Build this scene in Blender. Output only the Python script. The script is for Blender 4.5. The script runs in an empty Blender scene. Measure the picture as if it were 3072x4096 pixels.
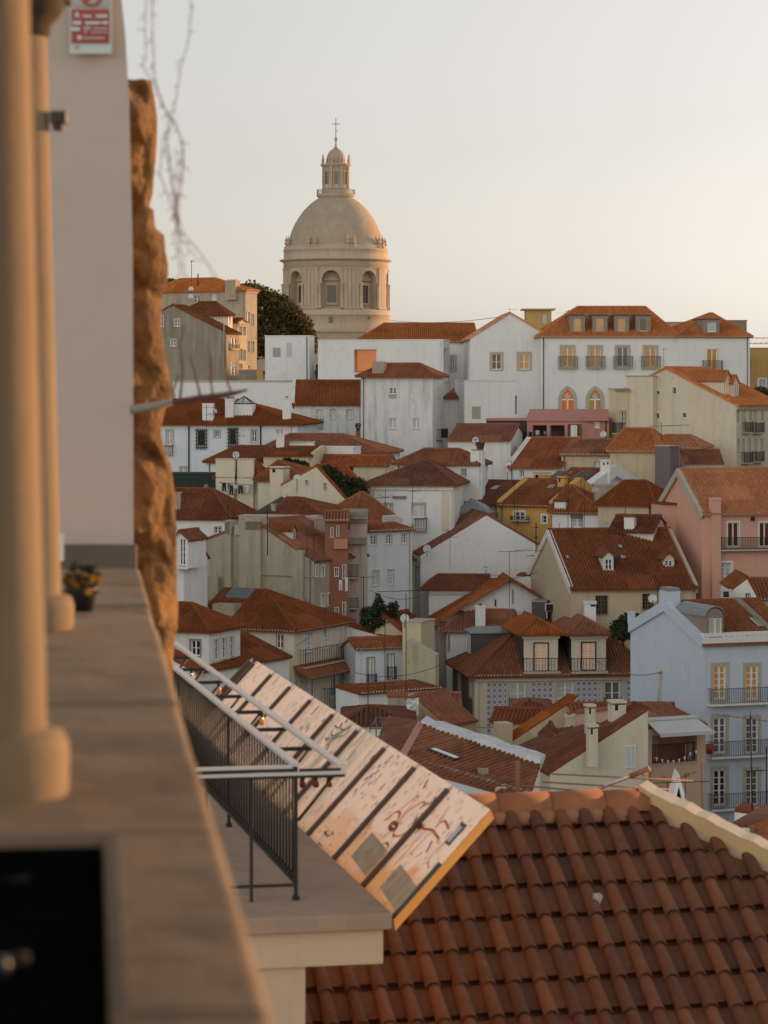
import bpy, bmesh, math, random
from mathutils import Vector, Matrix
RND = random.Random(7)
scene = bpy.context.scene
COL = scene.collection
# ---------------------------------------------------------------- camera model
FP, U0, V0 = 10880.0, 1536.0, 1550.0          # focal length, principal column and horizon row, in photo pixels
def px(u, v, Y):                               # photo pixel + distance -> point in the world
    return Vector(((u-U0)*Y/FP, Y, (V0-v)*Y/FP))
def m_of(p, Y): return p*Y/FP                  # pixels -> metres at a distance

# ---------------------------------------------------------------- materials
def newmat(name):
    m = bpy.data.materials.new(name); m.use_nodes = True
    nt = m.node_tree; b = nt.nodes['Principled BSDF']
    return m, nt, b
def N(nt, t, **kw):
    n = nt.nodes.new(t)
    for k, v in kw.items():
        if k in n.inputs.keys(): n.inputs[k].default_value = v
        else: setattr(n, k, v)
    return n
def L(nt, a, b): nt.links.new(a, b)
def math_(nt, op, a, b=None, clamp=False):
    n = nt.nodes.new('ShaderNodeMath'); n.operation = op; n.use_clamp = clamp
    for i, x in enumerate((a, b)):
        if x is None: continue
        if hasattr(x, 'links'): L(nt, x, n.inputs[i])
        else: n.inputs[i].default_value = x
    return n.outputs[0]
def mixc(nt, fac, a, b, mode='MIX'):
    n = nt.nodes.new('ShaderNodeMix'); n.data_type = 'RGBA'; n.blend_type = mode
    for s, x in ((n.inputs[0], fac), (n.inputs[6], a), (n.inputs[7], b)):
        if hasattr(x, 'links'): L(nt, x, s)
        elif isinstance(x, (int, float)): s.default_value = x
        else: s.default_value = (*x[:3], 1)
    return n.outputs[2]
def ramp(nt, x, lo, hi, a=0., b=1.):
    n = nt.nodes.new('ShaderNodeMapRange'); n.inputs[1].default_value = lo; n.inputs[2].default_value = hi
    n.inputs[3].default_value = a; n.inputs[4].default_value = b; L(nt, x, n.inputs[0]); return n.outputs[0]
def objco(nt, scale=(1, 1, 1)):
    tc = N(nt, 'ShaderNodeTexCoord'); oi = N(nt, 'ShaderNodeObjectInfo')
    sc = N(nt, 'ShaderNodeVectorMath', operation='SCALE'); sc.inputs[0].default_value = (37, 61, 53)
    L(nt, oi.outputs['Random'], sc.inputs['Scale'])
    ad = N(nt, 'ShaderNodeVectorMath', operation='ADD'); L(nt, tc.outputs['Object'], ad.inputs[0]); L(nt, sc.outputs[0], ad.inputs[1])
    mp = N(nt, 'ShaderNodeMapping'); mp.inputs['Scale'].default_value = scale; L(nt, ad.outputs[0], mp.inputs['Vector'])
    return mp.outputs[0]
def noise(nt, vec, scale, detail=3, rough=.55):
    n = N(nt, 'ShaderNodeTexNoise'); n.inputs['Scale'].default_value = scale; n.inputs['Detail'].default_value = detail
    n.inputs['Roughness'].default_value = rough; L(nt, vec, n.inputs['Vector']); return n.outputs['Fac']
def bump(nt, h, b, strength=.3, dist=.05):
    n = N(nt, 'ShaderNodeBump'); n.inputs['Strength'].default_value = strength; n.inputs['Distance'].default_value = dist
    L(nt, h, n.inputs['Height']); L(nt, n.outputs[0], b.inputs['Normal'])
def dk(c, f): return tuple(x*f for x in c)
def plaster(name, col, stain=.25, dirt=(.16, .13, .1), rough=.9, patch=.2):
    m, nt, b = newmat(name)
    v = objco(nt)
    big = noise(nt, v, .45, 4); fine = noise(nt, v, 6, 3)
    st = noise(nt, objco(nt, (1.6, 1.6, .16)), 1.3, 4, .65)
    c = mixc(nt, ramp(nt, big, .35, .7, 0, patch), col, dk(col, .72))
    c = mixc(nt, ramp(nt, fine, .3, .75, 0, .18), c, dk(col, .75))
    c = mixc(nt, ramp(nt, st, .5, .78, 0, stain), c, dirt)
    pt = noise(nt, objco(nt, (1, 1, .8)), .9, 6, .62); c = mixc(nt, ramp(nt, pt, .6, .645, 0, min(.5, .1+stain*.5)), c, tuple(.55*x+.45*d for x, d in zip(dk(col, .8), dirt)))
    c = mixc(nt, ramp(nt, noise(nt, objco(nt, (1, 1, 1.3)), 1.7, 5, .6), .62, .66, 0, min(.45, .06+stain*.3)), c, dk(col, 1.12))
    L(nt, c, b.inputs['Base Color']); b.inputs['Roughness'].default_value = rough; b.inputs['Specular IOR Level'].default_value = .2
    bump(nt, fine, b, .25, .03)
    return m
def tiles(name, col, dark=.55, moss=(.11, .055, .03), mossamt=.5, p=.24, row=.38):
    m, nt, b = newmat(name)
    uv = N(nt, 'ShaderNodeUVMap'); sp = N(nt, 'ShaderNodeSeparateXYZ'); L(nt, uv.outputs[0], sp.inputs[0])
    fu = math_(nt, 'FLOOR', math_(nt, 'DIVIDE', sp.outputs[0], p)); qv = math_(nt, 'DIVIDE', sp.outputs[1], row); fv = math_(nt, 'FLOOR', qv)
    cb = N(nt, 'ShaderNodeCombineXYZ'); L(nt, fu, cb.inputs[0]); L(nt, fv, cb.inputs[1])
    wn = N(nt, 'ShaderNodeTexWhiteNoise', noise_dimensions='3D'); L(nt, cb.outputs[0], wn.inputs['Vector'])
    c = mixc(nt, ramp(nt, wn.outputs['Value'], 0, 1, 0, .75), col, dk(col, dark))
    c = mixc(nt, ramp(nt, wn.outputs['Value'], .86, .93, 0, .4), c, (min(1, col[0]*1.5), col[1]*1.75, col[2]*2))
    v = objco(nt)
    c = mixc(nt, ramp(nt, noise(nt, v, .35, 5, .6), .42, .72, 0, mossamt), c, moss)
    c = mixc(nt, ramp(nt, noise(nt, v, 3, 3), .45, .8, 0, .35), c, dk(col, .5))
    pa = N(nt, 'ShaderNodeCombineXYZ'); L(nt, math_(nt, 'FLOOR', math_(nt, 'DIVIDE', sp.outputs[0], p*9)), pa.inputs[0]); L(nt, math_(nt, 'FLOOR', math_(nt, 'DIVIDE', sp.outputs[1], row*5)), pa.inputs[1])
    wp = N(nt, 'ShaderNodeTexWhiteNoise', noise_dimensions='3D'); L(nt, pa.outputs[0], wp.inputs['Vector']); oi = N(nt, 'ShaderNodeObjectInfo')       # replaced patches, and no two roofs of one tone
    c = mixc(nt, ramp(nt, wp.outputs['Value'], .8, .82, 0, .3), c, (col[0]*1.35, col[1]*1.5, col[2]*1.7)); c = mixc(nt, ramp(nt, wp.outputs['Value'], .18, .15, 0, .3), c, dk(col, .45))
    hv = N(nt, 'ShaderNodeHueSaturation'); L(nt, c, hv.inputs['Color']); L(nt, ramp(nt, oi.outputs['Random'], 0, 1, .74, 1.16), hv.inputs['Value']); L(nt, ramp(nt, math_(nt, 'FRACT', math_(nt, 'MULTIPLY', oi.outputs['Random'], 7.3)), 0, 1, .82, 1.05), hv.inputs['Saturation']); c = hv.outputs[0]
    L(nt, c, b.inputs['Base Color']); b.inputs['Roughness'].default_value = .9; b.inputs['Specular IOR Level'].default_value = .12
    fr = math_(nt, 'FRACT', qv)
    bump(nt, fr, b, .8, .06)
    return m
def plain(name, col, rough=.6, metal=0, var=.25, scale=3, emit=None, es=0):
    m, nt, b = newmat(name)
    v = objco(nt)
    c = mixc(nt, ramp(nt, noise(nt, v, scale, 4), .35, .7, 0, var), col, dk(col, .55))
    L(nt, c, b.inputs['Base Color']); b.inputs['Roughness'].default_value = rough; b.inputs['Metallic'].default_value = metal
    if emit: b.inputs['Emission Color'].default_value = (*emit, 1); b.inputs['Emission Strength'].default_value = es
    return m
def leafmat(name, a, bcol):
    m, nt, b = newmat(name)
    g = N(nt, 'ShaderNodeNewGeometry')
    c = mixc(nt, g.outputs['Random Per Island'], a, bcol)
    L(nt, c, b.inputs['Base Color']); b.inputs['Roughness'].default_value = .7
    tr = N(nt, 'ShaderNodeBsdfTranslucent'); L(nt, c, tr.inputs['Color'])
    mx = N(nt, 'ShaderNodeMixShader'); mx.inputs[0].default_value = .35
    L(nt, b.outputs[0], mx.inputs[1]); L(nt, tr.outputs[0], mx.inputs[2])
    L(nt, mx.outputs[0], nt.nodes['Material Output'].inputs[0])
    return m
W1 = plaster('white_plaster', (.8, .79, .77), .12)
W5 = plaster('cool_white_plaster', (.7, .73, .78), .15)
W2 = plaster('old_white_plaster', (.76, .74, .7), .35)
W3 = plaster('stained_white_plaster', (.74, .73, .71), .6, (.26, .24, .23), patch=.4)
W4 = plaster('bluish_white_plaster', (.6, .66, .76), .1)
CREAM = plaster('cream_plaster', (.66, .55, .38), .25)
CREAM2 = plaster('pale_cream_plaster', (.7, .61, .48), .2)
BEIGE = plaster('beige_plaster', (.6, .48, .33), .3)
GREYW = plaster('grey_render', (.45, .385, .3), .55, (.12, .1, .08), patch=.5)
GREYD = plaster('weathered_dark_render', (.31, .26, .2), .6, (.5, .45, .36), patch=.75)
PINK = plaster('salmon_pink_plaster', (.72, .4, .31), .16, (.4, .2, .13))
PINKD = plaster('faded_rose_plaster', (.52, .24, .2), .25)
PINKP = plaster('pale_pink_plaster', (.56, .42, .37), .4)
PEACH = plaster('peach_plaster', (.66, .45, .34), .2)
YELL = plaster('ochre_yellow_plaster', (.66, .37, .12), .25)
YELL2 = plaster('mustard_plaster', (.56, .35, .12), .2)
REDW = plaster('brick_red_plaster', (.3, .125, .08), .3)
TERRA = plaster('terracotta_plaster', (.5, .24, .16), .2)
PURPLE = plaster('mauve_grey_plaster', (.2, .15, .16), .3)
GREEN = plaster('dark_green_plaster', (.035, .05, .04), .3, (.08, .09, .08))
ZINC = plain('grey_zinc', (.3, .31, .32), .5, .3)
ZINCD = plain('dark_zinc_cladding', (.085, .075, .07), .6, .2)
STONE = plaster('limestone_trim', (.5, .44, .36), .2)
STONEW = plain('white_painted_trim', (.75, .74, .72), .7, 0, .12)
STONED = plain('brown_stone_trim', (.28, .23, .18), .8)
T1 = tiles('clay_tiles', (.37, .112, .038))
T2 = tiles('dark_clay_tiles', (.25, .076, .03), .6, moss=(.09, .042, .022), mossamt=.6)
T3 = tiles('orange_clay_tiles', (.56, .195, .062), .72, mossamt=.15)
T4 = tiles('grey_slate_tiles', (.17, .14, .12), .65, (.08, .06, .05))
T5 = tiles('smooth_brown_roofing', (.3, .1, .042), .9, mossamt=.35, p=.5, row=1.1)
MORT = plain('eave_mortar', (.62, .55, .47), .9)
FRW = plain('white_window_paint', (.78, .78, .78), .5, 0, .05)
FRD = plain('dark_window_paint', (.04, .035, .03), .5)
FRB = plain('brown_window_paint', (.16, .095, .05), .6)
IRON = plain('black_ironwork', (.025, .023, .022), .55, .3)
IRONG = plain('grey_ironwork', (.18, .18, .19), .5, .4)
def glass(name, c, rough=.12, e=None, es=0, var=.5):
    m = plain(name, c, rough, 0, var, 1.1, e, es); m.node_tree.nodes['Principled BSDF'].inputs['Specular IOR Level'].default_value = .8; return m
PANE = {'dark': glass('dark_glass', (.018, .016, .014)), 'grey': glass('grey_glass', (.13, .13, .125)),
        'curtain': glass('curtained_glass', (.5, .5, .48), .2, var=.35), 'brown': glass('brown_glass', (.1, .045, .016)),
        'orange': glass('orange_reflection_glass', (.5, .13, .012), .1, (1, .2, .012), .16, .6),  # sunset reflection put in as orange colour and a faint glow
        'amber': glass('amber_reflection_glass', (.4, .21, .07), .1, (1, .45, .1), .09, .9),  # reflected sunset painted as blotchy amber with a weak glow
        'warm': glass('warm_lit_curtain', (.66, .42, .25), .2, (1, .5, .22), .1, .3),
        'red': glass('dusk_red_glass', (.14, .035, .012), .1), 'white': FRW,
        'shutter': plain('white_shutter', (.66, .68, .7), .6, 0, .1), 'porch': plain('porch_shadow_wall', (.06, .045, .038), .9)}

# ---------------------------------------------------------------- mesh builder
class MB:
    def __init__(s): s.bm = bmesh.new(); s.uv = s.bm.loops.layers.uv.new('UVMap')
    def poly(s, pts, mat=0, uvs=None, smooth=False):
        vs = [s.bm.verts.new(p) for p in pts]
        try: f = s.bm.faces.new(vs)
        except ValueError: return None
        f.material_index = mat; f.smooth = smooth
        if uvs:
            for l, q in zip(f.loops, uvs): l[s.uv].uv = q
        return f
    def hexa(s, p, mat=0, M=None):             # eight corners: 0-3 bottom ring, 4-7 top ring
        if M is not None: p = [M @ Vector(q) for q in p]
        vs = [s.bm.verts.new(q) for q in p]
        for idx in ((3, 2, 1, 0), (4, 5, 6, 7), (0, 1, 5, 4), (1, 2, 6, 5), (2, 3, 7, 6), (3, 0, 4, 7)):
            f = s.bm.faces.new([vs[i] for i in idx]); f.material_index = mat
    def box(s, x0, y0, z0, x1, y1, z1, mat=0, M=None):
        s.hexa([(x0, y0, z0), (x1, y0, z0), (x1, y1, z0), (x0, y1, z0), (x0, y0, z1), (x1, y0, z1), (x1, y1, z1), (x0, y1, z1)], mat, M)
    def tube(s, pts, r, n=6, mat=0, cap=True, smooth=True):
        pts = [Vector(p) for p in pts]; rings = []
        rr = r if isinstance(r, (list, tuple)) else [r]*len(pts)
        for i, p in enumerate(pts):
            d = (pts[min(i+1, len(pts)-1)]-pts[max(i-1, 0)])
            if d.length < 1e-9: d = Vector((0, 0, 1))
            d.normalize()
            a = d.cross(Vector((0, 0, 1)) if abs(d.z) < .9 else Vector((1, 0, 0))).normalized(); b = d.cross(a)
            rings.append([s.bm.verts.new(p+(a*math.cos(2*math.pi*k/n)+b*math.sin(2*math.pi*k/n))*rr[i]) for k in range(n)])
        for i in range(len(rings)-1):
            for k in range(n):
                f = s.bm.faces.new((rings[i][k], rings[i][(k+1) % n], rings[i+1][(k+1) % n], rings[i+1][k])); f.material_index = mat; f.smooth = smooth
        if cap:
            for q in (rings[0][::-1], rings[-1]):
                f = s.bm.faces.new(q); f.material_index = mat
    def lathe(s, prof, n=32, mat=0, c=(0, 0, 0), smooth=True, a0=0, a1=2*math.pi):
        full = abs(a1-a0-2*math.pi) < 1e-6; k_ = n if full else n+1
        rings = [[s.bm.verts.new((c[0]+r*math.cos(a0+(a1-a0)*k/n), c[1]+r*math.sin(a0+(a1-a0)*k/n), c[2]+z)) for k in range(k_)] for r, z in prof]
        for i in range(len(prof)-1):
            for k in range(n):
                j = (k+1) % k_
                try:
                    f = s.bm.faces.new((rings[i][k], rings[i][j], rings[i+1][j], rings[i+1][k])); f.material_index = mat; f.smooth = smooth
                except ValueError: pass
    def build(s, name, mats, parent=None, loc=None, bevel=0):
        me = bpy.data.meshes.new(name)
        if not isinstance(mats, (list, tuple)): mats = [mats]
        for m in mats: me.materials.append(m)
        bmesh.ops.recalc_face_normals(s.bm, faces=s.bm.faces[:]) if len(s.bm.faces) < 60000 else None
        s.bm.to_mesh(me); s.bm.free()
        o = bpy.data.objects.new(name, me); COL.objects.link(o)
        if parent: o.parent = parent
        if loc is not None: o.location = loc
        if bevel:
            bv = o.modifiers.new('soft_edges', 'BEVEL'); bv.width = bevel; bv.segments = 3; bv.limit_method = 'ANGLE'
        return o
def tag(o, label=None, cat=None, group=None, kind=None):
    if label: o['label'] = label
    if cat: o['category'] = cat
    if group: o['group'] = group
    if kind: o['kind'] = kind
    return o
def empty(name, M, label, cat, group=None):
    o = bpy.data.objects.new(name, None); COL.objects.link(o); o.matrix_world = M; o.empty_display_size = .3
    return tag(o, label, cat, group)
def clip(poly, a, b, c):                       # keep a*x+b*y<=c
    out = []
    for i in range(len(poly)):
        p, q = poly[i], poly[(i+1) % len(poly)]
        dp, dq = a*p[0]+b*p[1]-c, a*q[0]+b*q[1]-c
        if dp <= 1e-9: out.append(p)
        if (dp < -1e-9 and dq > 1e-9) or (dp > 1e-9 and dq < -1e-9):
            t = dp/(dp-dq); out.append((p[0]+(q[0]-p[0])*t, p[1]+(q[1]-p[1])*t))
    return out
def add_slope(mb, pts, cols=True, p=.24, thick=.12, mort=False, off=0, prof=(.15, .11)):
    """one roof plane: slab plus rows of half-round cover tiles; pts[0]->pts[1] is the eave, seen from above counter-clockwise"""
    pts = [Vector(q) for q in pts]
    e = (pts[1]-pts[0]).normalized()
    n = Vector((0, 0, 0))
    for i in range(1, len(pts)-1): n += (pts[i]-pts[0]).cross(pts[i+1]-pts[0])
    n.normalize()
    if n.z < 0: n = -n
    t = n.cross(e)
    st = [((q-pts[0]).dot(e), (q-pts[0]).dot(t)) for q in pts]
    uv = [(a+off, b) for a, b in st]
    k = len(pts); dn = Vector((0, 0, -thick))
    top = [mb.bm.verts.new(q) for q in pts]; bot = [mb.bm.verts.new(q+dn) for q in pts]
    f = mb.bm.faces.new(top)
    for l, q in zip(f.loops, uv): l[mb.uv].uv = q
    mb.bm.faces.new(bot[::-1])
    for i in range(k):
        f = mb.bm.faces.new((top[i], bot[i], bot[(i+1) % k], top[(i+1) % k]))
        for l in f.loops: l[mb.uv].uv = (off+.1, .1)
    if not cols: return
    smin, smax = min(a for a, b in st), max(a for a, b in st)
    x = smin+p*.5
    w, h = prof[0]/2, prof[1]
    while x < smax-.03:
        ts = []
        for i in range(k):
            (a0, b0), (a1, b1) = st[i], st[(i+1) % k]
            if (a0-x)*(a1-x) < 0: ts.append(b0+(b1-b0)*(x-a0)/(a1-a0))
        if len(ts) >= 2 and max(ts)-min(ts) > .1:
            t0, t1 = min(ts), max(ts)
            if t0 < .02: t0 = -.05
            jx = RND.uniform(-.02, .02); jh = RND.uniform(-.02, .02)
            ring = []
            for tt in (t0, t1):
                ring.append([pts[0]+e*(x+jx+dx)+t*tt+n*(dz) for dx, dz in ((-w, 0), (-w*.65, h*.8+jh), (0, h+jh), (w*.65, h*.8+jh), (w, 0))])
            for i in range(4):
                vs = (ring[0][i], ring[0][i+1], ring[1][i+1], ring[1][i])
                mb.poly(vs, 0, [(off+x, t0), (off+x, t0), (off+x, t1), (off+x, t1)])
            mb.poly(ring[0][::-1], 1 if mort else 0, [(off+x, 0)]*5)
        x += p
def cap_line(mb, a, b, w=.13, h=.1, mat=0):
    a, b = Vector(a), Vector(b); d = (b-a); ln = d.length
    if ln < .05: return
    d.normalize(); s_ = d.cross(Vector((0, 0, 1)))
    if s_.length < 1e-4: return
    s_.normalize(); up = s_.cross(d)
    n = max(1, int(ln/.42))
    for i in range(n):
        p0 = a+d*(ln*i/n); p1 = a+d*(ln*(i+1)/n); k = 1.12 if i % 2 else 1.0
        r0 = [p0+s_*x*w*k+up*z*h*k for x, z in ((-1, -.6), (-.7, .55), (0, 1), (.7, .55), (1, -.6))]
        r1 = [p1+s_*x*w+up*z*h for x, z in ((-1, -.6), (-.7, .55), (0, 1), (.7, .55), (1, -.6))]
        for j in range(4): mb.poly((r0[j], r0[j+1], r1[j+1], r1[j]), mat, [(i*.3, j*.1)]*4)
        mb.poly(r0[::-1], mat, [(0, 0)]*5); mb.poly(r1, mat, [(0, 0)]*5)

# ---------------------------------------------------------------- terrain
def gz(x, y):
    tab = ((0, -14), (30, -16), (60, -24), (100, -29), (150, -32), (200, -30), (230, -23), (260, -15), (290, -7), (310, -4), (400, -3), (560, 2), (700, 5), (1200, -5), (9000, -60))
    z = tab[-1][1]
    for (y0, z0), (y1, z1) in zip(tab, tab[1:]):
        if y < y1: z = z0+(z1-z0)*max(0, (y-y0))/(y1-y0); break
    if y > 70:                                  # unseen hillside added on the right to shade the valley from the low sun
        e = .1412*min(y, 470)+14
        k = min(1, max(0, (x-e)/36.)); k = k*k*(3-2*k)
        k *= min(1, (y-70)/45.) * (1 if y < 430 else max(0, 1-(y-430)/90.))
        top = 9+7*min(1, max(0, (y-280)/100.)); z = z*(1-k)+top*k if z < top else z
    if 60 < y < 500 and x < -.09*y-10:          # and the slope that climbs on the left
        k = min(1, (-.09*y-10-x)/60.); k = k*k*(3-2*k)*min(1, (y-60)/40.); z = z*(1-k)+(-2)*k if z < -2 else z
    return z

# ---------------------------------------------------------------- houses
class House:
    def __init__(s, name, label, A, B, ev, D=8, uC=None, uL=None, wall=W1, roof=None, rmat=T1, drop=None, o=.3, mort=False, cat='house', group=None, cols=True, base=None, cap=True):
        (ua, ya), (ub, yb) = A, B
        a = Vector(((ua-U0)*ya/FP, ya)); b = Vector(((ub-U0)*yb/FP, yb))
        s.W = (b-a).length; ex = (b-a)/s.W; n = Vector((-ex.y, ex.x))
        def solve(p, u): return ((u-U0)*p.y-FP*p.x)/(FP*n.x-(u-U0)*n.y)
        if uC: D = solve(b, uC)
        if uL: D = solve(a, uL)
        if D <= .3 or D > 60: print('WARN depth', name, label, D); D = 8
        s.D = D
        ez = (V0-ev)*ya/FP
        cs = [a, b, a+n*D, b+n*D]
        if base is None: base = min(gz(c.x, c.y) for c in cs)-.5
        if drop: base = ez-drop
        if base > ez-2: base = ez-3
        s.base = base; s.h = ez-base; s.wall = wall; s.rm = rmat; s.mort = mort; s.holes = {k: [] for k in 'FRLB'}
        yaw = math.atan2(ex.y, ex.x)
        s.M = Matrix.Translation((a.x, a.y, base)) @ Matrix.Rotation(yaw, 4, 'Z'); s.Mi = s.M.inverted()
        s.root = empty(name, s.M, label, cat, group)
        W, D, h = s.W, s.D, s.h
        s.FM = {'F': Matrix(((1, 0, 0, 0), (0, 0, -1, 0), (0, 1, 0, 0), (0, 0, 0, 1))),
                'R': Matrix(((0, 0, 1, W), (1, 0, 0, 0), (0, 1, 0, 0), (0, 0, 0, 1))),
                'L': Matrix(((0, 0, -1, 0), (-1, 0, 0, D), (0, 1, 0, 0), (0, 0, 0, 1))),
                'B': Matrix(((-1, 0, 0, W), (0, 0, 1, D), (0, 1, 0, 0), (0, 0, 0, 1)))}
        s.FW = {'F': W, 'B': W, 'R': D, 'L': D}
        s.prof = {k: [(0, h), (s.FW[k], h)] for k in 'FRLB'}
        s.slopes = []; s.roof = None
        mb = MB(); lines = []; typ = roof[0] if roof else 'flat'
        if typ == 'hip':
            yr = D*(roof[4] if len(roof) > 4 else .5)
            r0 = s.hit(roof[1], roof[3], (0, yr, 0), (0, 1, 0)); r1 = s.hit(roof[2], roof[3], (0, yr, 0), (0, 1, 0))
            x0 = min(max(r0.x, .05), W-.1); x1 = max(min(r1.x, W-.05), x0+.05); zr = max((r0.z+r1.z)/2, h+.3)
            s.zr = zr; ze = h-o*(zr-h)/max(yr, .5)
            c0, c1, c2, c3 = (-o, -o, ze), (W+o, -o, ze), (W+o, D+o, ze), (-o, D+o, ze); p0, p1 = (x0, yr, zr), (x1, yr, zr)
            s.slopes = [[c0, c1, p1, p0], [c1, c2, p1], [c2, c3, p0, p1], [c3, c0, p0]]
            lines = [(p0, p1), (c0, p0), (c1, p1), (c2, p1), (c3, p0)]
        elif typ == 'gx':
            fr = roof[2] if len(roof) > 2 else .5; yr = D*fr; og = roof[3] if len(roof) > 3 else .12
            um = (ua+ub)/2; zr = max(s.hit(um, roof[1], (0, yr, 0), (0, 1, 0)).z, h+.2); s.zr = zr
            k1 = (zr-h)/yr; k2 = (zr-h)/(D-yr)
            s.slopes = [[(-og, -o, h-o*k1), (W+og, -o, h-o*k1), (W+og, yr, zr), (-og, yr, zr)], [(W+og, D+o, h-o*k2), (-og, D+o, h-o*k2), (-og, yr, zr), (W+og, yr, zr)]]
            lines = [((-og, yr, zr), (W+og, yr, zr))]
            s.prof['R'] = [(0, h), (yr, zr), (D, h)]; s.prof['L'] = [(0, h), (D-yr, zr), (D, h)]
        elif typ == 'gy':
            ap = s.hit(roof[1], roof[2], (0, 0, 0), (0, 1, 0)); og = roof[5] if len(roof) > 5 else .05
            xa = min(max(ap.x, .02), W-.02); za = ap.z
            hl = s.hit(ua, roof[3], (0, 0, 0), (0, 1, 0)).z if len(roof) > 3 and roof[3] else h
            hr = s.hit(ub, roof[4], (0, 0, 0), (0, 1, 0)).z if len(roof) > 4 and roof[4] else h
            s.prof['F'] = [(0, hl), (xa, za), (W, hr)]; s.prof['B'] = [(0, hr), (W-xa, za), (W, hl)]
            s.prof['L'] = [(0, hl), (D, hl)]; s.prof['R'] = [(0, hr), (D, hr)]; s.zr = za
            kl = (za-hl)/max(xa, .3); kr = (za-hr)/max(W-xa, .3); o2 = o
            if xa > .3: s.slopes.append([(-o2, D+og, hl-o2*kl), (-o2, -og, hl-o2*kl), (xa, -og, za), (xa, D+og, za)])
            if W-xa > .3: s.slopes.append([(W+o2, -og, hr-o2*kr), (W+o2, D+og, hr-o2*kr), (xa, D+og, za), (xa, -og, za)])
            lines = [((xa, -og, za), (xa, D+og, za))]
        elif typ == 'shed':
            og = .1; zr = s.hit((ua+ub)/2, roof[1], (0, D, 0), (0, 1, 0)).z; zr = max(zr, h+.2); s.zr = zr; k1 = (zr-h)/D
            s.slopes = [[(-og, -o, h-o*k1), (W+og, -o, h-o*k1), (W+og, D, zr), (-og, D, zr)]]
            s.prof['R'] = [(0, h), (D, zr)]; s.prof['L'] = [(0, zr), (D, h)]; s.prof['B'] = [(0, zr), (W, zr)]
        else:
            t = roof[1] if roof and len(roof) > 1 else .12; s.zr = h+t
            mb.box(-.06, -.06, h, W+.06, D+.06, h+t)
        for i, sl in enumerate(s.slopes): add_slope(mb, [Vector(q)+Vector((0, 0, .1)) for q in sl], cols, mort=mort, off=RND.randint(0, 300)*.24)
        if cap:
            for a_, b_ in lines: cap_line(mb, Vector(a_)+Vector((0, 0, .16)), Vector(b_)+Vector((0, 0, .16)))
        s.roof = mb.build('roof', [rmat if s.slopes else (roof[2] if roof and len(roof) > 2 else wall), MORT], s.root)
    def ray(s, u, v):
        return s.Mi @ Vector((0, 0, 0)), s.Mi.to_3x3() @ Vector(((u-U0)/FP, 1, (V0-v)/FP))
    def hit(s, u, v, p, n):
        o, d = s.ray(u, v); n = Vector(n); t = (Vector(p)-o).dot(n)/d.dot(n); return o+d*t
    def face_hit(s, f, u, v):
        FM = s.FM[f]; p = FM @ Vector((0, 0, 0)); n = FM.to_3x3() @ Vector((0, 0, 1))
        return FM.inverted() @ s.hit(u, v, p, n)
    def rect(s, f, u0, v0, u1, v1):
        um, vm = (u0+u1)/2, (v0+v1)/2
        a0, a1 = s.face_hit(f, u0, vm).x, s.face_hit(f, u1, vm).x
        b0, b1 = s.face_hit(f, um, v1).y, s.face_hit(f, um, v0).y
        return min(a0, a1), b0, max(a0, a1), b1
    def _win(s, T, a0, b0, a1, b1, pane, sur, smat, nx, ny, fr, depth, parent, bw=.06):
        """surround + sash + pane in the frame T (a right, b up, c out)"""
        mb = MB(); has = False
        if sur:
            w = sur
            mb.box(a0-w, b0-w*.5, -.02, a0, b1+w, .05, M=T); mb.box(a1, b0-w*.5, -.02, a1+w, b1+w, .05, M=T)
            mb.box(a0, b1, -.02, a1, b1+w, .05, M=T); mb.box(a0-w*.1, b0-w*.6, -.02, a1+w*.1, b0, .08, M=T); has = True
        else:
            mb.box(a0-.05, b0-.07, -.02, a1+.05, b0, .06, M=T)
        win = mb.build('window', smat, parent)
        mb = MB(); z0, z1 = -depth, -depth+.06
        mb.box(a0, b0, z0, a0+bw, b1, z1, M=T); mb.box(a1-bw, b0, z0, a1, b1, z1, M=T)
        mb.box(a0+bw, b1-bw, z0, a1-bw, b1, z1, M=T); mb.box(a0+bw, b0, z0, a1-bw, b0+bw*1.3, z1, M=T)
        iw = a1-a0-2*bw; ih = b1-b0-2.3*bw
        for i in range(1, nx):
            x = a0+bw+iw*i/nx; q = bw*.75 if i*2 == nx else bw*.35
            mb.box(x-q, b0+bw*1.3, z0+.003, x+q, b1-bw, z1+.01, M=T)
        for j in range(1, ny):
            y = b0+1.3*bw+ih*j/ny
            mb.box(a0+bw, y-bw*.3, z0+.006, a1-bw, y+bw*.3, z1-.012, M=T)
        mb.build('sash', fr, win)
        mb = MB(); mb.box(a0, b0, -depth-.03, a1, b1, -depth+.005, M=T)
        mb.build('pane', PANE[pane], win)
        return win
    def win(s, f, u0, v0, u1, v1, pane='dark', sur=0, smat=STONE, nx=2, ny=2, fr=FRW, bal=None, depth=.16, bw=None, label=None):
        a0, b0, a1, b1 = s.rect(f, u0, v0, u1, v1)
        a0 = max(a0, .05); a1 = min(a1, s.FW[f]-.05)
        if a1-a0 < .1 or b1-b0 < .1: print('WARN window', s.root['label'], f, u0, v0, a0, a1, b0, b1); return
        Y = (s.M @ s.FM[f] @ Vector((a0, b0, 0))).y
        s.holes[f].append((a0, b0, a1, b1, depth))
        w = s._win(s.FM[f], a0, b0, a1, b1, pane, sur*Y/FP if sur else 0, smat, nx, ny, fr, depth, s.root, bw or min(.07, (a1-a0)*.12))
        if label: w['label'] = label
        if bal: s.balcony(f, *bal)
        return w
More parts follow.
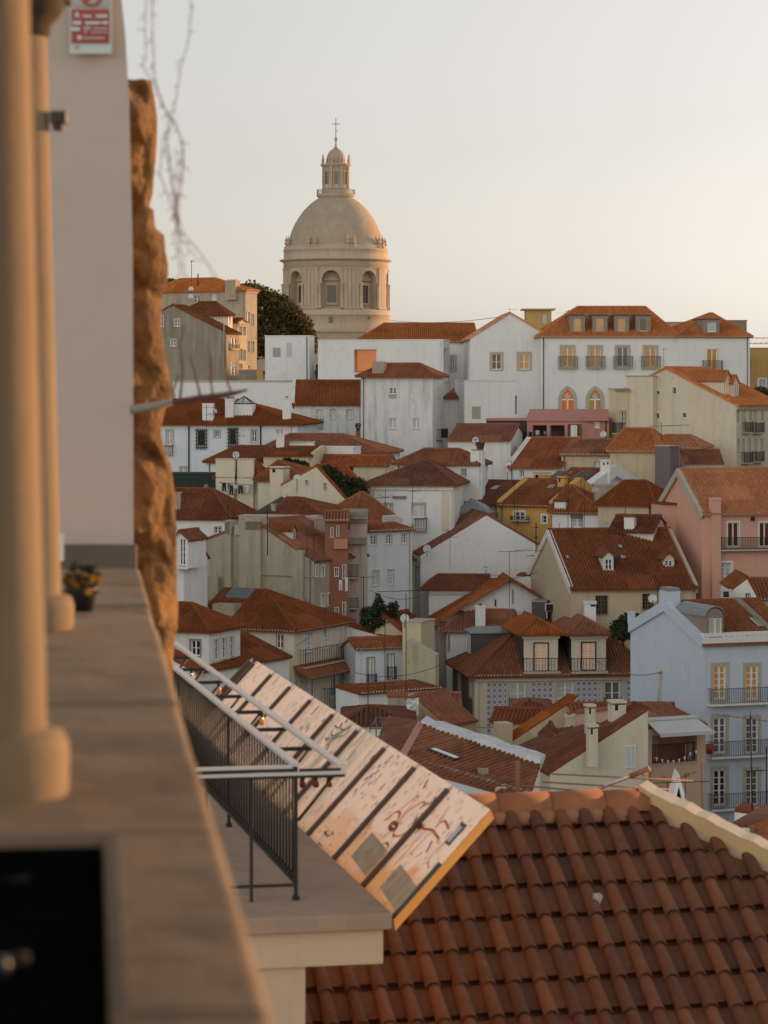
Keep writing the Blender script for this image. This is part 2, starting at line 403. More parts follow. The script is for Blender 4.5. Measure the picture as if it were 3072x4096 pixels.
    def balcony(s, f, u0, v0, u1, v1, out=.4, mat=IRON, slab=STONE, step=.13):
        a0, b0, a1, b1 = s.rect(f, u0, v0, u1, v1); T = s.FM[f]
        mb = MB(); mb.box(a0, b0-.12, .005, a1, b0, out+.05, M=T)
        b = mb.build('balcony', slab, s.root)
        mb = MB(); r = .014
        mb.box(a0, b1-.04, out-.02, a1, b1, out+.02, M=T); mb.box(a0, b0+.06, out-.015, a1, b0+.09, out+.015, M=T)
        for x in (a0, a1-.03): mb.box(x, b1-.04, .01, x+.03, b1, out-.02, M=T); mb.box(x-.005, b0, out-.025, x+.035, b1+.08, out+.025, M=T)
        n = max(2, int((a1-a0)/step))
        for i in range(1, n):
            x = a0+(a1-a0)*i/n; mb.box(x-r, b0+.02, out-r, x+r, b1-.04, out+r, M=T)
        for xx in (a0, a1-.03):
            for k in (1, 2): mb.box(xx+.005, b0, out*k/3-.012, xx+.025, b1-.04, out*k/3+.012, M=T)
        mb.build('railing', mat, b)
        return b
    def slope_hit(s, i, u, v):
        q = [Vector(p) for p in s.slopes[i]]; n = (q[1]-q[0]).cross(q[2]-q[0]); return s.hit(u, v, q[0]+Vector((0, 0, .1)), n)
    def chimney(s, u0, v0, u1, v1, mat=W1, i=0, dep=None, cap='slab', flat=None, name='chimney'):
        um = (u0+u1)/2
        p = s.slope_hit(i, um, v1) if s.slopes and flat is None else s.hit(um, v1, (0, 0, flat if flat is not None else s.zr), (0, 0, 1))
        a = s.hit(u0, v1, p, (0, 1, 0)); b = s.hit(u1, v1, p, (0, 1, 0)); t = s.hit(um, v0, p, (0, 1, 0))
        w = b.x-a.x; d = dep or w*.8; mb = MB(); zt = t.z
        c = .1 if cap else 0
        mb.box(a.x, p.y, p.z-.9, b.x, p.y+d, zt-c*2.2)
        if cap == 'slab': mb.box(a.x-.06, p.y-.06, zt-c*2.2, b.x+.06, p.y+d+.06, zt-c)
        if cap == 'slab' or cap == 'pots':
            k = max(1, int(w/.4))
            for q in range(k):
                xc = a.x+w*(q+.5)/k; mb.box(xc-.11, p.y+d*.25, zt-c, xc+.11, p.y+d*.75, zt+.05, 1)
        if cap == 'tile': mb.box(a.x-.1, p.y-.1, zt-c*2.2, b.x+.1, p.y+d+.1, zt, 1)
        if cap == 'holes':
            mb.box(a.x-.05, p.y-.05, zt-.12, b.x+.05, p.y+d+.05, zt, 0)
            mb.box(a.x+w*.2, p.y-.012, zt-.5, a.x+w*.42, p.y+.01, zt-.2, 2)
        return mb.build(name, [mat, s.rm, PANE['dark']], s.roof)
    def skylight(s, u0, v0, u1, v1, i=0, mat=None, frame=ZINCD, h=.1):
        pl = [s.slope_hit(i, *q) for q in ((u0, v1), (u1, v1))]; pt = s.slope_hit(i, (u0+u1)/2, v0)
        q = [Vector(p) for p in s.slopes[i]]; e = (q[1]-q[0]).normalized(); n = (q[1]-q[0]).cross(q[2]-q[0]).normalized()
        if n.z < 0: n = -n
        t = n.cross(e); w = (pl[1]-pl[0]).dot(e); hh = (pt-pl[0]).dot(t)
        T = Matrix((( e.x, t.x, n.x, pl[0].x), (e.y, t.y, n.y, pl[0].y), (e.z, t.z, n.z, pl[0].z), (0, 0, 0, 1)))
        mb = MB(); f = .07
        mb.box(0, 0, -.05, abs(w), f, h, 0, T); mb.box(0, hh-f, -.05, abs(w), hh, h, 0, T); mb.box(0, f, -.05, f, hh-f, h, 0, T); mb.box(abs(w)-f, f, -.05, abs(w), hh-f, h, 0, T)
        sk = mb.build('skylight', frame, s.root)
        mb = MB(); mb.box(f, f, 0, abs(w)-f, hh-f, h-.02, 0, T); mb.build('glazing', mat or PANE['curtain'], sk)
        return sk
    def dormer(s, u0, v0, u1, v1, win=None, pane='dark', i=0, mat=W1, rmat=None, kind='gable', rise=.6, over=.12, nx=2, ny=2, fr=FRW, sur=0, smat=STONE, ydep=None, bal=None, vbase=None):
        p = s.slope_hit(i, (u0+u1)/2, vbase or v1); pl = (p, (0, 1, 0)); y = p.y
        a = s.hit(u0, v1, *pl); b = s.hit(u1, v1, *pl); t = s.hit((u0+u1)/2, v0, *pl)
        x0, x1, z0, z1 = a.x, b.x, a.z, t.z
        q = [Vector(k) for k in s.slopes[i]]; n = (q[1]-q[0]).cross(q[2]-q[0]); n = n if n.z > 0 else -n
        sl = abs(n.y)/n.z if n.z else 1
        d = ydep or min((z1-z0)/max(sl, .25)+.3, 9)
        T = Matrix.Translation((0, y, 0)) @ s.FM['F']
        mb = MB(); hole = None
        if win:
            um, vm = (win[0]+win[2])/2, (win[1]+win[3])/2
            hole = (s.hit(win[0], vm, *pl).x, s.hit(um, win[3], *pl).z, s.hit(win[2], vm, *pl).x, s.hit(um, win[1], *pl).z)
            sheet(mb, T, x1-x0, [(0, z1), (x1-x0, z1)], [(hole[0]-x0, hole[1], hole[2]-x0, hole[3], .12)], z0-.25, x0)
        else: mb.poly([(x0, y, z0-.2), (x1, y, z0-.2), (x1, y, z1), (x0, y, z1)])
        mb.poly([(x0, y+d, z0-.2), (x0, y, z0-.2), (x0, y, z1), (x0, y+d, z1)], 1); mb.poly([(x1, y, z0-.2), (x1, y+d, z0-.2), (x1, y+d, z1), (x1, y, z1)], 1)
        xm = (x0+x1)/2
        if kind in ('gable', 'arch'): 
            if kind == 'gable': mb.poly([(x0, y, z1), (x1, y, z1), (xm, y, z1+rise)])
            else: mb.poly([(x0, y, z1)]+[(xm-(x1-x0)/2*math.cos(math.pi*k/10), y, z1+rise*math.sin(math.pi*k/10)) for k in range(11)])
        mats = mat if isinstance(mat, (list, tuple)) else [mat, mat]
        dm = mb.build('dormer', mats, s.root)
        mb = MB(); rm = rmat or s.rm; cols = rm in (T1, T2, T3)
        if kind == 'gable':
            k = rise/((x1-x0)/2); ov = over
            for sl_ in ([(x0-ov, y+d, z1-ov*k), (x0-ov, y-ov, z1-ov*k), (xm, y-ov, z1+rise), (xm, y+d, z1+rise)], [(x1+ov, y-ov, z1-ov*k), (x1+ov, y+d, z1-ov*k), (xm, y+d, z1+rise), (xm, y-ov, z1+rise)]):
                add_slope(mb, [Vector(q_)+Vector((0, 0, .08)) for q_ in sl_], cols, thick=.08)
            cap_line(mb, (xm, y-ov, z1+rise+.12), (xm, y+d, z1+rise+.12))
        elif kind == 'hip':
            ov = over; yr = y+min(d*.5, (x1-x0)*.5); z_ = z1-.05
            c = [(x0-ov, y-ov, z_), (x1+ov, y-ov, z_), (x1+ov, y+d, z_), (x0-ov, y+d, z_)]; pk = (xm, yr, z1+rise); pb = (xm, y+d, z1+rise)
            for sl_ in ([c[0], c[1], pk], [c[1], c[2], pb, pk], [c[3], c[0], pk, pb]): add_slope(mb, [Vector(q_)+Vector((0, 0, .08)) for q_ in sl_], cols, thick=.1, mort=s.mort)
            for q_ in (c[0], c[1]): cap_line(mb, Vector(q_)+Vector((0, 0, .14)), Vector(pk)+Vector((0, 0, .14)))
            cap_line(mb, Vector(pk)+Vector((0, 0, .14)), Vector(pb)+Vector((0, 0, .14)))
        elif kind == 'shed':
            add_slope(mb, [(x0-over, y-over, z1), (x1+over, y-over, z1), (x1+over, y+d, z1+rise), (x0-over, y+d, z1+rise)], cols, thick=.1)
        elif kind == 'arch':
            ks = [(xm-((x1-x0)/2+over)*math.cos(math.pi*k/10), z1+(rise+.06)*math.sin(math.pi*k/10)) for k in range(11)]
            for (xa, za), (xb, zb) in zip(ks, ks[1:]): mb.hexa([(xa, y-over, za), (xb, y-over, zb), (xb, y+d, zb), (xa, y+d, za), (xa, y-over, za+.08), (xb, y-over, zb+.08), (xb, y+d, zb+.08), (xa, y+d, za+.08)])
        else: mb.box(x0-over, y-over, z1, x1+over, y+d, z1+.14)
        mb.build('dormer_roof', [rm, MORT], dm)
        if hole:
            Y = (s.M @ Vector((x0, y, z0))).y
            s._win(T, hole[0], hole[1], hole[2], hole[3], pane, sur*Y/FP if sur else 0, smat, nx, ny, fr, .1, dm, .06).name = 'dormer_window'
            w_ = [c_ for c_ in dm.children if c_.name.startswith('dormer_window')][0]
            for c_ in list(w_.children): c_.parent = dm      # keep the tree three deep
        return dm, x0, x1, y, z0, z1
    def coping(s, pts, w=.3, h=.22, mat=W1, dz=.0):      # raised wall top along local points
        mb = MB()
        for p, q in zip(pts, pts[1:]):
            p, q = Vector(p), Vector(q); d = q-p; hd = Vector((d.x, d.y, 0)); sd = Vector((-hd.y, hd.x, 0)).normalized()*w/2
            z = Vector((0, 0, h)); b = Vector((0, 0, -.5))
            mb.hexa([p-sd+b, q-sd+b, q+sd+b, p+sd+b, p-sd+z, q-sd+z, q+sd+z, p+sd+z])
        return mb.build('coping', mat, s.root)
    def gable_coping(s, side, mat=None, w=.3, h=.25):
        x = {'L': -.02, 'R': s.W+.02}.get(side)
        if x is not None:
            f = s.prof[side]; FM = s.FM[side]
            return s.coping([FM @ Vector((a, b+.05, 0)) for a, b in f], w, h, mat or s.wall)
        return s.coping([s.FM['F'] @ Vector((a, b+.05, 0)) for a, b in s.prof['F']], w, h, mat or s.wall)
    def wallbox(s, f, u0, v0, u1, v1, out=.12, mat=None, name='pilaster'):
        a0, b0, a1, b1 = s.rect(f, u0, v0, u1, v1); mb = MB(); mb.box(a0, b0, .003, a1, b1, out, M=s.FM[f]); return mb.build(name, mat or s.wall, s.root)
    def cornice(s, f='F', h=.25, out=.18, mat=STONE, dz=-.03):
        mb = MB(); b1 = s.prof[f][0][1]+dz; W = s.FW[f]
        mb.box(0, b1-h, .003, W, b1-h*.45, out*.6, M=s.FM[f]); mb.box(0, b1-h*.45, .003, W, b1, out, M=s.FM[f])
        return mb.build('cornice', mat, s.root)
    def pipe(s, f, u, v0, v1, r=.05, mat=IRON):
        a, b = s.face_hit(f, u, v0), s.face_hit(f, u, v1); mb = MB()
        mb.tube([s.FM[f] @ Vector((a.x, a.y, .08)), s.FM[f] @ Vector((b.x, b.y, .08))], r); return mb.build('downpipe', mat, s.root)
    def finish(s):
        mb = MB()
        for f in 'FRLB': sheet(mb, s.FM[f], s.FW[f], s.prof[f], s.holes[f], 0)
        s.wo = mb.build('wall', s.wall, s.root)
        if s.W > 4.5 and s.h > 3:                                  # a rain pipe down the front
            x = s.W-.3 if RND.random() < .6 else .3; t = s.prof['F'][0][1]-.2
            if not any(k[0]-.2 < x < k[2]+.2 for k in s.holes['F']):
                mb = MB(); mb.tube([(x, -.09, t), (x, -.09, max(0, t-9))], .05, 6); mb.tube([(x, -.09, t), (x, -.3, t+.12)], .05, 6); mb.build('downpipe', RND.choice((IRONG, IRON, STONE, s.wall)), s.root)
        return s
def sheet(mb, T, W, prof, holes, b0, x0=0):
    """a wall with real openings: grid of quads minus the holes, clipped under the profile"""
    top = max(b for a, b in prof)+.01
    xs = sorted({0., W}.union({a for h in holes for a in (h[0], h[2])})); ys = sorted({b0, top}.union({b for h in holes for b in (h[1], h[3])}))
    xs = [x for x in xs if -1e-6 <= x <= W+1e-6]; ys = [y for y in ys if b0-1e-6 <= y <= top+1e-6]
    for xa, xb in zip(xs, xs[1:]):
        for ya, yb in zip(ys, ys[1:]):
            cx, cy = (xa+xb)/2, (ya+yb)/2
            if any(h[0]-1e-6 < cx < h[2]+1e-6 and h[1]-1e-6 < cy < h[3]+1e-6 for h in holes): continue
            P = [(xa, ya), (xb, ya), (xb, yb), (xa, yb)]
            for (p0, q0), (p1, q1) in zip(prof, prof[1:]):
                if p1-p0 < 1e-6: continue
                k = (q1-q0)/(p1-p0); P = clip(P, -k, 1, q0-k*p0)
                if not P: break
            if len(P) >= 3: mb.poly([T @ Vector((a+x0, b, 0)) for a, b in P])
    for h in holes:
        a0, c0, a1, c1, d = h; q = [(a0, c0), (a1, c0), (a1, c1), (a0, c1)]
        for (p, r), (p2, r2) in zip(q, q[1:]+q[:1]):
            mb.poly([T @ Vector(k) for k in ((p+x0, r, 0), (p2+x0, r2, 0), (p2+x0, r2, -d-.02), (p+x0, r, -d-.02))])

# ---------------------------------------------------------------- small rooftop things
DISHG = 'satellite dishes on the roofs'; ANTG = 'television aerials on the roofs'
DISHM = plain('pale_dish_paint', (.6, .6, .6), .5, 0, .15); DISHD = plain('faded_dish_paint', (.42, .4, .38), .6)
TXT = plain('dark_lettering', (.05, .05, .055), .6)
def text_mesh(name, body, size, mat, parent, M):
    cu = bpy.data.curves.new(name, 'FONT'); cu.body = body; cu.size = size; cu.align_x = 'CENTER'; cu.align_y = 'CENTER'; cu.extrude = .004
    to = bpy.data.objects.new(name, cu); COL.objects.link(to)
    dg = bpy.context.evaluated_depsgraph_get(); me = bpy.data.meshes.new_from_object(to.evaluated_get(dg))
    bpy.data.objects.remove(to); me.materials.clear(); me.materials.append(mat)
    o = bpy.data.objects.new(name, me); COL.objects.link(o); o.parent = parent; o.matrix_local = M; return o
def dish(u, v, Y, d, label, text=None, yaw=0., mat=None, foot=None):
    r = d/2*Y/FP; p = px(u, v, Y)
    M = Matrix.Translation(p) @ Matrix.Rotation(yaw, 4, 'Z') @ Matrix.Rotation(math.radians(90-14), 4, 'X')
    root = empty('satellite_dish', M, label, 'satellite dish', DISHG)
    mb = MB(); mb.lathe([(0.001, 0)]+[(r*k/6, .28*r*(k/6)**2) for k in range(1, 7)]+[(r*1.0, .28*r-.03), (r*.5, .03*r-.03), (.001, -.03)], 24)
    mb.build('reflector', mat or DISHM, root)
    mb = MB(); mb.tube([(0, -r*.9, .2*r), (0, -r*.75, r*.75)], .018); mb.tube([(0, -r*.78, r*.68), (0, -r*.62, r*.86)], .05)
    mb.build('feed_arm', IRONG, root)
    mb = MB(); g = Matrix.Rotation(math.radians(-76), 4, 'X'); q = g @ Vector((0, .25, -(foot or r*1.7)))
    mb.tube([(0, 0, -.03), (0, .02, -.2), tuple(Vector((0, .02, -.2))+(Matrix.Rotation(-math.radians(76), 3, 'X') @ Vector((0, 0, -(foot or r*1.7)))))], .03)
    mb.build('mount', IRONG, root)
    if text: text_mesh('lettering', text, r*.62, TXT, root, Matrix.Translation((0, r*.1, .07*r+.02)))
    return root
def aerial(u, v1, v0, Y, label, arms=(), r=.025, mat=None, lean=0, group=ANTG, els=None):
    """mast from row v1 (foot) up to v0; arms: (row, half length m, kind, yaw)"""
    p = px(u, v1, Y); H = (v1-v0)*Y/FP
    root = empty('tv_aerial', Matrix.Translation(p), label, 'aerial', group)
    mb = MB(); mb.tube([(0, 0, -.4), (lean*H, 0, H)], r); mb.build('mast', mat or IRON, root)
    for (va, hl, kind, yaw) in arms:
        z = (v1-va)*Y/FP; mb = MB(); T = Matrix.Translation((lean*z, 0, z)) @ Matrix.Rotation(yaw, 4, 'Z')
        q = lambda x, y, zz: T @ Vector((x, y, zz))
        mb.tube([q(-hl*.35, 0, 0), q(hl*1.0, 0, hl*.04)], r*.7, 5)
        if kind == 'yagi':
            k = max(4, int(hl/.16))
            for i in range(k):
                x = -hl*.3+hl*1.25*i/(k-1); l_ = .22-.1*i/k
                mb.tube([q(x, -l_, .012), q(x, l_, .012)], r*.4, 4)
        elif kind == 'vhf':
            for i in range(5):
                x = -hl*.3+hl*1.25*i/4; l_ = .75-.09*i; mb.tube([q(x, -l_, .02), q(x, l_, .02)], r*.45, 4)
        elif kind == 'v':
            mb.tube([q(0, 0, 0), q(hl*.7, 0, .25)], r*.5, 4)
        mb.build('boom', mat or IRON, root)
    return root
FOL = leafmat('olive_foliage', (.035, .045, .014), (.1, .085, .03)); FOLD = leafmat('dark_green_foliage', (.018, .028, .012), (.075, .085, .035)); FOLW = leafmat('sunlit_tree_foliage', (.035, .036, .012), (.17, .12, .035))
BARK = plain('bark', (.08, .06, .045), .9)
def crown(mb, blobs, n, size, rnd, conifer=False):
    tot = sum(b[3]*b[4]*b[5] for b in blobs)
    for (x, y, z, rx, ry, rz) in blobs:
        for i in range(int(n*rx*ry*rz/tot)):
            th = rnd.uniform(0, 2*math.pi); cz = rnd.uniform(-1, 1); rr = rnd.uniform(.35, 1)**.5
            rr *= 1+.16*math.sin(th*5+z*3)*math.cos(cz*6+x*2)+rnd.uniform(-.05, .12)
            sx = math.sqrt(1-cz*cz)
            c = Vector((x+rx*rr*sx*math.cos(th), y+ry*rr*sx*math.sin(th), z+rz*rr*cz))
            a = Vector((rnd.gauss(0, 1), rnd.gauss(0, 1), rnd.gauss(0, 1))).normalized(); b = a.cross(Vector((rnd.gauss(0, 1), rnd.gauss(0, 1), rnd.gauss(0, 1)))).normalized()
            l_ = size*rnd.uniform(.6, 1.5); w = l_*rnd.uniform(.35, .6)
            mb.poly([c-a*l_/2, c+b*w/2, c+a*l_/2, c-b*w/2])
def tree(name, label, u, vb, Y, blobs, n, size, mat=FOL, seed=1, trunk=.18, cat='tree', group=None):
    """blobs in photo pixels: (u, v, ru, rv); the trunk foot stands at (u, vb)"""
    p = px(u, vb, Y); root = empty(name, Matrix.Translation(p), label, cat, group); rnd = random.Random(seed); k = Y/FP
    bl = [((bu-u)*k, rnd.uniform(-.5, .5)*ru*k*.4, (vb-bv)*k, ru*k, max(ru, rv)*k*.8, rv*k) for bu, bv, ru, rv in blobs]
    mb = MB(); crown(mb, bl, n, size, rnd); mb.build('crown', mat, root)
    mb = MB(); top = max(b[2] for b in bl)
    mb.tube([(0, 0, -.5), (trunk*.5, 0, top*.3), (0, trunk, top*.6)], [trunk*1.3, trunk, trunk*.6], 8)
    for b in bl: mb.tube([(0, 0, top*.25), (b[0]*.5, b[1]*.5, (top*.3+b[2])*.5), b[:3]], [trunk*.6, trunk*.45, trunk*.2], 6)
    mb.build('trunk', BARK, root); return root
# ================================================================ the domed church (about 620 m away)
def build_church():
    Y = 620.; k = .02576                                       # metres per pixel of an enlarged image crop
    zc = lambda y: (V0-(400+y/2.2117))*Y/FP                    # pixel row in that image crop -> height
    cx = (1343.6-U0)*Y/FP
    root = empty('domed_church', Matrix.Translation((cx, Y, zc(1985))), 'pale limestone church dome with lantern and cross rising above the hilltop', 'church')
    z0 = zc(1985); Z = lambda y: zc(y)-z0
    ST = plaster('church_limestone', (.52, .41, .31), .38, (.2, .15, .11), patch=.35)
    STD = plaster('dome_limestone', (.46, .36, .275), .5, (.22, .17, .13), patch=.55)
    R_ = 460*k
    import bpy as _b
    # drum with eight arched niches cut into it
    mb = MB(); mb.lathe([(R_-3.2, Z(1862)), (R_, Z(1862)), (R_, Z(1440)), (R_-3.2, Z(1440)), (R_-3.2, Z(1862))], 96, smooth=False)
    me = bpy.data.meshes.new('drum'); bmesh.ops.recalc_face_normals(mb.bm, faces=mb.bm.faces[:]); bmesh.ops.remove_doubles(mb.bm, verts=mb.bm.verts[:], dist=1e-4); mb.bm.to_mesh(me); mb.bm.free(); me.materials.append(ST)
    drum = bpy.data.objects.new('drum', me); COL.objects.link(drum); drum.parent = root
    angs = [math.radians(-90-4.4+45*i) for i in range(8)]
    mb = MB(); hw = 80*k; zb, zs, n = Z(1858), Z(1605), 12
    for a in angs:
        T = Matrix.Rotation(a, 4, 'Z'); out = [(-hw, zb), (hw, zb)]+[(hw*math.cos(math.pi*i/n), zs+hw*math.sin(math.pi*i/n)) for i in range(n+1)]
        out = [out[0], out[1]]+out[2:]
        f0 = [mb.bm.verts.new(T @ Vector((R_-2.1, y, z))) for y, z in out]; f1 = [mb.bm.verts.new(T @ Vector((R_+2, y, z))) for y, z in out]
        mb.bm.faces.new(f0[::-1]); mb.bm.faces.new(f1)
        for i in range(len(out)): mb.bm.faces.new((f0[i], f0[(i+1) % len(out)], f1[(i+1) % len(out)], f1[i]))
    bmesh.ops.recalc_face_normals(mb.bm, faces=mb.bm.faces[:]); cm = bpy.data.meshes.new('cut'); mb.bm.to_mesh(cm); mb.bm.free()
    cut = bpy.data.objects.new('cut', cm); COL.objects.link(cut); cut.parent = root
    md = drum.modifiers.new('niches', 'BOOLEAN'); md.object = cut; md.operation = 'DIFFERENCE'; md.solver = 'EXACT'
    dg = bpy.context.evaluated_depsgraph_get(); nm = bpy.data.meshes.new_from_object(drum.evaluated_get(dg)); drum.modifiers.clear(); drum.data = nm; nm.name = 'drum'
    bpy.data.objects.remove(cut)
    for i, a in enumerate(angs):                                # window, pediment, side columns and balustrade of each niche
        if math.sin(a) > .25: continue
        T = Matrix.Rotation(a, 4, 'Z') @ Matrix(((0, 0, 1, R_-2.0), (1, 0, 0, 0), (0, 1, 0, 0), (0, 0, 0, 1)))
        mb = MB(); w, b0, b1 = 42*k, Z(1806), Z(1652)
        mb.box(-w-.25, b0-.3, 0, -w, b1+.3, .25, M=T); mb.box(w, b0-.3, 0, w+.25, b1+.3, .25, M=T); mb.box(-w, b1, 0, w, b1+.3, .25, M=T); mb.box(-w-.3, b0-.45, 0, w+.3, b0, .35, M=T)
        wd = mb.build('window', ST, root)
        mb = MB(); mb.box(-w, b0, .0, w, b1, .06, M=T); mb.build('pane', PANE['dark'], wd)
        mb = MB()
        for j in range(1, 5): x = -w+2*w*j/5; mb.box(x-.05, b0, .07, x+.05, b1, .14, M=T)
        for j in range(1, 8): y = b0+(b1-b0)*j/8; mb.box(-w, y-.05, .075, w, y+.05, .13, M=T)
        mb.build('glazing_bars', FRB, wd)
        mb = MB(); p0 = Z(1608); P = [(-70*k, p0), (70*k, p0), (0, p0+46*k)]
        for (xa, ya), (xb, yb) in zip(P, P[1:]+P[:1]):
            d = Vector((xb-xa, yb-ya)).normalized()*.0; mb.tube([T @ Vector((xa, ya, .35)), T @ Vector((xb, yb, .35))], .22, 4, smooth=False)
        mb.poly([T @ Vector((x, y, .2)) for x, y in P]); mb.build('pediment', ST, root)
        for sx in (-1, 1):
            mb = MB(); c = T @ Vector((sx*98*k, 0, 2.02)); mb.lathe([(.42, Z(1855)), (.42, Z(1840)), (.33, Z(1835)), (.29, Z(1655)), (.38, Z(1648)), (.45, Z(1640)), (.45, Z(1632))], 12, c=(c.x, c.y, 0)); mb.build('column', ST, root)
        mb = MB(); hb = 78*k
        mb.box(-hb, Z(1893), 1.75, hb, Z(1886), 2.25, M=T); mb.box(-hb, Z(1870), 1.75, hb, Z(1862), 2.25, M=T)
        for j in range(14):
            x = -hb+2*hb*(j+.5)/14; mb.box(x-.07, Z(1886), 1.9, x+.07, Z(1870), 2.1, M=T)
        mb.build('balustrade', ST, root)
    for a in angs:                                              # paired pilasters on each pier
        for off in (-6.5, -2.2, 2.2, 6.5):
            aa = a+math.radians(22.5+off)
            if math.sin(aa) > .35: continue
            T = Matrix.Rotation(aa, 4, 'Z'); mb = MB()
            mb.box(R_-.3, -.42, Z(1860), R_+.28, .42, Z(1500), M=T); mb.box(R_-.3, -.5, Z(1512), R_+.4, .5, Z(1498), M=T); mb.box(R_-.3, -.55, Z(1860), R_+.42, .55, Z(1845), M=T)
            mb.build('pilaster', ST, root)
    mb = MB(); pr = [(470, 1440), (476, 1436), (496, 1428), (500, 1420), (490, 1416), (462, 1414), (460, 1345), (466, 1340), (466, 1326), (448, 1322), (446, 1300)]
    mb.lathe([(R_-.1, Z(1498)), (R_+.15, Z(1492)), (R_+.1, Z(1450))]+[(r*k, Z(y)) for r, y in pr]+[(8, Z(1300))], 96); mb.build('entablature', ST, root)
    mb = MB(); cont = [(438, 1305), (424, 1262), (410, 1220), (393, 1165), (364, 1100), (330, 1042), (284, 978), (226, 922), (190, 893), (156, 872)]
    nseg = 96; rib = lambda th: 1+.006*max(0, math.cos(8*(th-angs[0])-math.pi))**8
    rings = [[mb.bm.verts.new((r*k*rib(2*math.pi*i/nseg)*math.cos(2*math.pi*i/nseg), r*k*rib(2*math.pi*i/nseg)*math.sin(2*math.pi*i/nseg), Z(y))) for i in range(nseg)] for r, y in cont]
    for r0, r1 in zip(rings, rings[1:]):
        for i in range(nseg):
            f = mb.bm.faces.new((r0[i], r0[(i+1) % nseg], r1[(i+1) % nseg], r1[i])); f.smooth = True
    mb.build('dome', STD, root)
    for a in angs:                                              # urns and spikes round the foot of the dome
        for off in (-4, 4):
            aa = a+math.radians(22.5+off); c = (math.cos(aa)*448*k, math.sin(aa)*448*k, 0); mb = MB()
            mb.lathe([(.5, Z(1325)), (.5, Z(1305)), (.25, Z(1300)), (.2, Z(1292)), (.5, Z(1278)), (.42, Z(1268)), (.2, Z(1262)), (.4, Z(1250)), (.3, Z(1240)), (.12, Z(1230)), (.02, Z(1205))], 10, c=c); mb.build('urn', ST, root)
    lt = MB(); lt.lathe([(150*k, Z(880)), (158*k, Z(866)), (172*k, Z(852)), (172*k, Z(840)), (165*k, Z(834)), (126*k, Z(832)), (126*k, Z(794)), (116*k, Z(786)), (114*k, Z(600)), (122*k, Z(592)), (137*k, Z(580)), (137*k, Z(572)), (100*k, Z(566)), (90*k, Z(562))], 48)
    lan = lt.build('lantern', ST, root)
    for i in range(8):
        a = math.radians(-90+2+45*i); T = Matrix.Rotation(a, 4, 'Z') @ Matrix(((0, 0, 1, 115*k), (1, 0, 0, 0), (0, 1, 0, 0), (0, 0, 0, 1))); mb = MB()
        mb.box(-17*k, Z(748), -.1, 17*k, Z(640), .03, M=T); mb.build('pane', PANE['dark'], lan)
        mb = MB(); w = 17*k
        for x0, x1, y0, y1 in ((-w-.15, -w, Z(752), Z(636)), (w, w+.15, Z(752), Z(636)), (-w, w, Z(640), Z(634))): mb.box(x0, y0, -.1, x1, y1, .16, M=T)
        for j in range(1, 6): y = Z(748)+(Z(640)-Z(748))*j/6; mb.box(-w, y-.04, .03, w, y+.04, .08, M=T)
        mb.build('window_frame', ST, lan)
        T2 = Matrix.Rotation(a+math.radians(22.5), 4, 'Z'); mb = MB(); mb.box(112*k, -.35, Z(790), 126*k, .35, Z(592), M=T2); mb.build('pier', ST, lan)
        for off in (-5, 5):
            aa = a+math.radians(22.5+off); mb = MB(); mb.lathe([(.22, Z(572)), (.22, Z(552)), (.12, Z(548)), (.26, Z(535)), (.14, Z(524)), (.02, Z(480))], 8, c=(math.cos(aa)*124*k, math.sin(aa)*124*k, 0)); mb.build('spike', ST, lan)
    mb = MB(); n = 48
    mb.lathe([(169*k, Z(797)), (169*k, Z(794)), (167*k, Z(794)), (167*k, Z(797)), (169*k, Z(797))], n)
    for i in range(n): a = 2*math.pi*i/n; mb.tube([(168*k*math.cos(a), 168*k*math.sin(a), Z(836)), (168*k*math.cos(a), 168*k*math.sin(a), Z(795))], .035, 4)
    mb.build('gallery_railing', IRON, lan)
    mb = MB(); mb.lathe([(90*k, Z(562))]+[(88*k*math.cos(t*math.pi/24)**.85 if t < 12 else .25, Z(562)+(Z(430)-Z(562))*math.sin(t*math.pi/24)) for t in range(13)], 40); mb.build('cupola', STD, root)
    mb = MB(); mb.lathe([(18*k, Z(430)), (18*k, Z(418)), (8*k, Z(410)), (11*k, Z(395)), (5*k, Z(384)), (10*k, Z(362)), (15*k, Z(350)), (13*k, Z(335)), (6*k, Z(328)), (4*k, Z(302)), (.05, Z(298))], 14); mb.build('finial', ST, root)
    mb = MB(); mb.tube([(0, 0, Z(300)), (0, 0, Z(160))], .09, 6); mb.tube([(-30*k, 0, Z(212)), (32*k, 0, Z(212))], .08, 6); mb.tube([(0, 0, Z(278)), (14*k, 0, Z(270)), (15*k, 0, Z(264))], .05, 5); mb.build('cross', IRONG, root)
    mb = MB(); mb.lathe([(R_+.2, Z(1862)), (R_+.5, Z(1868)), (R_+.5, Z(1895)), (R_+.75, Z(1905)), (R_+.75, Z(1912)), (R_+.45, Z(1918)), (R_+.5, Z(1990)), (R_+.5, Z(2150))], 96)
    bs = mb.build('base', ST, root)
    for a0, y0, y1, w in ((-4.2, 1928, 1985, 19), (38, 1930, 1950, 13)):
        T = Matrix.Rotation(math.radians(-90+a0), 4, 'Z') @ Matrix(((0, 0, 1, R_+.42), (1, 0, 0, 0), (0, 1, 0, 0), (0, 0, 0, 1))); mb = MB(); mb.box(-w*k, Z(y1), 0, w*k, Z(y0), .1, M=T); mb.build('opening', PANE['dark'], bs)
    mb = MB(); mb.box(-34, -4, Z(2400), 34, 40, Z(2160)); mb.box(-17, -16, Z(2400), 7, -4.001, Z(2068)); mb.box(-17.3, -16.3, Z(2068), 7.3, -4, Z(2050)); mb.build('nave', STD, root)
build_church()

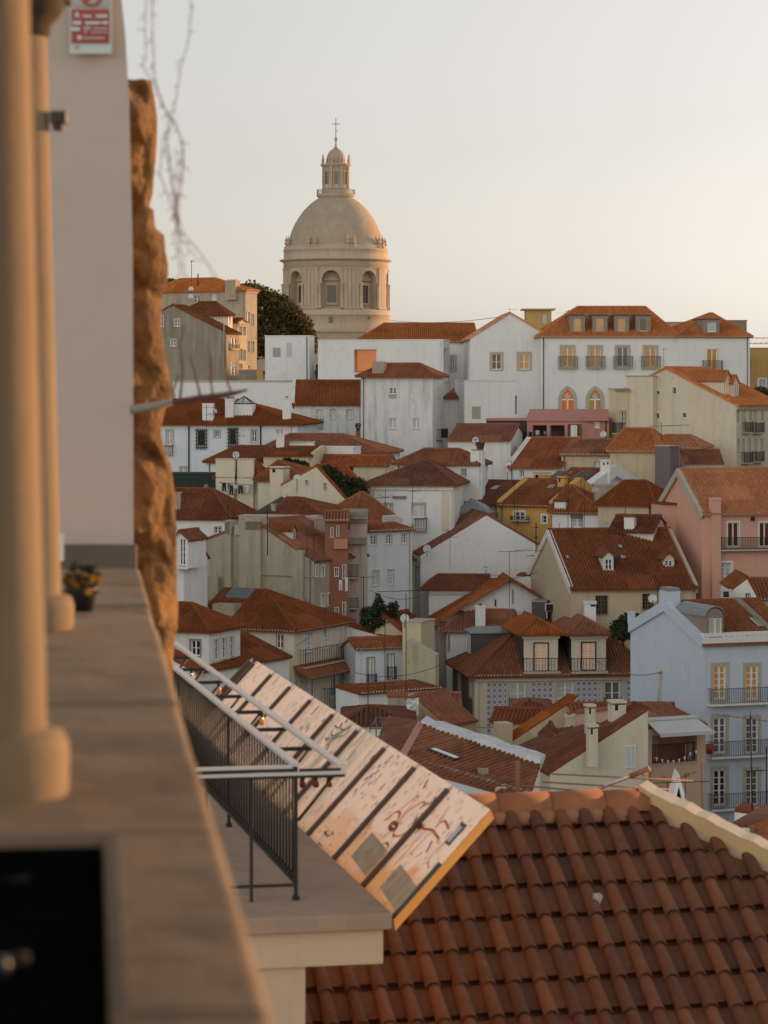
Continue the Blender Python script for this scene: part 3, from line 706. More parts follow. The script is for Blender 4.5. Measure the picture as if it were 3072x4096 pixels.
# ================================================================ ground
def build_ground():
    mb = MB(); xs = [-6000, -1500, -500, -220]+list(range(-140, 241, 8))+[400, 800, 2000, 6000]; ys = [-60, -20, 0, 12, 24]+list(range(32, 420, 8))+[450, 520, 600, 700, 1000, 2000, 5000, 9000]
    vs = [[mb.bm.verts.new((x, y, gz(x, y)+(RND.uniform(-.2, .2) if 60 < y < 400 else 0))) for x in xs] for y in ys]
    for i in range(len(ys)-1):
        for j in range(len(xs)-1):
            f = mb.bm.faces.new((vs[i][j], vs[i][j+1], vs[i+1][j+1], vs[i+1][j])); f.smooth = True
    tag(mb.build('ground', plaster('dusty_ground', (.2, .165, .125), .4, (.06, .055, .03), patch=.6)), 'dusty hillside ground between and below the houses', None, None, 'structure')
build_ground()

# ================================================================ hilltop row
h = House('apartment_house', 'tall pale rendered house beside the big tree at far left', (600, 364), (982, 357), 1163, uC=1028, wall=GREYW, roof=('hip', 720, 857, 1118), rmat=T3)
for a in ((989, 1248, 998, 1298), (1008, 1256, 1016, 1303), (990, 1364, 998, 1410), (1008, 1364, 1016, 1410), (989, 1462, 998, 1476)): h.win('R', *a, pane='grey', sur=4)
h.win('F', 846, 1177, 866, 1201, 'curtain'); h.win('F', 775, 1180, 800, 1212, 'dark', 4)
h.chimney(900, 1119, 941, 1172, GREYW, dep=1.2); h.cornice('R', .5, .3, STONE); h.finish()
h = House('annex_house', 'narrow ornate house squeezed between the grey gable and the tall pale house', (918, 345.6), (950, 345), 1290, uC=988, wall=BEIGE, roof=('gx', 1278), rmat=T2)
for a in ((960, 1306, 967, 1341), (974, 1306, 982, 1341), (960, 1395, 968, 1440), (974, 1400, 982, 1442), (960, 1455, 968, 1474)): h.win('R', *a, pane='grey', sur=2)
h.cornice('R', .5, .3); h.finish()
h = House('attic_house', 'cream attic storey with small tiled roof behind the grey gable wall', (700, 340), (912, 338), 1252, uC=930, wall=CREAM2, roof=('hip', 800, 863, 1212), rmat=T2)
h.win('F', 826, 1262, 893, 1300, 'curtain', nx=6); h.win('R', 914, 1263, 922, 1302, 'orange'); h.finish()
h = House('grey_gable_house', 'big weathered grey gable house with small brown windows at far left', (560, 330), (906, 326), 1330, uC=956, wall=GREYD, roof=('gy', 690, 1222, 1290, 1332), rmat=T2)
for a in ((698, 1276, 719, 1306), (684, 1357, 704, 1385), (633, 1262, 653, 1307), (638, 1358, 653, 1385)): h.win('F', *a, pane='brown', sur=2, smat=STONEW)
for a in ((924, 1353, 932, 1395), (936, 1353, 944, 1395), (924, 1450, 932, 1500), (936, 1450, 944, 1500)): h.win('R', *a, pane='grey')
h.balcony('R', 920, 1376, 950, 1396, .3); h.finish()
dish(934, 1462, 322, 20, 'white satellite dish on the side wall of the weathered grey gable house')
dish(764, 1155, 352, 20, 'upper white satellite dish above the pale house attic at far left'); dish(763, 1186, 352, 21, 'lower white satellite dish of the stacked pair at far left')
aerial(766, 1160, 1040, 354, 'slim roof aerial rising against the sky at far left', ((1046, .5, 'v', .3),), .04); aerial(792, 1130, 1095, 356, 'short flue pipe on the far left tiled roof', (), .09)
tree('evergreen_tree', 'large dark tree with sun catching its right edge in front of the dome', 1090, 1420, 380, [(1005, 1180, 70, 50), (965, 1163, 42, 34), (1040, 1180, 40, 34), (1095, 1190, 34, 24), (1185, 1262, 32, 28), (1236, 1330, 24, 26), (1262, 1385, 16, 28), (1060, 1230, 90, 70), (1130, 1270, 80, 75), (1180, 1320, 70, 75), (1215, 1370, 52, 65), (1080, 1340, 130, 90), (1240, 1360, 28, 45), (1130, 1195, 28, 22), (960, 1300, 60, 120)], 26000, .5, FOLW, 3, .4)
tree('treetop', 'small treetop peeping over the far left roof', 690, 1160, 400, [(685, 1128, 22, 14), (668, 1128, 16, 12)], 500, .3, FOLW, 5, .1)
h = House('cube_building', 'windowless white cube building in front of the large tree', (1060, 320), (1238, 319.3), 1345, uC=1258, wall=W1, roof=('flat', .1), base=-4)
h.wallbox('F', 1091, 1391, 1122, 1428, .03, plain('grey_panel', (.36, .36, .38), .7), 'vent_panel'); h.wallbox('F', 1146, 1371, 1167, 1428, .02, plain('pale_grey_panel', (.55, .56, .58), .7), 'vent_panel')
mb = MB(); q = h.face_hit('F', 1124, 1497); mb.tube([h.FM['F'] @ Vector((q.x, q.y, -.05)), h.FM['F'] @ Vector((q.x, q.y, .08))], .28, 16); mb.build('round_vent', STONEW, h.root); h.finish()
mb = MB()
for i in range(14): mb.box(0, i*.32, i*.3-3.5, 1.6, i*.32+.34, i*.3-3.2)
o = mb.build('stair', ZINCD, None, px(1259, 1480, 318)); tag(o, 'dark outdoor stair in the slot between cube and gallery', 'stair')
def wallrun(label, pts, Y, bottom, mat, th=.5, cop=None, name='terrace_wall'):
    p0 = px(pts[0][0], pts[0][1], Y); root = empty(name, Matrix.Translation(p0), label, 'wall'); mb = MB()
    for (ua, va), (ub, vb) in zip(pts, pts[1:]):
        a, b = px(ua, va, Y)-p0, px(ub, vb, Y)-p0; zb = (V0-bottom)*Y/FP-p0.z
        mb.hexa([(a.x, 0, zb), (b.x, 0, zb), (b.x, th, zb), (a.x, th, zb), (a.x, 0, a.z), (b.x, 0, b.z), (b.x, th, b.z), (a.x, th, a.z)])
    mb.build('wall', mat, root)
    if cop:
        mb = MB()
        for (ua, va), (ub, vb) in zip(pts, pts[1:]):
            a, b = px(ua, va, Y)-p0, px(ub, vb, Y)-p0
            mb.hexa([(a.x, -.08, a.z+.003), (b.x, -.08, b.z+.003), (b.x, th+.08, b.z+.003), (a.x, th+.08, a.z+.003), (a.x, -.08, a.z+.2), (b.x, -.08, b.z+.2), (b.x, th+.08, b.z+.2), (a.x, th+.08, a.z+.2)])
        mb.build('coping', cop, root)
    return root
wallrun('long white terrace wall with stone coping under the cube building', [(691, 1528), (1285, 1528)], 312, 1680, W1, .6, STONE)
wallrun('dark low garden wall beside the weathered grey gable', [(955, 1478), (1027, 1478)], 325, 1560, GREYD, .4)
wallrun('short ochre pillar wall left of the cube', [(1028, 1478), (1052, 1480)], 322, 1560, YELL2, .6)
h = House('gallery_building', 'low white gallery with one big square orange window', (1272, 312), (1773, 309), 1362, uC=1799, wall=W1, roof=('flat', .1), base=-6)
h.win('F', 1416, 1398, 1506, 1487, 'orange', nx=1, ny=1, fr=FRB, depth=.9, bw=.06, label='large square window with painted orange reflection'); h.win('R', 1776, 1393, 1790, 1530, 'curtain', nx=1, ny=1, depth=.8); h.finish()
h = House('long_roof_house', 'long white house with wide hipped orange roof behind the gallery', (1425, 320), (1905, 320), 1368, D=14, wall=W1, roof=('hip', 1537, 2010, 1298), rmat=T3, mort=True, base=-6)
for a in ((1803, 1427, 1818, 1482), (1865, 1427, 1880, 1482)): h.win('F', *a, pane='dark', sur=9)
h.finish()
h = House('gable_house', 'white gabled house with two stone framed windows on the hilltop', (1880, 306), (2166, 306.2), 1354, D=16, wall=W1, roof=('gy', 2040, 1255, 1354, 1327, .1), rmat=T3, base=-6)
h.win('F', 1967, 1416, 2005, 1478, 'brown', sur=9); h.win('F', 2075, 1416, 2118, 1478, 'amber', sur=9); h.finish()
h = House('rooftop_hut', 'small ochre rooftop hut with flat slab roof on the skyline', (2104, 340), (2206, 340), 1240, D=4, wall=YELL2, roof=('flat', .15, GREYW), drop=3.5)
h.win('F', 2167, 1253, 2190, 1297, 'curtain', nx=1, ny=1, fr=ZINC); mb = MB(); mb.box(-.5, -.5, h.h+.02, h.W+.5, h.D+.5, h.h+.18); mb.build('roof_slab', GREYW, h.root); h.finish()
h = House('convent', 'large white convent with four dormers and gothic arched lower windows', (2163, 301), (2712, 301.5), 1345, D=15, wall=W1, roof=('hip', 2310, 2582, 1232), rmat=T3, mort=True, base=-8)
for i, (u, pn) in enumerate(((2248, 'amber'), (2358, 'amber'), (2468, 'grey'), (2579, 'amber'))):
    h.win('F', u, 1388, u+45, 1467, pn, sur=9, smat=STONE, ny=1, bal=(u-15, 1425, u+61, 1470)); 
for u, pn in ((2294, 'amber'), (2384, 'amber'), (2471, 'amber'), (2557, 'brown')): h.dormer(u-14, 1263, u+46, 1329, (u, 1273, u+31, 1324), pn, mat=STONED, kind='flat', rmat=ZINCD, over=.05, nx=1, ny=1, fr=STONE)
for u in (2270, 2380):                                          # gothic windows
    T = h.FM['F']; c = h.face_hit('F', u, 1600); hw = m_of(22, 301); zb = h.face_hit('F', u, 1649).y; zs = h.face_hit('F', u, 1598).y; zt = h.face_hit('F', u, 1558).y
    def arch(g):
        pts = [(-hw-g, zb), (hw+g, zb)]; R2 = ((zt+g-zs)**2+(hw+g)**2)/(2*(hw+g)); 
        for i in range(9):
            z = zs+(zt+g-zs)*i/8; pts.append((R2 and (hw+g-R2)+math.sqrt(max(R2*R2-(z-zs)**2, 0)), z))
        return pts+[(-x, z) for x, z in pts[:1:-1]]
    o_, i_ = arch(m_of(15, 301)), arch(0); mb = MB(); n = len(o_)
    for a_ in range(n):
        b_ = (a_+1) % n
        if a_ == 0: continue
        q = [o_[a_], o_[b_], i_[b_], i_[a_]]; mb.poly([T @ Vector((c.x+x, z, .12)) for x, z in q])
        mb.poly([T @ Vector((c.x+x, z, d)) for (x, z), d in ((o_[a_], .12), (o_[b_], .12), (o_[b_], 0), (o_[a_], 0))]); mb.poly([T @ Vector((c.x+x, z, d)) for (x, z), d in ((i_[a_], .12), (i_[b_], .12), (i_[b_], 0), (i_[a_], 0))])
    w = mb.build('arched_window', STONE, h.root)
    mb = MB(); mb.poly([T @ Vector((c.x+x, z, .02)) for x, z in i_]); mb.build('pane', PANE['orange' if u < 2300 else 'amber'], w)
    mb = MB(); mb.box(c.x-.09, zb, .03, c.x+.09, zs, .07, M=T); mb.box(c.x-hw, zs-.08, .03, c.x+hw, zs+.08, .075, M=T)
    for a_ in (-50, -25, 0, 25, 50):
        d = math.radians(a_); mb.tube([T @ Vector((c.x, zs, .05)), T @ Vector((c.x+hw*.85*math.sin(d), zs+hw*1.2*math.cos(d), .05))], .035, 4)
    mb.build('tracery', FRW, w)
h.finish()
h = House('convent_wing', 'white wing with steep hipped roof and single dormer at far right', (2711, 301), (2999, 302.5), 1345, D=12, wall=W1, roof=('hip', 2838, 2850, 1258), rmat=T3, mort=True, base=-8)
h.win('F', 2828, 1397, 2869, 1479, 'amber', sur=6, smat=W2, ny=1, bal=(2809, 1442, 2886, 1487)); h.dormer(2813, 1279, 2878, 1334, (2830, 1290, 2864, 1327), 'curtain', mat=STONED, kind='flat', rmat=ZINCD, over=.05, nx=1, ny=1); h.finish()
h = House('flat_block', 'brown flat roofed block behind the steep far right wing', (2890, 318), (2987, 318), 1284, D=8, wall=plaster('brown_block', (.3, .22, .16), .3), roof=('flat',), base=-4); h.finish()
h = House('flat_block', 'grey flat roof between the convent and the far right wing', (2640, 322), (2800, 322), 1291, D=8, wall=GREYW, roof=('flat',), base=-4); h.finish()
h = House('ochre_house', 'ochre yellow house with white framed window at the right edge', (3001, 340), (3150, 340), 1394, D=10, wall=YELL2, roof=('flat',), base=-4); h.win('F', 3036, 1518, 3062, 1560, 'curtain', sur=7, smat=STONEW); h.win('F', 2999, 1442, 3007, 1481, 'dark'); h.finish()
tree('shrub', 'dark green shrub below the ochre house at the right edge', 3040, 1610, 300, [(3040, 1575, 40, 28), (3075, 1590, 30, 22), (3010, 1585, 18, 20)], 2200, .25, FOL, 8, .1, cat='shrub')
def crane():
    Y = 700.; p = px(2999, 1375, Y); root = empty('tower_crane', Matrix.Translation(p), 'distant yellow crane jib on the horizon at the right edge', 'crane'); m = plain('crane_yellow', (.5, .36, .12), .6)
    mb = MB(); w = 14.; 
    for z in (0, 1.5): mb.tube([(0, 0, z), (w, 0, z)], .1, 4)
    for i in range(10): x = w*i/10; mb.tube([(x, 0, 0), (x+w/20, 0, 1.5), (x+w/10, 0, 0)], .07, 4)
    mb.build('jib', m, root); mb = MB(); mb.box(w*.86, -.6, -38, w*.86+1.4, .6, .0); mb.build('mast', m, root); mb = MB(); mb.box(5, -.4, .1, 6.6, .4, .6); mb.build('winch', IRON, root)
crane()
# cream house with the big gable, right
h = House('cream_gable_house', 'large cream gable house with lit attic dormers at the right edge', (2507, 261.7), (2945, 255), 1560, uC=3120, wall=CREAM2, roof=('gy', 2663, 1475, 1556, 1621, .1), rmat=T3, mort=False)
for a in ((2626, 1564, 2639, 1579), (2690, 1549, 2705, 1577), (2625, 1653, 2637, 1675), (2729, 1651, 2745, 1672)): h.win('F', *a, pane='brown', nx=1, ny=1, sur=3, smat=STONEW)
for a in ((2949, 1642, 2955, 1685), (2970, 1642, 2979, 1726), (2999, 1642, 3004, 1680), (3014, 1642, 3024, 1726), (3046, 1642, 3051, 1680), (2949, 1757, 2957, 1808), (2969, 1757, 2976, 1806), (2993, 1755, 3001, 1804), (3018, 1757, 3026, 1838), (3043, 1755, 3051, 1800)): h.win('R', *a, pane='grey', sur=2)
for a in ((2969, 1688, 2999, 1728), (3010, 1690, 3044, 1730), (2963, 1808, 2998, 1850), (3009, 1806, 3044, 1845)): h.balcony('R', *a, .35, IRON)
h.cornice('R', .4, .3); 
si = len(h.slopes)-1
def side_dormer(h, uf, v0, v1, wpx, i, mat, label, pane):
    """dormer on a roof slope that falls to the right: its face looks right, towards the street"""
    p = h.slope_hit(i, uf, v1); t = h.hit(uf, v0, p, (1, 0, 0)); w = wpx*h.M.translation.y/FP; z0, z1 = p.z, t.z; x = p.x
    q = [Vector(k) for k in h.slopes[i]]; n = (q[1]-q[0]).cross(q[2]-q[0]); n = n if n.z > 0 else -n; d = (z1-z0)/max(abs(n.x)/n.z, .2)
    mb = MB(); y0 = p.y; r = .55*w
    mb.poly([(x, y0, z0-.4), (x, y0+w, z0-.4), (x, y0+w, z1), (x, y0+w/2, z1+r), (x, y0, z1)]); mb.poly([(x, y0, z0-.4), (x-d, y0, z0-.4), (x-d, y0, z1), (x, y0, z1)]); mb.poly([(x, y0+w, z0-.4), (x-d, y0+w, z0-.4), (x-d, y0+w, z1), (x, y0+w, z1)])
    dm = mb.build('dormer', mat, h.root); mb = MB()
    add_slope(mb, [(x-d-1, y0-.15, z1-.1), (x+.15, y0-.15, z1-.1), (x+.15, y0+w/2, z1+r+.08), (x-d-1, y0+w/2, z1+r+.08)], True, thick=.08); add_slope(mb, [(x+.15, y0+w+.15, z1-.1), (x-d-1, y0+w+.15, z1-.1), (x-d-1, y0+w/2, z1+r+.08), (x+.15, y0+w/2, z1+r+.08)], True, thick=.08)
    mb.build('dormer_roof', [h.rm, MORT], dm); mb = MB(); mb.box(x+.01, y0+w*.18, z0+.15, x+.05, y0+w*.82, z1-.05); mb.build('pane', PANE[pane], dm)
    mb = MB()
    for a, b in ((.12, .18), (.47, .53), (.82, .88)): mb.box(x+.015, y0+w*a, z0+.1, x+.09, y0+w*b, z1)
    mb.build('sash', FRW, dm)
side_dormer(h, 2896, 1520, 1583, 62, si, CREAM2, '', 'warm'); side_dormer(h, 2930, 1530, 1590, 50, si, CREAM2, '', 'curtain')
h.chimney(2762, 1483, 2782, 1512, CREAM2, si, .6); h.finish()
h = House('cream_wing', 'low cream wing with french door left of the big cream gable', (2434, 263.5), (2508, 260.5), 1558, D=5, wall=CREAM, roof=('flat', .12, GREYW))
h.win('F', 2480, 1644, 2504, 1727, 'grey', ny=4, sur=4, smat=STONE, bal=(2464, 1690, 2500, 1732)); h.wallbox('F', 2466, 1556, 2516, 1566, .15, STONED, 'awning_box'); h.finish()
h = House('stepped_wall_house', 'stepped cream chimney block joined to the big cream gable', (2506, 260.8), (2612, 259.2), 1507, D=1.4, wall=CREAM2, roof=('flat', .12, GREYW)); h.finish()
aerial(2645, 1745, 1690, 243, 'long bare aerial in front of the big cream gable', ((1705, 3., 'vhf', .5),))

# ================================================================ upper slope
h = House('barred_window_house', 'long white house with barred windows and black downpipes at left', (560, 263), (1190, 261), 1694, D=13, wall=W5, roof=('hip', 700, 950, 1604), rmat=T1, o=.45)
h.win('F', 667, 1722, 690, 1783, 'curtain', sur=6, smat=STONE, bal=(644, 1781, 693, 1815))
for a in ((791, 1722, 822, 1786), (918, 1717, 946, 1781)):
    h.win('F', *a, pane='dark', sur=4, nx=1, ny=1); a0, b0, a1, b1 = h.rect('F', *a); mb = MB()
    for i in range(6): x = a0-.1+(a1-a0+.2)*i/5; mb.box(x-.03, b0-.3, .1, x+.03, b1+.2, .14, M=h.FM['F'])
    for i in range(6): y = b0-.1+(b1-b0+.1)*i/5; mb.box(a0-.25, y-.03, .14, a1+.25, y+.03, .18, M=h.FM['F'])
    mb.build('window_bars', IRON, h.root)
h.win('F', 860, 1724, 876, 1747, 'dark', sur=7); h.win('F', 1007, 1721, 1026, 1768, 'dark', sur=6); h.win('F', 1105, 1718, 1134, 1770, 'curtain', sur=6, smat=W2); h.win('F', 722, 1868, 744, 1898, 'curtain', sur=5)
h.wallbox('F', 972, 1716, 983, 1756, .03, W2, 'blind_window'); h.pipe('F', 756, 1705, 1897, .07); h.pipe('F', 1043, 1700, 1778, .07)
h.chimney(809, 1604, 852, 1684, W1, cap='pots'); h.chimney(900, 1590, 933, 1672, W1, cap='slab', dep=1.6); h.chimney(1130, 1588, 1161, 1680, W1, cap='slab', i=0)
p = h.slope_hit(0, 970, 1664); w = m_of(79, 262); z1 = h.hit(970, 1616, p, (0, 1, 0)).z; mb = MB(); mb.box(p.x-w/2, p.y, p.z-.9, p.x+w/2, p.y+w, z1); ln = mb.build('roof_lantern', W1, h.root)
mb = MB(); c = (p.x, p.y+w/2, z1+.75); cs = [(p.x-w/2, p.y, z1+.03), (p.x+w/2, p.y, z1+.03), (p.x+w/2, p.y+w, z1+.03), (p.x-w/2, p.y+w, z1+.03)]
for i in range(4): mb.tube([cs[i], cs[(i+1) % 4]], .05, 4); mb.tube([cs[i], c], .05, 4); m_ = (Vector(cs[i])+Vector(cs[(i+1) % 4]))/2; mb.tube([m_, c], .035, 4)
mb.build('lantern_frame', IRON, ln); mb = MB()
for i in range(4): mb.poly([cs[i], cs[(i+1) % 4], c])
mb.build('lantern_glass', PANE['curtain'], ln); h.finish()
aerial(826, 1690, 1618, 259, 'aerial beside the white chimneys of the barred window house', ((1630, 1., 'yagi', .1), (1660, .9, 'v', .3)))
aerial(943, 1800, 1720, 255, 'aerial below the barred windows of the long white house', ((1745, .9, 'v', .2),)); aerial(1166, 1795, 1678, 256, 'tall aerial at the right end of the barred window house', ((1682, 1.1, 'yagi', .0), (1706, .4, 'v', 0)))
dish(862, 1645, 258, 20, 'thin edge-on satellite dish between two white chimneys', yaw=1.3)
h = House('row_house', 'white house with stained wall and three shuttered windows left of the white tower', (1172, 285), (1450, 285), 1617, D=9, wall=W3, roof=('gx', 1527), rmat=T1)
h.win('F', 1264, 1638, 1288, 1708, 'curtain', ny=4, sur=2); h.win('F', 1321, 1638, 1342, 1676, 'curtain', sur=2); h.win('F', 1385, 1638, 1411, 1676, 'curtain', sur=2); h.win('F', 1386, 1742, 1411, 1775, 'curtain', sur=2); h.win('F', 1320, 1740, 1345, 1775, 'grey', sur=2)
h.balcony('F', 1262, 1676, 1290, 1712, .2); h.gable_coping('L', W2); h.finish()
h = House('tower_house', 'tall white tower house with stained wall and hipped roof at the centre', (1443, 274), (1730, 272.6), 1503, uC=1773, wall=W3, roof=('hip', 1537, 1680, 1460), rmat=T1, o=.5)
h.win('F', 1558, 1551, 1585, 1576, 'dark', sur=0); h.wallbox('F', 1557, 1578, 1586, 1594, .02, GREYW, 'wall_patch')
for a in ((1557, 1673, 1585, 1716), (1651, 1673, 1679, 1716), (1556, 1812, 1584, 1842), (1652, 1813, 1680, 1842)): h.win('F', *a, pane='curtain', ny=1, sur=0, depth=.2)
for a in ((1750, 1549, 1757, 1591), (1750, 1670, 1757, 1714), (1763, 1670, 1769, 1714)): h.win('R', *a, pane='grey')
h.balcony('R', 1745, 1716, 1772, 1752, .5); h.chimney(1489, 1446, 1535, 1495, GREYW, dep=1.6, cap=None); h.finish()
o = mb = MB(); mb.lathe([(.14, 0), (.17, .25), (.19, .28)], 12); crown(mb, [(0, 0, .5, .32, .25, .26)], 120, .16, random.Random(4)); tag(mb.build('potted_plant', FOLD, None, px(1432, 1722, 270)), 'potted plant beside the white tower house wall', 'plant')
mb = MB(); mb.box(-.22, 0, .1, .22, .4, .75); mb.box(-.27, -.03, .75, .27, .43, .82); tag(mb.build('rusty_cabinet', plain('rust', (.3, .09, .035), .8), None, px(1432, 1755, 270)), 'rust red cabinet at the foot of the white tower house', 'cabinet')
h = House('low_roof_house', 'small red roof tucked against the right side of the white tower', (1772, 281), (1882, 280), 1594, D=7, wall=W2, roof=('shed', 1527), rmat=T1); h.win('F', 1834, 1634, 1839, 1670, 'dark'); h.win('F', 1866, 1634, 1872, 1670, 'dark'); h.finish()
h = House('white_block', 'big blank white block in front of the convent wall', (1858, 276), (2070, 276.6), 1524, D=7, wall=W1, roof=('flat', .08)); h.win('F', 2060, 1583, 2068, 1653, 'curtain', nx=1, ny=1, depth=.5); h.wallbox('F', 1888, 1626, 1922, 1675, .04, GREYW, 'wall_patch'); h.finish()
h = House('rose_porch_house', 'faded rose low house with dark openings and hanging laundry', (2108, 263), (2436, 262), 1682, D=6, wall=PINKD, roof=('gx', 1640, .9), rmat=PINKD, cols=False, o=.15, cap=False)
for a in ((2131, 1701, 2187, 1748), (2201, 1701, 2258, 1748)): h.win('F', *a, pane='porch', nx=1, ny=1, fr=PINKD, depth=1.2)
h.win('F', 2271, 1697, 2327, 1745, 'brown', nx=1, ny=1, fr=PINKD, depth=.5); h.wallbox('F', 2340, 1640, 2433, 1683, .5, PINKD, 'upper_block'); h.win('F', 2379, 1687, 2398, 1712, 'curtain', depth=.1); h.wallbox('F', 2285, 1700, 2310, 1750, .8, W2, 'white_chimney'); h.finish()
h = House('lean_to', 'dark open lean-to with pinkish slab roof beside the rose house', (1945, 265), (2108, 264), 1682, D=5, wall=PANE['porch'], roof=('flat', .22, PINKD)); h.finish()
dish(2414, 1738, 252, 26, 'white satellite dish by the corner of the low cream wing', yaw=-.3)
h = House('small_roof_house', 'white house with hipped-back red roof and dish below the white tower', (1792, 255), (2040, 254), 1762, uC=2104, wall=W2, roof=('gx', 1703), rmat=T1); h.win('R', 2060, 1790, 2068, 1815, 'dark'); h.finish()
dish(1902, 1761, 248, 27, 'white lettered satellite dish above the flared chimney pot', 'ZON'); 
mb = MB(); mb.lathe([(.28, 0), (.4, .55), (.46, .62), (.4, .62), (.3, .4)], 14); tag(mb.build('chimney_pot', plain('brown_pot', (.1, .05, .035), .8), None, px(1921, 1797, 237)), 'flared brown chimney pot on the white chimney tower', 'chimney pot')
h = House('hip_roof_house', 'white house with wide red hipped roof and single small square window', (1582, 238), (1908, 236), 1853, uC=1953, wall=W1, roof=('hip', 1700, 1836, 1802), rmat=T1); h.win('F', 1846, 1875, 1864, 1905, 'dark', ny=4, sur=2); h.win('R', 1936, 1880, 1942, 1916, 'grey')
mb = MB(); a = h.hit(1888, 1852, (0, .6, 0), (0, 1, 0)); b = h.hit(1934, 1802, (0, .6, 0), (0, 1, 0)); mb.box(a.x, .02, a.z-6, b.x, 1.2, b.z); mb.box(a.x+.1, .1, b.z, b.x-.1, 1.1, b.z+.08, 1); mb.build('chimney', [W1, T1], h.roof); h.finish()
aerial(1920, 1935, 1780, 233, 'tall thin mast in front of the white chimney tower', ())
h = House('pyramid_roof_house', 'white house with broad hipped roof, french window and beige corner pilasters', (1466, 229), (1815, 228), 1938, uC=1884, wall=W1, roof=('hip', 1690, 1718, 1850), rmat=T1, o=.45)
h.win('F', 1653, 2017, 1697, 2072, 'shutter', ny=3, sur=8, bal=(1651, 2072, 1709, 2118)); h.win('F', 1538, 2015, 1569, 2060, 'curtain', sur=5); h.wallbox('F', 1468, 1946, 1499, 2120, .1, CREAM); h.wallbox('F', 1768, 1946, 1811, 2120, .1, CREAM2); h.wallbox('F', 1571, 1984, 1625, 1993, .2, STONED, 'awning_box'); h.cornice('F', .4, .3, W2); h.finish()
aerial(1541, 2060, 1955, 224, 'aerial with crossbar before the broad hipped roof house', ((1990, 1., 'v', .1), (1990, -.9, 'v', .1))); aerial(1650, 2010, 1900, 222, 'thin tall aerial before the french window', ((1966, .8, 'v', .2), (1924, 1.2, 'vhf', .05)))
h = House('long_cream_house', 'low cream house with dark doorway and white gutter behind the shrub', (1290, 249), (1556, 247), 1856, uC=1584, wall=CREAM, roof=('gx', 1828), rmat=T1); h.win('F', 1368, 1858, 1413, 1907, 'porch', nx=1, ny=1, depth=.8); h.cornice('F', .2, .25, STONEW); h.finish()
h = House('ridge_roof_house', 'red hipped roof running in front of the white tower foot', (1020, 256), (1540, 254), 1810, D=9, wall=W1, roof=('hip', 1160, 1372, 1742), rmat=T1); h.finish()
h = House('terrace_block', 'white parapet terrace with small block below the red hipped roof', (1230, 251), (1412, 250), 1790, D=3, wall=W1, roof=('flat', .1)); h.finish()
h = House('parapet_block', 'low white parapet step with stone capping left of the terrace block', (1158, 252), (1232, 251.5), 1770, D=2, wall=W1, roof=('flat', .1, STONE)); h.finish()
h = House('chimney_stack', 'slim white chimney standing before the red ridge roof', (1105, 250), (1136, 250), 1742, D=1.1, wall=W1, roof=('flat', .12, STONEW), drop=6, cat='chimney'); h.finish()
h = House('yellow_gable_house', 'pale yellow house with red roof and yellow gable above the green shrub', (1054, 247), (1250, 246), 1823, uC=1330, wall=CREAM, roof=('gx', 1793), rmat=T1); h.gable_coping('R', CREAM); h.finish()
h = House('rear_hip_house', 'red hipped roof with lettered dish behind two broad chimneys', (826, 251), (1070, 250), 1848, D=8, wall=W1, roof=('hip', 945, 1060, 1790), rmat=T1); h.finish()
dish(944, 1820, 233, 27, 'white lettered satellite dish above the broad cream chimneys', 'ZON', foot=.9); aerial(944, 1815, 1765, 240, 'short aerial behind the lettered dish on the broad chimneys', ())
h = House('laundry_house', 'cream house with twin broad chimneys and a washing line on its front', (866, 233), (1033, 232), 1906, uC=1080, wall=CREAM, roof=('hip', 960, 1020, 1850), rmat=T1)
for a in ((868, 1838, 944, 1985), (954, 1838, 1018, 1990)):
    q = h.rect('F', *a); mb = MB(); mb.box(q[0], -.35, q[1]-6, q[2], .003-.01, q[3]); mb.box(q[0]-.06, -.4, q[3], q[2]+.06, .1, q[3]+.12, 1); mb.build('chimney', [CREAM2, STONE], h.roof)
h.win('F', 898, 1925, 925, 1975, 'dark', sur=3); h.win('F', 1022, 1925, 1030, 1975, 'curtain', sur=3); h.win('R', 1043, 1925, 1062, 1968, 'dark', sur=4, smat=STONEW); h.finish()
h = House('side_roof_house', 'red roof wing with worn cream chimney beside the washing line house', (1032, 231), (1230, 229), 1920, D=7, wall=CREAM2, roof=('hip', 1030, 1125, 1850), rmat=T1); h.chimney(1079, 1866, 1132, 1965, CREAM2, 0, 1.2, 'holes'); h.finish()
h = House('gable_end_house', 'cream gable end with small window above the grey slate roofs', (1128, 226), (1412, 224.5), 1942, D=9, wall=CREAM2, roof=('gy', 1265, 1868, 1942, 2033, 0), rmat=T1, o=.1); h.win('F', 1220, 1920, 1234, 1944, 'dark', sur=2, smat=STONEW); h.win('F', 1296, 1932, 1305, 1960, 'grey', sur=2); h.finish()
dish(1188, 1911, 222, 27, 'white satellite dish with rusty centre on the cream gable end', foot=1.2)
tree('shrub', 'dark green shrub growing between the cream gable and hipped roof', 1380, 2000, 226, [(1330, 1900, 40, 30), (1375, 1930, 45, 30), (1425, 1945, 45, 35), (1310, 1880, 22, 25), (1450, 1965, 28, 25), (1390, 1965, 60, 30)], 3600, .26, FOLD, 11, .1, cat='shrub')
tree('shrub', 'dark green shrub below the pale yellow gable', 1190, 1900, 242, [(1150, 1850, 22, 20), (1185, 1858, 28, 20), (1215, 1862, 20, 18)], 1500, .24, FOLD, 12, .1, cat='shrub')
h = House('green_wall_house', 'dark green painted low wall at the far left middle', (640, 238), (866, 237), 1897, D=4, wall=GREEN, roof=('flat', .1, GREEN)); h.win('F', 814, 1938, 832, 1965, 'dark'); h.finish()
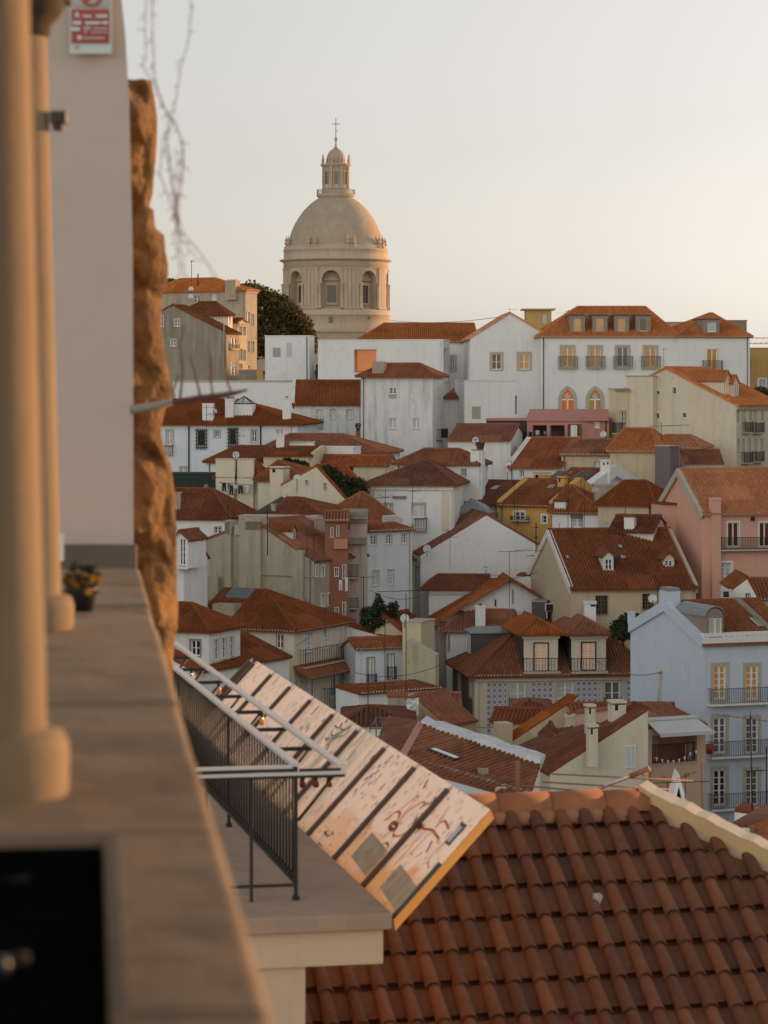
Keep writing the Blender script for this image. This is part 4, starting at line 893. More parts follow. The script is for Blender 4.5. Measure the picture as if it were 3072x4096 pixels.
h = House('left_hip_house', 'white house with dark hipped roof and pale hip tiles at left', (600, 216), (912, 215), 2072, D=10, wall=W1, roof=('hip', 700, 850, 1962), rmat=T2); h.win('F', 857, 2107, 885, 2134, 'dark', ny=2, sur=2); h.chimney(695, 1963, 720, 2040, GREYW, cap='slab'); h.finish()
aerial(912, 2070, 1960, 212, 'thin black mast before the left hipped roof', ()); aerial(934, 2060, 1975, 212, 'leaning black mast behind the grey gable chimneys', (), lean=.05)
# ================================================================ middle slope, right half
h = House('lantern_roof_house', 'small pink house under a pyramid of grey metal', (1828, 233), (1950, 232), 2046, D=2.6, wall=PINKP, roof=('hip', 1883, 1890, 1998), rmat=ZINC, cols=False, cap=False, o=.2)
mb = MB(); z = h.h
for i in range(1, 7): x = h.W*i/7; mb.box(x-.02, -.15, h.h-.02, x+.02, -.12, h.h+.12)
mb.build('metal_ribs', ZINC, h.root); h.finish()
h = House('dark_roof_house', 'pinkish house with long dark tiled roof and one skylight', (1815, 237), (1998, 234), 2013, D=9, wall=PINKP, roof=('gx', 1927), rmat=T2); h.skylight(1954, 1943, 1984, 1961, mat=PANE['curtain']); h.finish()
h = House('yellow_house', 'ochre yellow house with white framed windows and raised yellow gables', (1998, 234), (2207, 231), 2018, D=9, wall=YELL, roof=('gx', 1923), rmat=T1, mort=True)
h.win('F', 2058, 2048, 2098, 2080, 'grey', sur=7, smat=STONEW, bal=(2052, 2066, 2122, 2080)); h.win('F', 2170, 2063, 2186, 2092, 'dark', nx=1, sur=8, smat=STONEW); h.gable_coping('L', YELL, .5, .3); h.gable_coping('R', YELL, .6, .35)
h.skylight(2182, 1939, 2214, 1956, mat=PANE['curtain']); h.chimney(2230, 1905, 2257, 1950, YELL, 0, .7, 'holes'); h.finish()
h = House('solar_roof_house', 'white gabled house with two dark solar panels on its red roof', (2165, 241), (2332, 238), 1967, D=9, wall=W1, roof=('gx', 1878), rmat=T1); h.gable_coping('R', W1, .9, .5)
SOL = glass('solar_panel', (.06, .05, .065), .35)
for a in ((2192, 1886, 2255, 1921), (2284, 1886, 2345, 1924)): h.skylight(a[0]-8, a[1], a[2]-8, a[3], mat=SOL, frame=ZINC)
h.chimney(2133, 1890, 2180, 1930, YELL, 0, .9, 'holes'); h.finish()
h = House('chimney_stack', 'big white tapered chimney behind the solar roof', (2403, 240), (2441, 240), 1844, D=1, wall=W1, roof=('flat', .1), drop=5, cat='chimney'); h.wallbox('F', 2412, 1850, 2418, 1860, .02, IRON, 'vent_hole'); h.wallbox('F', 2428, 1848, 2434, 1858, .02, IRON, 'vent_hole'); h.finish()
h = House('large_roof_house', 'white house with the largest plain red roof on the upper slope', (2036, 252), (2245, 250), 1868, D=11, wall=W1, roof=('gx', 1757), rmat=T1); h.win('F', 2079, 1881, 2096, 1908, 'dark', ny=4, sur=2, smat=STONEW); h.gable_coping('L', W2, .5, .2); h.finish()
dish(2045, 1838, 248, 25, 'white satellite dish at the corner of the largest plain red roof')
h = House('beige_row_house', 'beige house with red roof between two larger roofs', (2245, 251), (2442, 249.5), 1818, D=9, wall=BEIGE, roof=('gx', 1763), rmat=T1, mort=True); h.win('F', 2377, 1846, 2402, 1880, 'curtain', sur=3); h.finish()
h = House('beige_hip_house', 'beige house with steep hipped red roof under the cream gable', (2440, 246), (2622, 244.5), 1802, D=8, wall=BEIGE, roof=('hip', 2496, 2607, 1720), rmat=T3, mort=True); h.finish()
h = House('mauve_chimney_house', 'cream house with mauve chimney wall and low red roof', (2622, 250), (2800, 249), 1792, D=7, wall=CREAM, roof=('hip', 2660, 2762, 1746), rmat=T3, mort=True)
h.win('F', 2704, 1823, 2712, 1870, 'grey', sur=3); h.win('F', 2724, 1821, 2731, 1866, 'grey', sur=3); h.win('F', 2784, 1806, 2799, 1842, 'curtain', sur=3, smat=STONEW); h.wallbox('F', 2743, 1798, 2780, 1845, .05, plaster('mauve', (.38, .33, .36), .2)); h.finish()
h = House('mauve_stack', 'tall mauve grey chimney wall leaning over the pink house', (2620, 243), (2680, 242), 1785, D=1.5, wall=PURPLE, roof=('flat', .1, STONE), cat='chimney'); h.finish()
h = House('low_eave_house', 'low red roofs with white gutter behind the pink house ridge', (2742, 246), (2890, 246), 1853, D=6, wall=W2, roof=('gx', 1806), rmat=T1); h.finish()
h = House('hip_corner_house', 'white corner house with red hipped roof and brown blind window', (2209, 229.5), (2408, 227.6), 2042, uC=2487, wall=W1, roof=('hip', 2262, 2290, 1948), rmat=T1, mort=True)
h.win('F', 2287, 2061, 2329, 2110, 'curtain', ny=3, sur=2, smat=STONED); h.wallbox('F', 2285, 2058, 2331, 2072, .2, FRB, 'blind_box'); h.win('R', 2419, 2058, 2425, 2090, 'dark'); h.chimney(2218, 1997, 2261, 2037, W1, 0, .6, 'tile'); h.chimney(2446, 1988, 2467, 2029, W1, 1, .6, 'tile'); h.finish()
for a, b, c, Y, t in ((2272, 2140, 1890, 222, 'tall black mast before the white corner house'), (2324, 2150, 1886, 221, 'second tall black mast right of the corner house window'), (2337, 2160, 1900, 221, 'third black mast by the dark tiled hip')):
    aerial(a, b, c, Y, t, ((c+70, .5, 'v', .2),) if a == 2337 else ())
dish(2380, 1960, 226, 25, 'grey satellite dish beside the white solar roof gable', mat=DISHD); dish(2427, 2104, 214, 32, 'pale satellite dish under the white corner house', mat=DISHD)
h = House('dark_hip_house', 'beige house with dark brown hipped roof left of the pink house', (2392, 223), (2614, 221.5), 2018, D=9, wall=BEIGE, roof=('hip', 2497, 2586, 1930), rmat=T2); h.finish()
h = House('grey_terrace', 'grey rendered roof terrace behind the dark hipped roof', (2380, 229), (2500, 229), 1944, D=3, wall=GREYW, roof=('flat', .1)); h.finish()
aerial(2501, 2060, 1945, 214, 'plain black mast standing before the dark hipped roof', ())
h = House('small_red_house', 'small red roof with tall white chimney block at its centre', (2436, 213), (2612, 212), 2125, D=6, wall=W2, roof=('gx', 2068), rmat=T2); h.chimney(2496, 2057, 2536, 2120, W1, 0, .9, 'tile'); h.finish()
h = House('big_roof_house', 'beige house with very large dark red roof and grid windows', (2285, 205), (2783, 206.6), 2353, D=15, wall=BEIGE, roof=('gx', 2122), rmat=T2, o=.35)
h.win('F', 2381, 2382, 2432, 2460, 'dark', nx=4, ny=4, fr=FRB, sur=2, depth=.2); h.win('F', 2569, 2375, 2618, 2440, 'dark', nx=4, ny=4, fr=FRB, sur=2, depth=.2); h.win('F', 2711, 2374, 2729, 2404, 'dark', nx=1, ny=1, sur=6)
h.dormer(2413, 2225, 2454, 2283, (2420, 2236, 2448, 2280), 'dark', mat=W2, rmat=T2, rise=.35, over=.15); h.dormer(2655, 2234, 2697, 2268, (2658, 2242, 2690, 2264), 'dark', mat=CREAM2, rmat=T2, rise=.4, over=.15)
for a in ((2262, 2223, 2284, 2238), (2480, 2222, 2508, 2238), (2472, 2180, 2494, 2196)): h.skylight(*a, mat=PANE['curtain'])
h.gable_coping('L', W2, .3, .12); h.gable_coping('R', STONE, .35, .15); h.finish()
h = House('concrete_parapet', 'worn concrete chimney base between white gable and big dark roof', (2145, 217), (2297, 216), 2178, D=2.4, wall=GREYW, roof=('flat', .12, T2)); h.wallbox('F', 2205, 2146, 2288, 2190, .25, plaster('grey_stack', (.36, .31, .27), .5), 'stack'); h.finish()
h = House('pink_house', 'large salmon pink house with long red roof and balcony windows', (2807, 211), (3200, 213), 2053, D=10, wall=PINK, roof=('gx', 1880, .5, .0), rmat=T3, mort=True, o=.3)
for a, pn in (((2911, 2090, 2955, 2187), 'red'), ((3038, 2090, 3080, 2187), 'red')): h.win('F', *a, pane=pn, sur=6, smat=STONEW, ny=1)
h.balcony('F', 2876, 2147, 3100, 2196, .5); h.win('F', 2878, 2251, 2925, 2325, 'curtain', ny=4, sur=8, smat=STONEW); h.gable_coping('L', STONE, .45, .12)
h.wallbox('F', 2840, 2052, 2876, 2405, .45, PINK, 'chimney_breast'); q = h.rect('F', 2840, 1988, 2876, 2060); mb = MB(); mb.box(q[0], -.45, q[1], q[2], .25, q[3]); mb.box(q[0]+.08, -.37, q[3]-.0, q[2]-.08, .17, q[3]+.02, 1); mb.box(q[0]-.05, -.5, q[3]-.25, q[2]+.05, -.452, q[3]-.1); mb.build('chimney', [PINK, FRD], h.root)
q = h.rect('L', 2643, 2008, 2706, 2165); mb = MB(); mb.box(q[0], q[1]-3, .01, q[2], q[3]-.15, .8, M=h.FM['L']); mb.box(q[0]-.15, q[3]-.15, .01, q[2]+.15, q[3], .95, 1, M=h.FM['L']); mb.build('chimney_breast', [PINK, T2], h.root)
mb = MB(); c = h.face_hit('F', 3005, 2073); T = h.FM['F']; mb.box(c.x-.12, c.y-.18, .2, c.x+.12, c.y+.12, .42, M=T); mb.tube([T @ Vector((c.x, c.y+.1, .3)), T @ Vector((c.x, c.y+.32, .25)), T @ Vector((c.x, c.y+.3, 0))], .025); mb.build('wall_lantern', IRON, h.root); h.cornice('F', .2, .2, STONEW); h.finish()
h = House('white_gable_hut', 'small white gable with tiled roof at the right edge under the pink house', (2930, 178), (3032, 178), 2397, D=6, wall=W1, roof=('gy', 2988, 2316, 2360, 2397, .0), rmat=T1, o=.05); h.win('F', 2982, 2373, 3001, 2398, 'dark', sur=1); h.finish()
h = House('tiled_wing', 'red tiled roof wing rising at the right edge below the pink wall', (3000, 182), (3150, 182), 2396, D=6, wall=W2, roof=('gx', 2322), rmat=T1, mort=True); h.finish()
def ac_unit(u0, v0, u1, v1, Y, label, yaw=0):
    p = px((u0+u1)/2, v1, Y); w = m_of(u1-u0, Y)/2; hh = m_of(v1-v0, Y); root = empty('air_conditioner', Matrix.Translation(p) @ Matrix.Rotation(yaw, 4, 'Z'), label, 'air conditioner', 'air conditioners on the roofs')
    mb = MB(); mb.box(-w, 0, .08, w, .38, hh); mb.box(-w*.8, .05, -.5, -w*.6, .33, .08); mb.box(w*.6, .05, -.5, w*.8, .33, .08); mb.build('casing', plain('unit_casing', (.55, .53, .5), .6), root)
    mb = MB(); r = min(hh*.38, w*.6); mb.lathe([(r, 0), (r, .03), (r-.03, .04), (r-.03, 0)], 20); 
    for i in range(4): a = i*math.pi/4; mb.box(-r, -.012, .01, r, .012, .025, M=Matrix.Rotation(a, 4, 'Z'))
    mb.lathe([(.001, .045), (.06, .04), (.06, 0)], 12)
    g = mb.build('fan_grille', FRD, root); g.matrix_local = Matrix.Translation((-w*.25, 0, hh*.52)) @ Matrix.Rotation(math.pi/2, 4, 'X')
    mb = MB(); mb.box(-w*.25-r, -.004, hh*.52-r, -w*.25+r, -.001, hh*.52+r); mb.build('fan_recess', PANE['dark'], root)
ac_unit(2180, 2413, 2230, 2450, 211, 'larger air conditioner beside the dark zinc box'); ac_unit(2231, 2428, 2258, 2474, 210.5, 'narrow upright air conditioner right of the larger one', .9); ac_unit(2890, 2358, 2928, 2398, 177, 'air conditioner on the roof under the pink house')
h = House('blue_house', 'pale blue white house with iron balconies and french windows with painted amber reflection', (2812, 168), (3200, 170.3), 2558, uL=2522, wall=W4, roof=('gx', 2406, .5, .02), rmat=T1, o=.05)
for i, (v0, v1, pn) in enumerate(((2662, 2798, 'amber'), (2871, 3013, 'grey'), (3079, 3222, 'dark'), (3286, 3400, 'dark'))):
    h.win('F', 2853, v0, 2903, v1, pn if i else 'amber', nx=2, ny=5, sur=13, smat=STONE, bw=.09, depth=.12); h.win('F', 2982, v0, 3032, v1, pn if i != 2 else 'grey', nx=2, ny=5, sur=13, smat=STONE, bw=.09, depth=.12)
for v0, v1 in ((2748, 2810), (2958, 3020), (3166, 3228)): h.balcony('F', 2830, v0, 3069, v1, .55, IRONG, STONEW, .15)
h.balcony('F', 3090, 2748, 3190, 2810, .55, IRONG, STONEW)
h.dormer(2826, 2468, 2894, 2552, (2837, 2472, 2887, 2546), 'curtain', mat=[STONED, STONED], rmat=ZINC, kind='arch', rise=.55, over=.08, ny=1); h.skylight(3032, 2470, 3080, 2512, mat=PANE['curtain'])
mb = MB(); q0 = h.face_hit('F', 2812, 2558); mb.box(-.02, -.12, h.h-.25, h.W, .25, h.h+.38); mb.build('parapet', W1, h.root); mb = MB(); mb.box(-.05, -.3, h.h-.42, h.W, -.003, h.h-.26); mb.build('eave_tiles', T1, h.root)
h.gable_coping('L', W4, .35, .18); p = h.slope_hit(0, 3000, 2460); mb = MB(); y1, y0 = h.D*.5, .3; mb.hexa([(p.x+.0, y0, h.h+.1), (p.x+.4, y0, h.h+.1), (p.x+.4, y1, h.zr), (p.x, y1, h.zr), (p.x, y0, h.h+.35), (p.x+.4, y0, h.h+.35), (p.x+.4, y1, h.zr+.3), (p.x, y1, h.zr+.3)]); mb.build('party_wall', STONED, h.root)
q = h.rect('L', 2650, 2352, 2706, 2420); zt = q[3]; mb = MB(); mb.box(.0, h.D*.5-.9, h.zr-.6, .6, h.D*.5+.9, zt-.2); mb.box(-.06, h.D*.5-.7, zt-.2, .66, h.D*.5+.7, zt, 1); mb.build('chimney', [W4, ZINC], h.root)
T = h.FM['L']; a = h.face_hit('L', 2648, 2690); b = h.face_hit('L', 2644, 2825); mb = MB(); mb.tube([T @ Vector((a.x, a.y, .2)), T @ Vector((b.x, b.y, .2))], .06, 8); mb.tube([T @ Vector((a.x-.02, a.y-.02, .15)), T @ Vector((a.x+.05, a.y+.15, .3))], .12, 10); mb.build('flue_pipe', plain('pale_flue', (.6, .48, .36), .6), h.root)
mb = MB(); mb.box(-.05, h.D-.1, h.h+.1, .3, h.D+.35, h.h+.9); mb.build('corner_step', W4, h.root); h.finish()
dish(2610, 2395, 174, 36, 'white satellite dish behind the ridge chimney of the blue house'); aerial(2630, 2400, 2340, 176, 'small aerial behind the blue house ridge', ((2345, .7, 'v', .6),))
mb = MB(); mb.lathe([(.001, .02), (.18, .04), (.25, .62), (.2, .62), (.16, .1)], 12); tag(mb.build('flower_pot', plain('red_pot', (.3, .04, .03), .6), None, px(2838, 3018, 167.2)), 'red pot on the middle balcony of the blue house', 'flower pot')
# awning balcony house
h = House('awning_balcony_house', 'peach house with roofed balcony under a white awning', (2592, 150), (2822, 151.6), 2915, D=8, wall=PEACH, roof=('gx', 2822), rmat=T1, o=.05)
h.win('F', 2608, 2938, 2788, 3050, 'porch', nx=1, ny=1, fr=PEACH, depth=1.3, bw=.03)
T = h.FM['F']; q = h.rect('F', 2608, 2938, 2788, 3050); mb = MB(); zt = h.rect('F', 2608, 2975, 2788, 3050)[3]
mb.box(q[0]+.02, zt-.04, -.14, q[2]-.02, zt, -.1, M=T)
for i in range(1, 28): x = q[0]+(q[2]-q[0])*i/28; mb.box(x-.014, q[1]+.02, -.135, x+.014, zt-.04, -.105, M=T)
mb.build('balcony_railing', IRON, h.root)
mb = MB(); w_ = q[2]-q[0]
for i in range(7): x = q[0]+w_*(.79+.027*i); mb.box(x, q[1]+.05, -.3, x+.035, q[1]+.95, -.26, M=T)
mb.build('shutter_panel', FRW, h.root); mb = MB(); mb.box(q[0]+.05, q[1]+.02, -1.2, q[0]+w_*.38, q[3]-.1, -1.15, M=T); mb.build('inner_door', PINKP, h.root); mb = MB(); mb.box(q[0]+w_*.38, q[1]+.02, -1.25, q[2]-.05, q[3]-.1, -1.16, M=T); mb.build('inner_wall', TERRA, h.root)
ww = h.W; zA = h.hit(2600, 2884, (0, 0, 0), (0, 1, 0)).z; zB = h.hit(2600, 2945, (0, -1.3, 0), (0, 1, 0)).z; mb = MB()
mb.hexa([(0, -1.3, zB), (ww*.93, -1.3, zB), (ww*.86, .1, zA-.05), (0, .1, zA-.05), (0, -1.3, zB+.06), (ww*.93, -1.3, zB+.06), (ww*.86, .1, zA), (0, .1, zA)]); mb.box(-.02, -1.36, zB-.1, ww*.935, -1.304, zB+.1); mb.box(-.02, .0, zA+.003, ww*.87, .25, zA+.16)
mb.build('awning', plain('awning_cloth', (.58, .59, .58), .8, 0, .15), h.root); h.pipe('F', 2603, 3060, 3240, .05, PEACH); h.pipe('F', 2809, 3050, 3300, .05, PEACH)
for u, v in ((2652, 3112), (2745, 3098)): c = h.face_hit('F', u, v); mb = MB(); mb.lathe([(.11, 0), (.13, .02), (.11, .04), (.09, .02), (.11, 0)], 16); o = mb.build('wall_ring', STONED, h.root); o.matrix_local = Matrix.Translation(T @ Vector((c.x, c.y, .05))) @ Matrix.Rotation(math.pi/2, 4, 'X')
h.finish()
root = empty('bunting', h.M @ Matrix.Translation((q[0], -.02, 0)), 'string of red and white pennants hung across the awning balcony', 'bunting'); mb = MB(); rr = random.Random(5); pts = []
for i in range(17):
    t = i/16; pts.append(Vector((w_*t, 0, zt-.55-.35*math.sin(math.pi*min(1, t*1.15))+.5*max(0, t-.75))))
mb.tube(pts, .008, 4); mb.build('cord', IRON, root)
for i in range(16):
    c = (pts[i]+pts[i+1])/2; mb = MB(); a = .075; hh = .26; tl = rr.uniform(-.05, .05); mb.poly([c+Vector((-a, -.01, 0)), c+Vector((tl, -.03, -hh)), c+Vector((a, -.01, 0))]); mb.poly([c+Vector((-a, -.004, 0)), c+Vector((a, -.004, 0)), c+Vector((tl, -.026, -hh))]); mb.build('pennant', plain('red_flag', (.35, .03, .03), .8) if i % 2 == 0 else FRW, root)
# big beige gable in front
h = House('beige_gable_wall_house', 'large beige gable wall with two louvred vents and dark sloping roof', (2200, 143), (2592, 144), 3097, D=2.6, wall=CREAM2, roof=('gy', 2591, 2844, 3097, 2846, .0), rmat=T2, o=.1)
for a in ((2500, 2986, 2541, 3066), (2509, 3164, 2546, 3230)):
    b_ = h.rect('F', *a); mb = MB(); n = 9
    for i in range(n): x = b_[0]+(b_[2]-b_[0])*i/(n-1); mb.box(x-.022, b_[1], .01, x+.022, b_[3], .06, M=h.FM['F'])
    mb.box(b_[0]-.03, b_[1]-.05, .01, b_[2]+.03, b_[1], .07, M=h.FM['F']); mb.box(b_[0]-.03, b_[3], .01, b_[2]+.03, b_[3]+.05, .07, M=h.FM['F']); v_ = mb.build('louvre', FRW, h.root); mb = MB(); mb.box(b_[0], b_[1], -.02, b_[2], b_[3], .006, M=h.FM['F']); mb.build('louvre_recess', PANE['grey'], v_)
def slope_box(h, u0, v0, u1, v1, mat, dep, nm='chimney', cap='holes', i=0): return h.chimney(u0, v0, u1, v1, mat, i, dep, cap)
slope_box(h, 2356, 2899, 2392, 2999, CREAM2, .6); slope_box(h, 2350, 2819, 2382, 2900, CREAM2, .6); slope_box(h, 2449, 2804, 2504, 2880, CREAM2, .9)
h.finish()
h = House('dormer_cottage', 'little beige dormer cottage with white trimmed gable on the dark slope', (2180, 150), (2255, 150), 2960, D=3.2, wall=BEIGE, roof=('gy', 2216, 2928, 2962, 2985, .1), rmat=T2, o=.15); h.win('F', 2226, 2978, 2252, 3030, 'curtain'); h.finish()
h = House('beige_slope_house', 'beige gable house with brown sloping verge in front of the azulejo facade', (2010, 162), (2306, 163.5), 2992, D=1.3, wall=CREAM, roof=('gy', 2304, 2797, 2992, 2799, .0), rmat=T1, o=.2)
h.chimney(1998, 2893, 2050, 2985, CREAM, 0, 1, None); h.wallbox('F', 2120, 2928, 2148, 2975, .6, CREAM2, 'wall_vent'); h.finish()
h = House('attic_cottage', 'beige attic cottage with ribbed tile roof before the azulejo facade', (1966, 166), (2152, 165.5), 2887, D=4, wall=BEIGE, roof=('gx', 2842, .5), rmat=T2, o=.2); h.finish()
h = House('ridge_cottage', 'brown gabled roof peeping above the beige attic cottage', (2080, 168), (2195, 168), 2842, D=4, wall=BEIGE, roof=('hip', 2114, 2122, 2806), rmat=T2); h.finish()
h = House('back_roof_house', 'orange red roof behind the beige chimneys', (2300, 158), (2720, 158), 2890, D=8, wall=CREAM, roof=('gx', 2823), rmat=T1); h.chimney(2262, 2855, 2330, 2890, CREAM2, 0, .8); h.finish()
# azulejo house
def azulejo():
    m, nt, b = newmat('blue_white_azulejo'); tc = N(nt, 'ShaderNodeTexCoord'); sp = N(nt, 'ShaderNodeSeparateXYZ'); L(nt, tc.outputs['Object'], sp.inputs[0])
    p = .42; fx = math_(nt, 'ABSOLUTE', math_(nt, 'SUBTRACT', math_(nt, 'FRACT', math_(nt, 'DIVIDE', sp.outputs[0], p)), .5)); fz = math_(nt, 'ABSOLUTE', math_(nt, 'SUBTRACT', math_(nt, 'FRACT', math_(nt, 'DIVIDE', sp.outputs[2], p)), .5))
    d = math_(nt, 'ADD', fx, fz); blob = math_(nt, 'LESS_THAN', math_(nt, 'ADD', math_(nt, 'POWER', fx, 2.), math_(nt, 'POWER', fz, 2.)), .085); core = math_(nt, 'GREATER_THAN', d, .82); ring = math_(nt, 'LESS_THAN', math_(nt, 'ABSOLUTE', math_(nt, 'SUBTRACT', d, .68)), .05)
    c = mixc(nt, blob, (.5, .47, .45), (.2, .2, .3)); c = mixc(nt, core, c, (.23, .23, .33)); c = mixc(nt, ring, c, (.6, .57, .53)); v = objco(nt)
    c = mixc(nt, ramp(nt, noise(nt, v, 2, 4), .4, .75, 0, .3), c, (.4, .37, .36)); L(nt, c, b.inputs['Base Color']); b.inputs['Roughness'].default_value = .35; return m
AZ = azulejo()
h = House('azulejo_house', 'house faced in blue and white tiles with two big dormer pavilions', (1899, 200), (2600, 201.8), 2697, D=10, wall=CREAM2, roof=('hip', 2060, 2420, 2535, .45), rmat=T1, o=.5)
for a, sx in (((2040, 2730, 2102, 2860), 13), ((2229, 2729, 2292, 2797), 12), ((2418, 2726, 2479, 2860), 12)):
    h.win('F', *a, pane='curtain' if a[0] < 2300 else 'grey', sur=sx, smat=STONE, ny=3, depth=.1)
    if a[3] > 2800: h.balcony('F', a[0]-4, 2792, a[2]+4, 2850, .2)
a0 = h.rect('F', 1948, 2712, 2540, 2990); mb = MB(); hs = [(k[0]-.3, k[1]-.25, k[2]+.3, k[3]+.3, .0) for k in h.holes['F']]
sheet(mb, h.FM['F'] @ Matrix.Translation((0, 0, .012)), a0[2]-a0[0], [(0, a0[3]), (a0[2]-a0[0], a0[3])], [(k[0]-a0[0], max(k[1], a0[1]+.1), k[2]-a0[0], min(k[3], a0[3]-.02), 0) for k in hs], a0[1], a0[0]); mb.build('tile_facing', AZ, h.root)
for a in ((1878, 2722, 1890, 2788), (1833, 2694, 1843, 2757), (1778, 2690, 1786, 2760), (1791, 2690, 1800, 2770), (1880, 2880, 1890, 2952)): h.win('L', *a, pane='grey', sur=4)
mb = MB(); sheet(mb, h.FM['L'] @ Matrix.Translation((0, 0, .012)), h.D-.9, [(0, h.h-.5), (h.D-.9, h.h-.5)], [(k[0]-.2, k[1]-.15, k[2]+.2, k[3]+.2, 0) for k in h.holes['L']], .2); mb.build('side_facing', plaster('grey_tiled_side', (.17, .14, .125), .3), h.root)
h.cornice('F', .5, .35, CREAM2); h.cornice('L', .4, .3, CREAM2)
for (u0, u1, w) in ((2095, 2232, (2138, 2574, 2190, 2682)), (2285, 2424, (2328, 2571, 2380, 2678))):
    d_ = h.dormer(u0, 2538, u1, 2688, w, 'warm', mat=[CREAM2, ZINCD], rmat=T1, kind='hip', rise=1.0, over=.5, ny=4, sur=5, smat=FRD, ydep=6.5)
    dm, x0, x1, y, z0, z1 = d_; wl = h.hit(w[0], 2640, (0, y, 0), (0, 1, 0)).x-.9; wr = h.hit(w[2], 2640, (0, y, 0), (0, 1, 0)).x+.9
    mb = MB(); mb.box(wl, y-.5, z0-.1, wr, y-.003, z0+.05); mb.build('dormer_balcony', STONE, dm); mb = MB(); mb.box(wl, y-.48, z0+1.0, wr, y-.44, z0+1.05)
    for i in range(13): x = wl+(wr-wl)*i/12; k = .03 if i in (0, 12) else .013; mb.box(x-k, y-.46-k, z0+.05, x+k, y-.46+k, z0+(1.12 if i in (0, 12) else 1.0))
    mb.build('dormer_railing', IRON, dm); mb = MB(); mb.box(x0-.12, y-.15, z1-.3, x1+.12, y-.003, z1-.12); mb.box(x0-.2, y-.25, z1-.12, x1+.2, y-.003, z1); mb.build('dormer_cornice', CREAM2, dm)
q_ = [Vector(k) for k in h.slopes[3]]
p = h.slope_hit(3, 1886, 2626); mb = MB(); dd = 5.0; ww_ = 2.2; z0 = p.z; z1 = z0+1.75; y0 = p.y
mb.poly([(p.x, y0, z0-.3), (p.x, y0+ww_, z0-.3), (p.x, y0+ww_, z1), (p.x, y0, z1)]); mb.poly([(p.x, y0, z0-.3), (p.x+dd, y0, z0-.3), (p.x+dd, y0, z1), (p.x, y0, z1)]); mb.poly([(p.x, y0+ww_, z0-.3), (p.x+dd, y0+ww_, z0-.3), (p.x+dd, y0+ww_, z1), (p.x, y0+ww_, z1)])
dm = mb.build('dormer', ZINCD, h.root); mb = MB(); mb.box(p.x-.2, y0-.2, z1, p.x+dd, y0+ww_+.2, z1+.12); mb.hexa([(p.x-.2, y0-.2, z1+.12), (p.x+dd, y0-.2, z1+.12), (p.x+dd, y0+ww_+.2, z1+.12), (p.x-.2, y0+ww_+.2, z1+.12), (p.x+.5, y0+.5, z1+.4), (p.x+dd, y0+.5, z1+.4), (p.x+dd, y0+ww_-.5, z1+.4), (p.x+.5, y0+ww_-.5, z1+.4)]); mb.build('dormer_roof', ZINC, dm)
mb = MB(); mb.box(p.x-.02, y0+.35, z0+.2, p.x+.02, y0+ww_-.35, z1-.15); mb.build('dormer_window', PANE['curtain'], dm); mb = MB()
for a in (.35, ww_/2-.04, ww_-.43): mb.box(p.x-.06, y0+a, z0+.15, p.x-.022, y0+a+.08, z1-.1)
mb.build('sash', FRW, dm); h.finish()
# white houses behind the azulejo house
h = House('white_block', 'plain white block with tile coping and cables behind the air conditioners', (2069, 219), (2229, 218.5), 2304, D=3, wall=W1, roof=('flat', .12, T2)); h.wallbox('F', 2155, 2314, 2176, 2321, .25, STONE, 'wall_lamp'); h.finish()
h = House('eave_house', 'white house with thick overhanging red eave in the centre', (1715, 219), (2010, 218.5), 2353, D=6, wall=W1, roof=('hip', 1752, 1960, 2306), rmat=T1, o=.6); h.win('F', 1716, 2378, 1722, 2485, 'grey'); h.cornice('F', .4, .4, STONEW); h.finish()
h = House('white_gable_house', 'white gable with thick red verge and slit window', (1725, 214), (2175, 214.5), 2500, D=4, wall=W1, roof=('gy', 2036, 2318, 2500, 2402, .9), rmat=T1, o=.3); h.win('F', 1979, 2398, 1986, 2427, 'dark', nx=1, ny=1, sur=1); h.wallbox('F', 2048, 2358, 2053, 2415, .1, STONED, 'flue'); h.finish()
aerial(2037, 2412, 2205, 212, 'bent thin aerial pole before the white gable slit window', ((2207, 2.6, 'v', .0),))
h = House('scalloped_eave_house', 'white house with scalloped mortar eave and tall white chimney', (1786, 212), (2050, 211.5), 2518, D=5, wall=W1, roof=('hip', 1850, 2140, 2447), rmat=T1, mort=True, o=.4); h.win('F', 1791, 2540, 1799, 2606, 'grey', sur=2); h.chimney(1901, 2418, 1941, 2514, W1, 0, .7, 'slab'); h.finish()
h = House('alley_house', 'grey alley house with three dim windows under a red eave', (1690, 216), (1752, 213), 2490, D=4, wall=GREYW, roof=('shed', 2465), rmat=T1)
for a in ((1684, 2508, 1692, 2570), (1704, 2512, 1718, 2600), (1733, 2522, 1746, 2600)): h.win('F', *a, pane='grey', sur=3)
h.finish()
h = House('zinc_box', 'dark zinc roof box beside the air conditioners', (2127, 211.5), (2181, 211.2), 2408, D=2.5, wall=ZINCD, roof=('flat', .1, ZINC), drop=4, cat='roof box'); h.finish()
h = House('small_hip_house', 'small red hipped roof between the zinc box and white chimney', (2155, 211), (2330, 210.8), 2498, D=5, wall=CREAM2, roof=('hip', 2180, 2290, 2448), rmat=T1); h.finish()
h = House('chimney_stack', 'white capped chimney before the beige grid window house', (2338, 203), (2384, 203), 2415, D=.9, wall=W1, roof=('flat', .16, STONEW), drop=5, cat='chimney'); h.wallbox('F', 2362, 2418, 2382, 2426, .03, IRON, 'vent_hole'); h.finish()
tree('shrub', 'dark bushes between the azulejo house roof and beige wall', 2490, 2560, 196, [(2490, 2500, 40, 30), (2460, 2515, 25, 22), (2535, 2475, 28, 22), (2505, 2470, 26, 18), (2495, 2530, 50, 30), (2540, 2505, 26, 26)], 3600, .2, FOLD, 21, .1, cat='shrub')
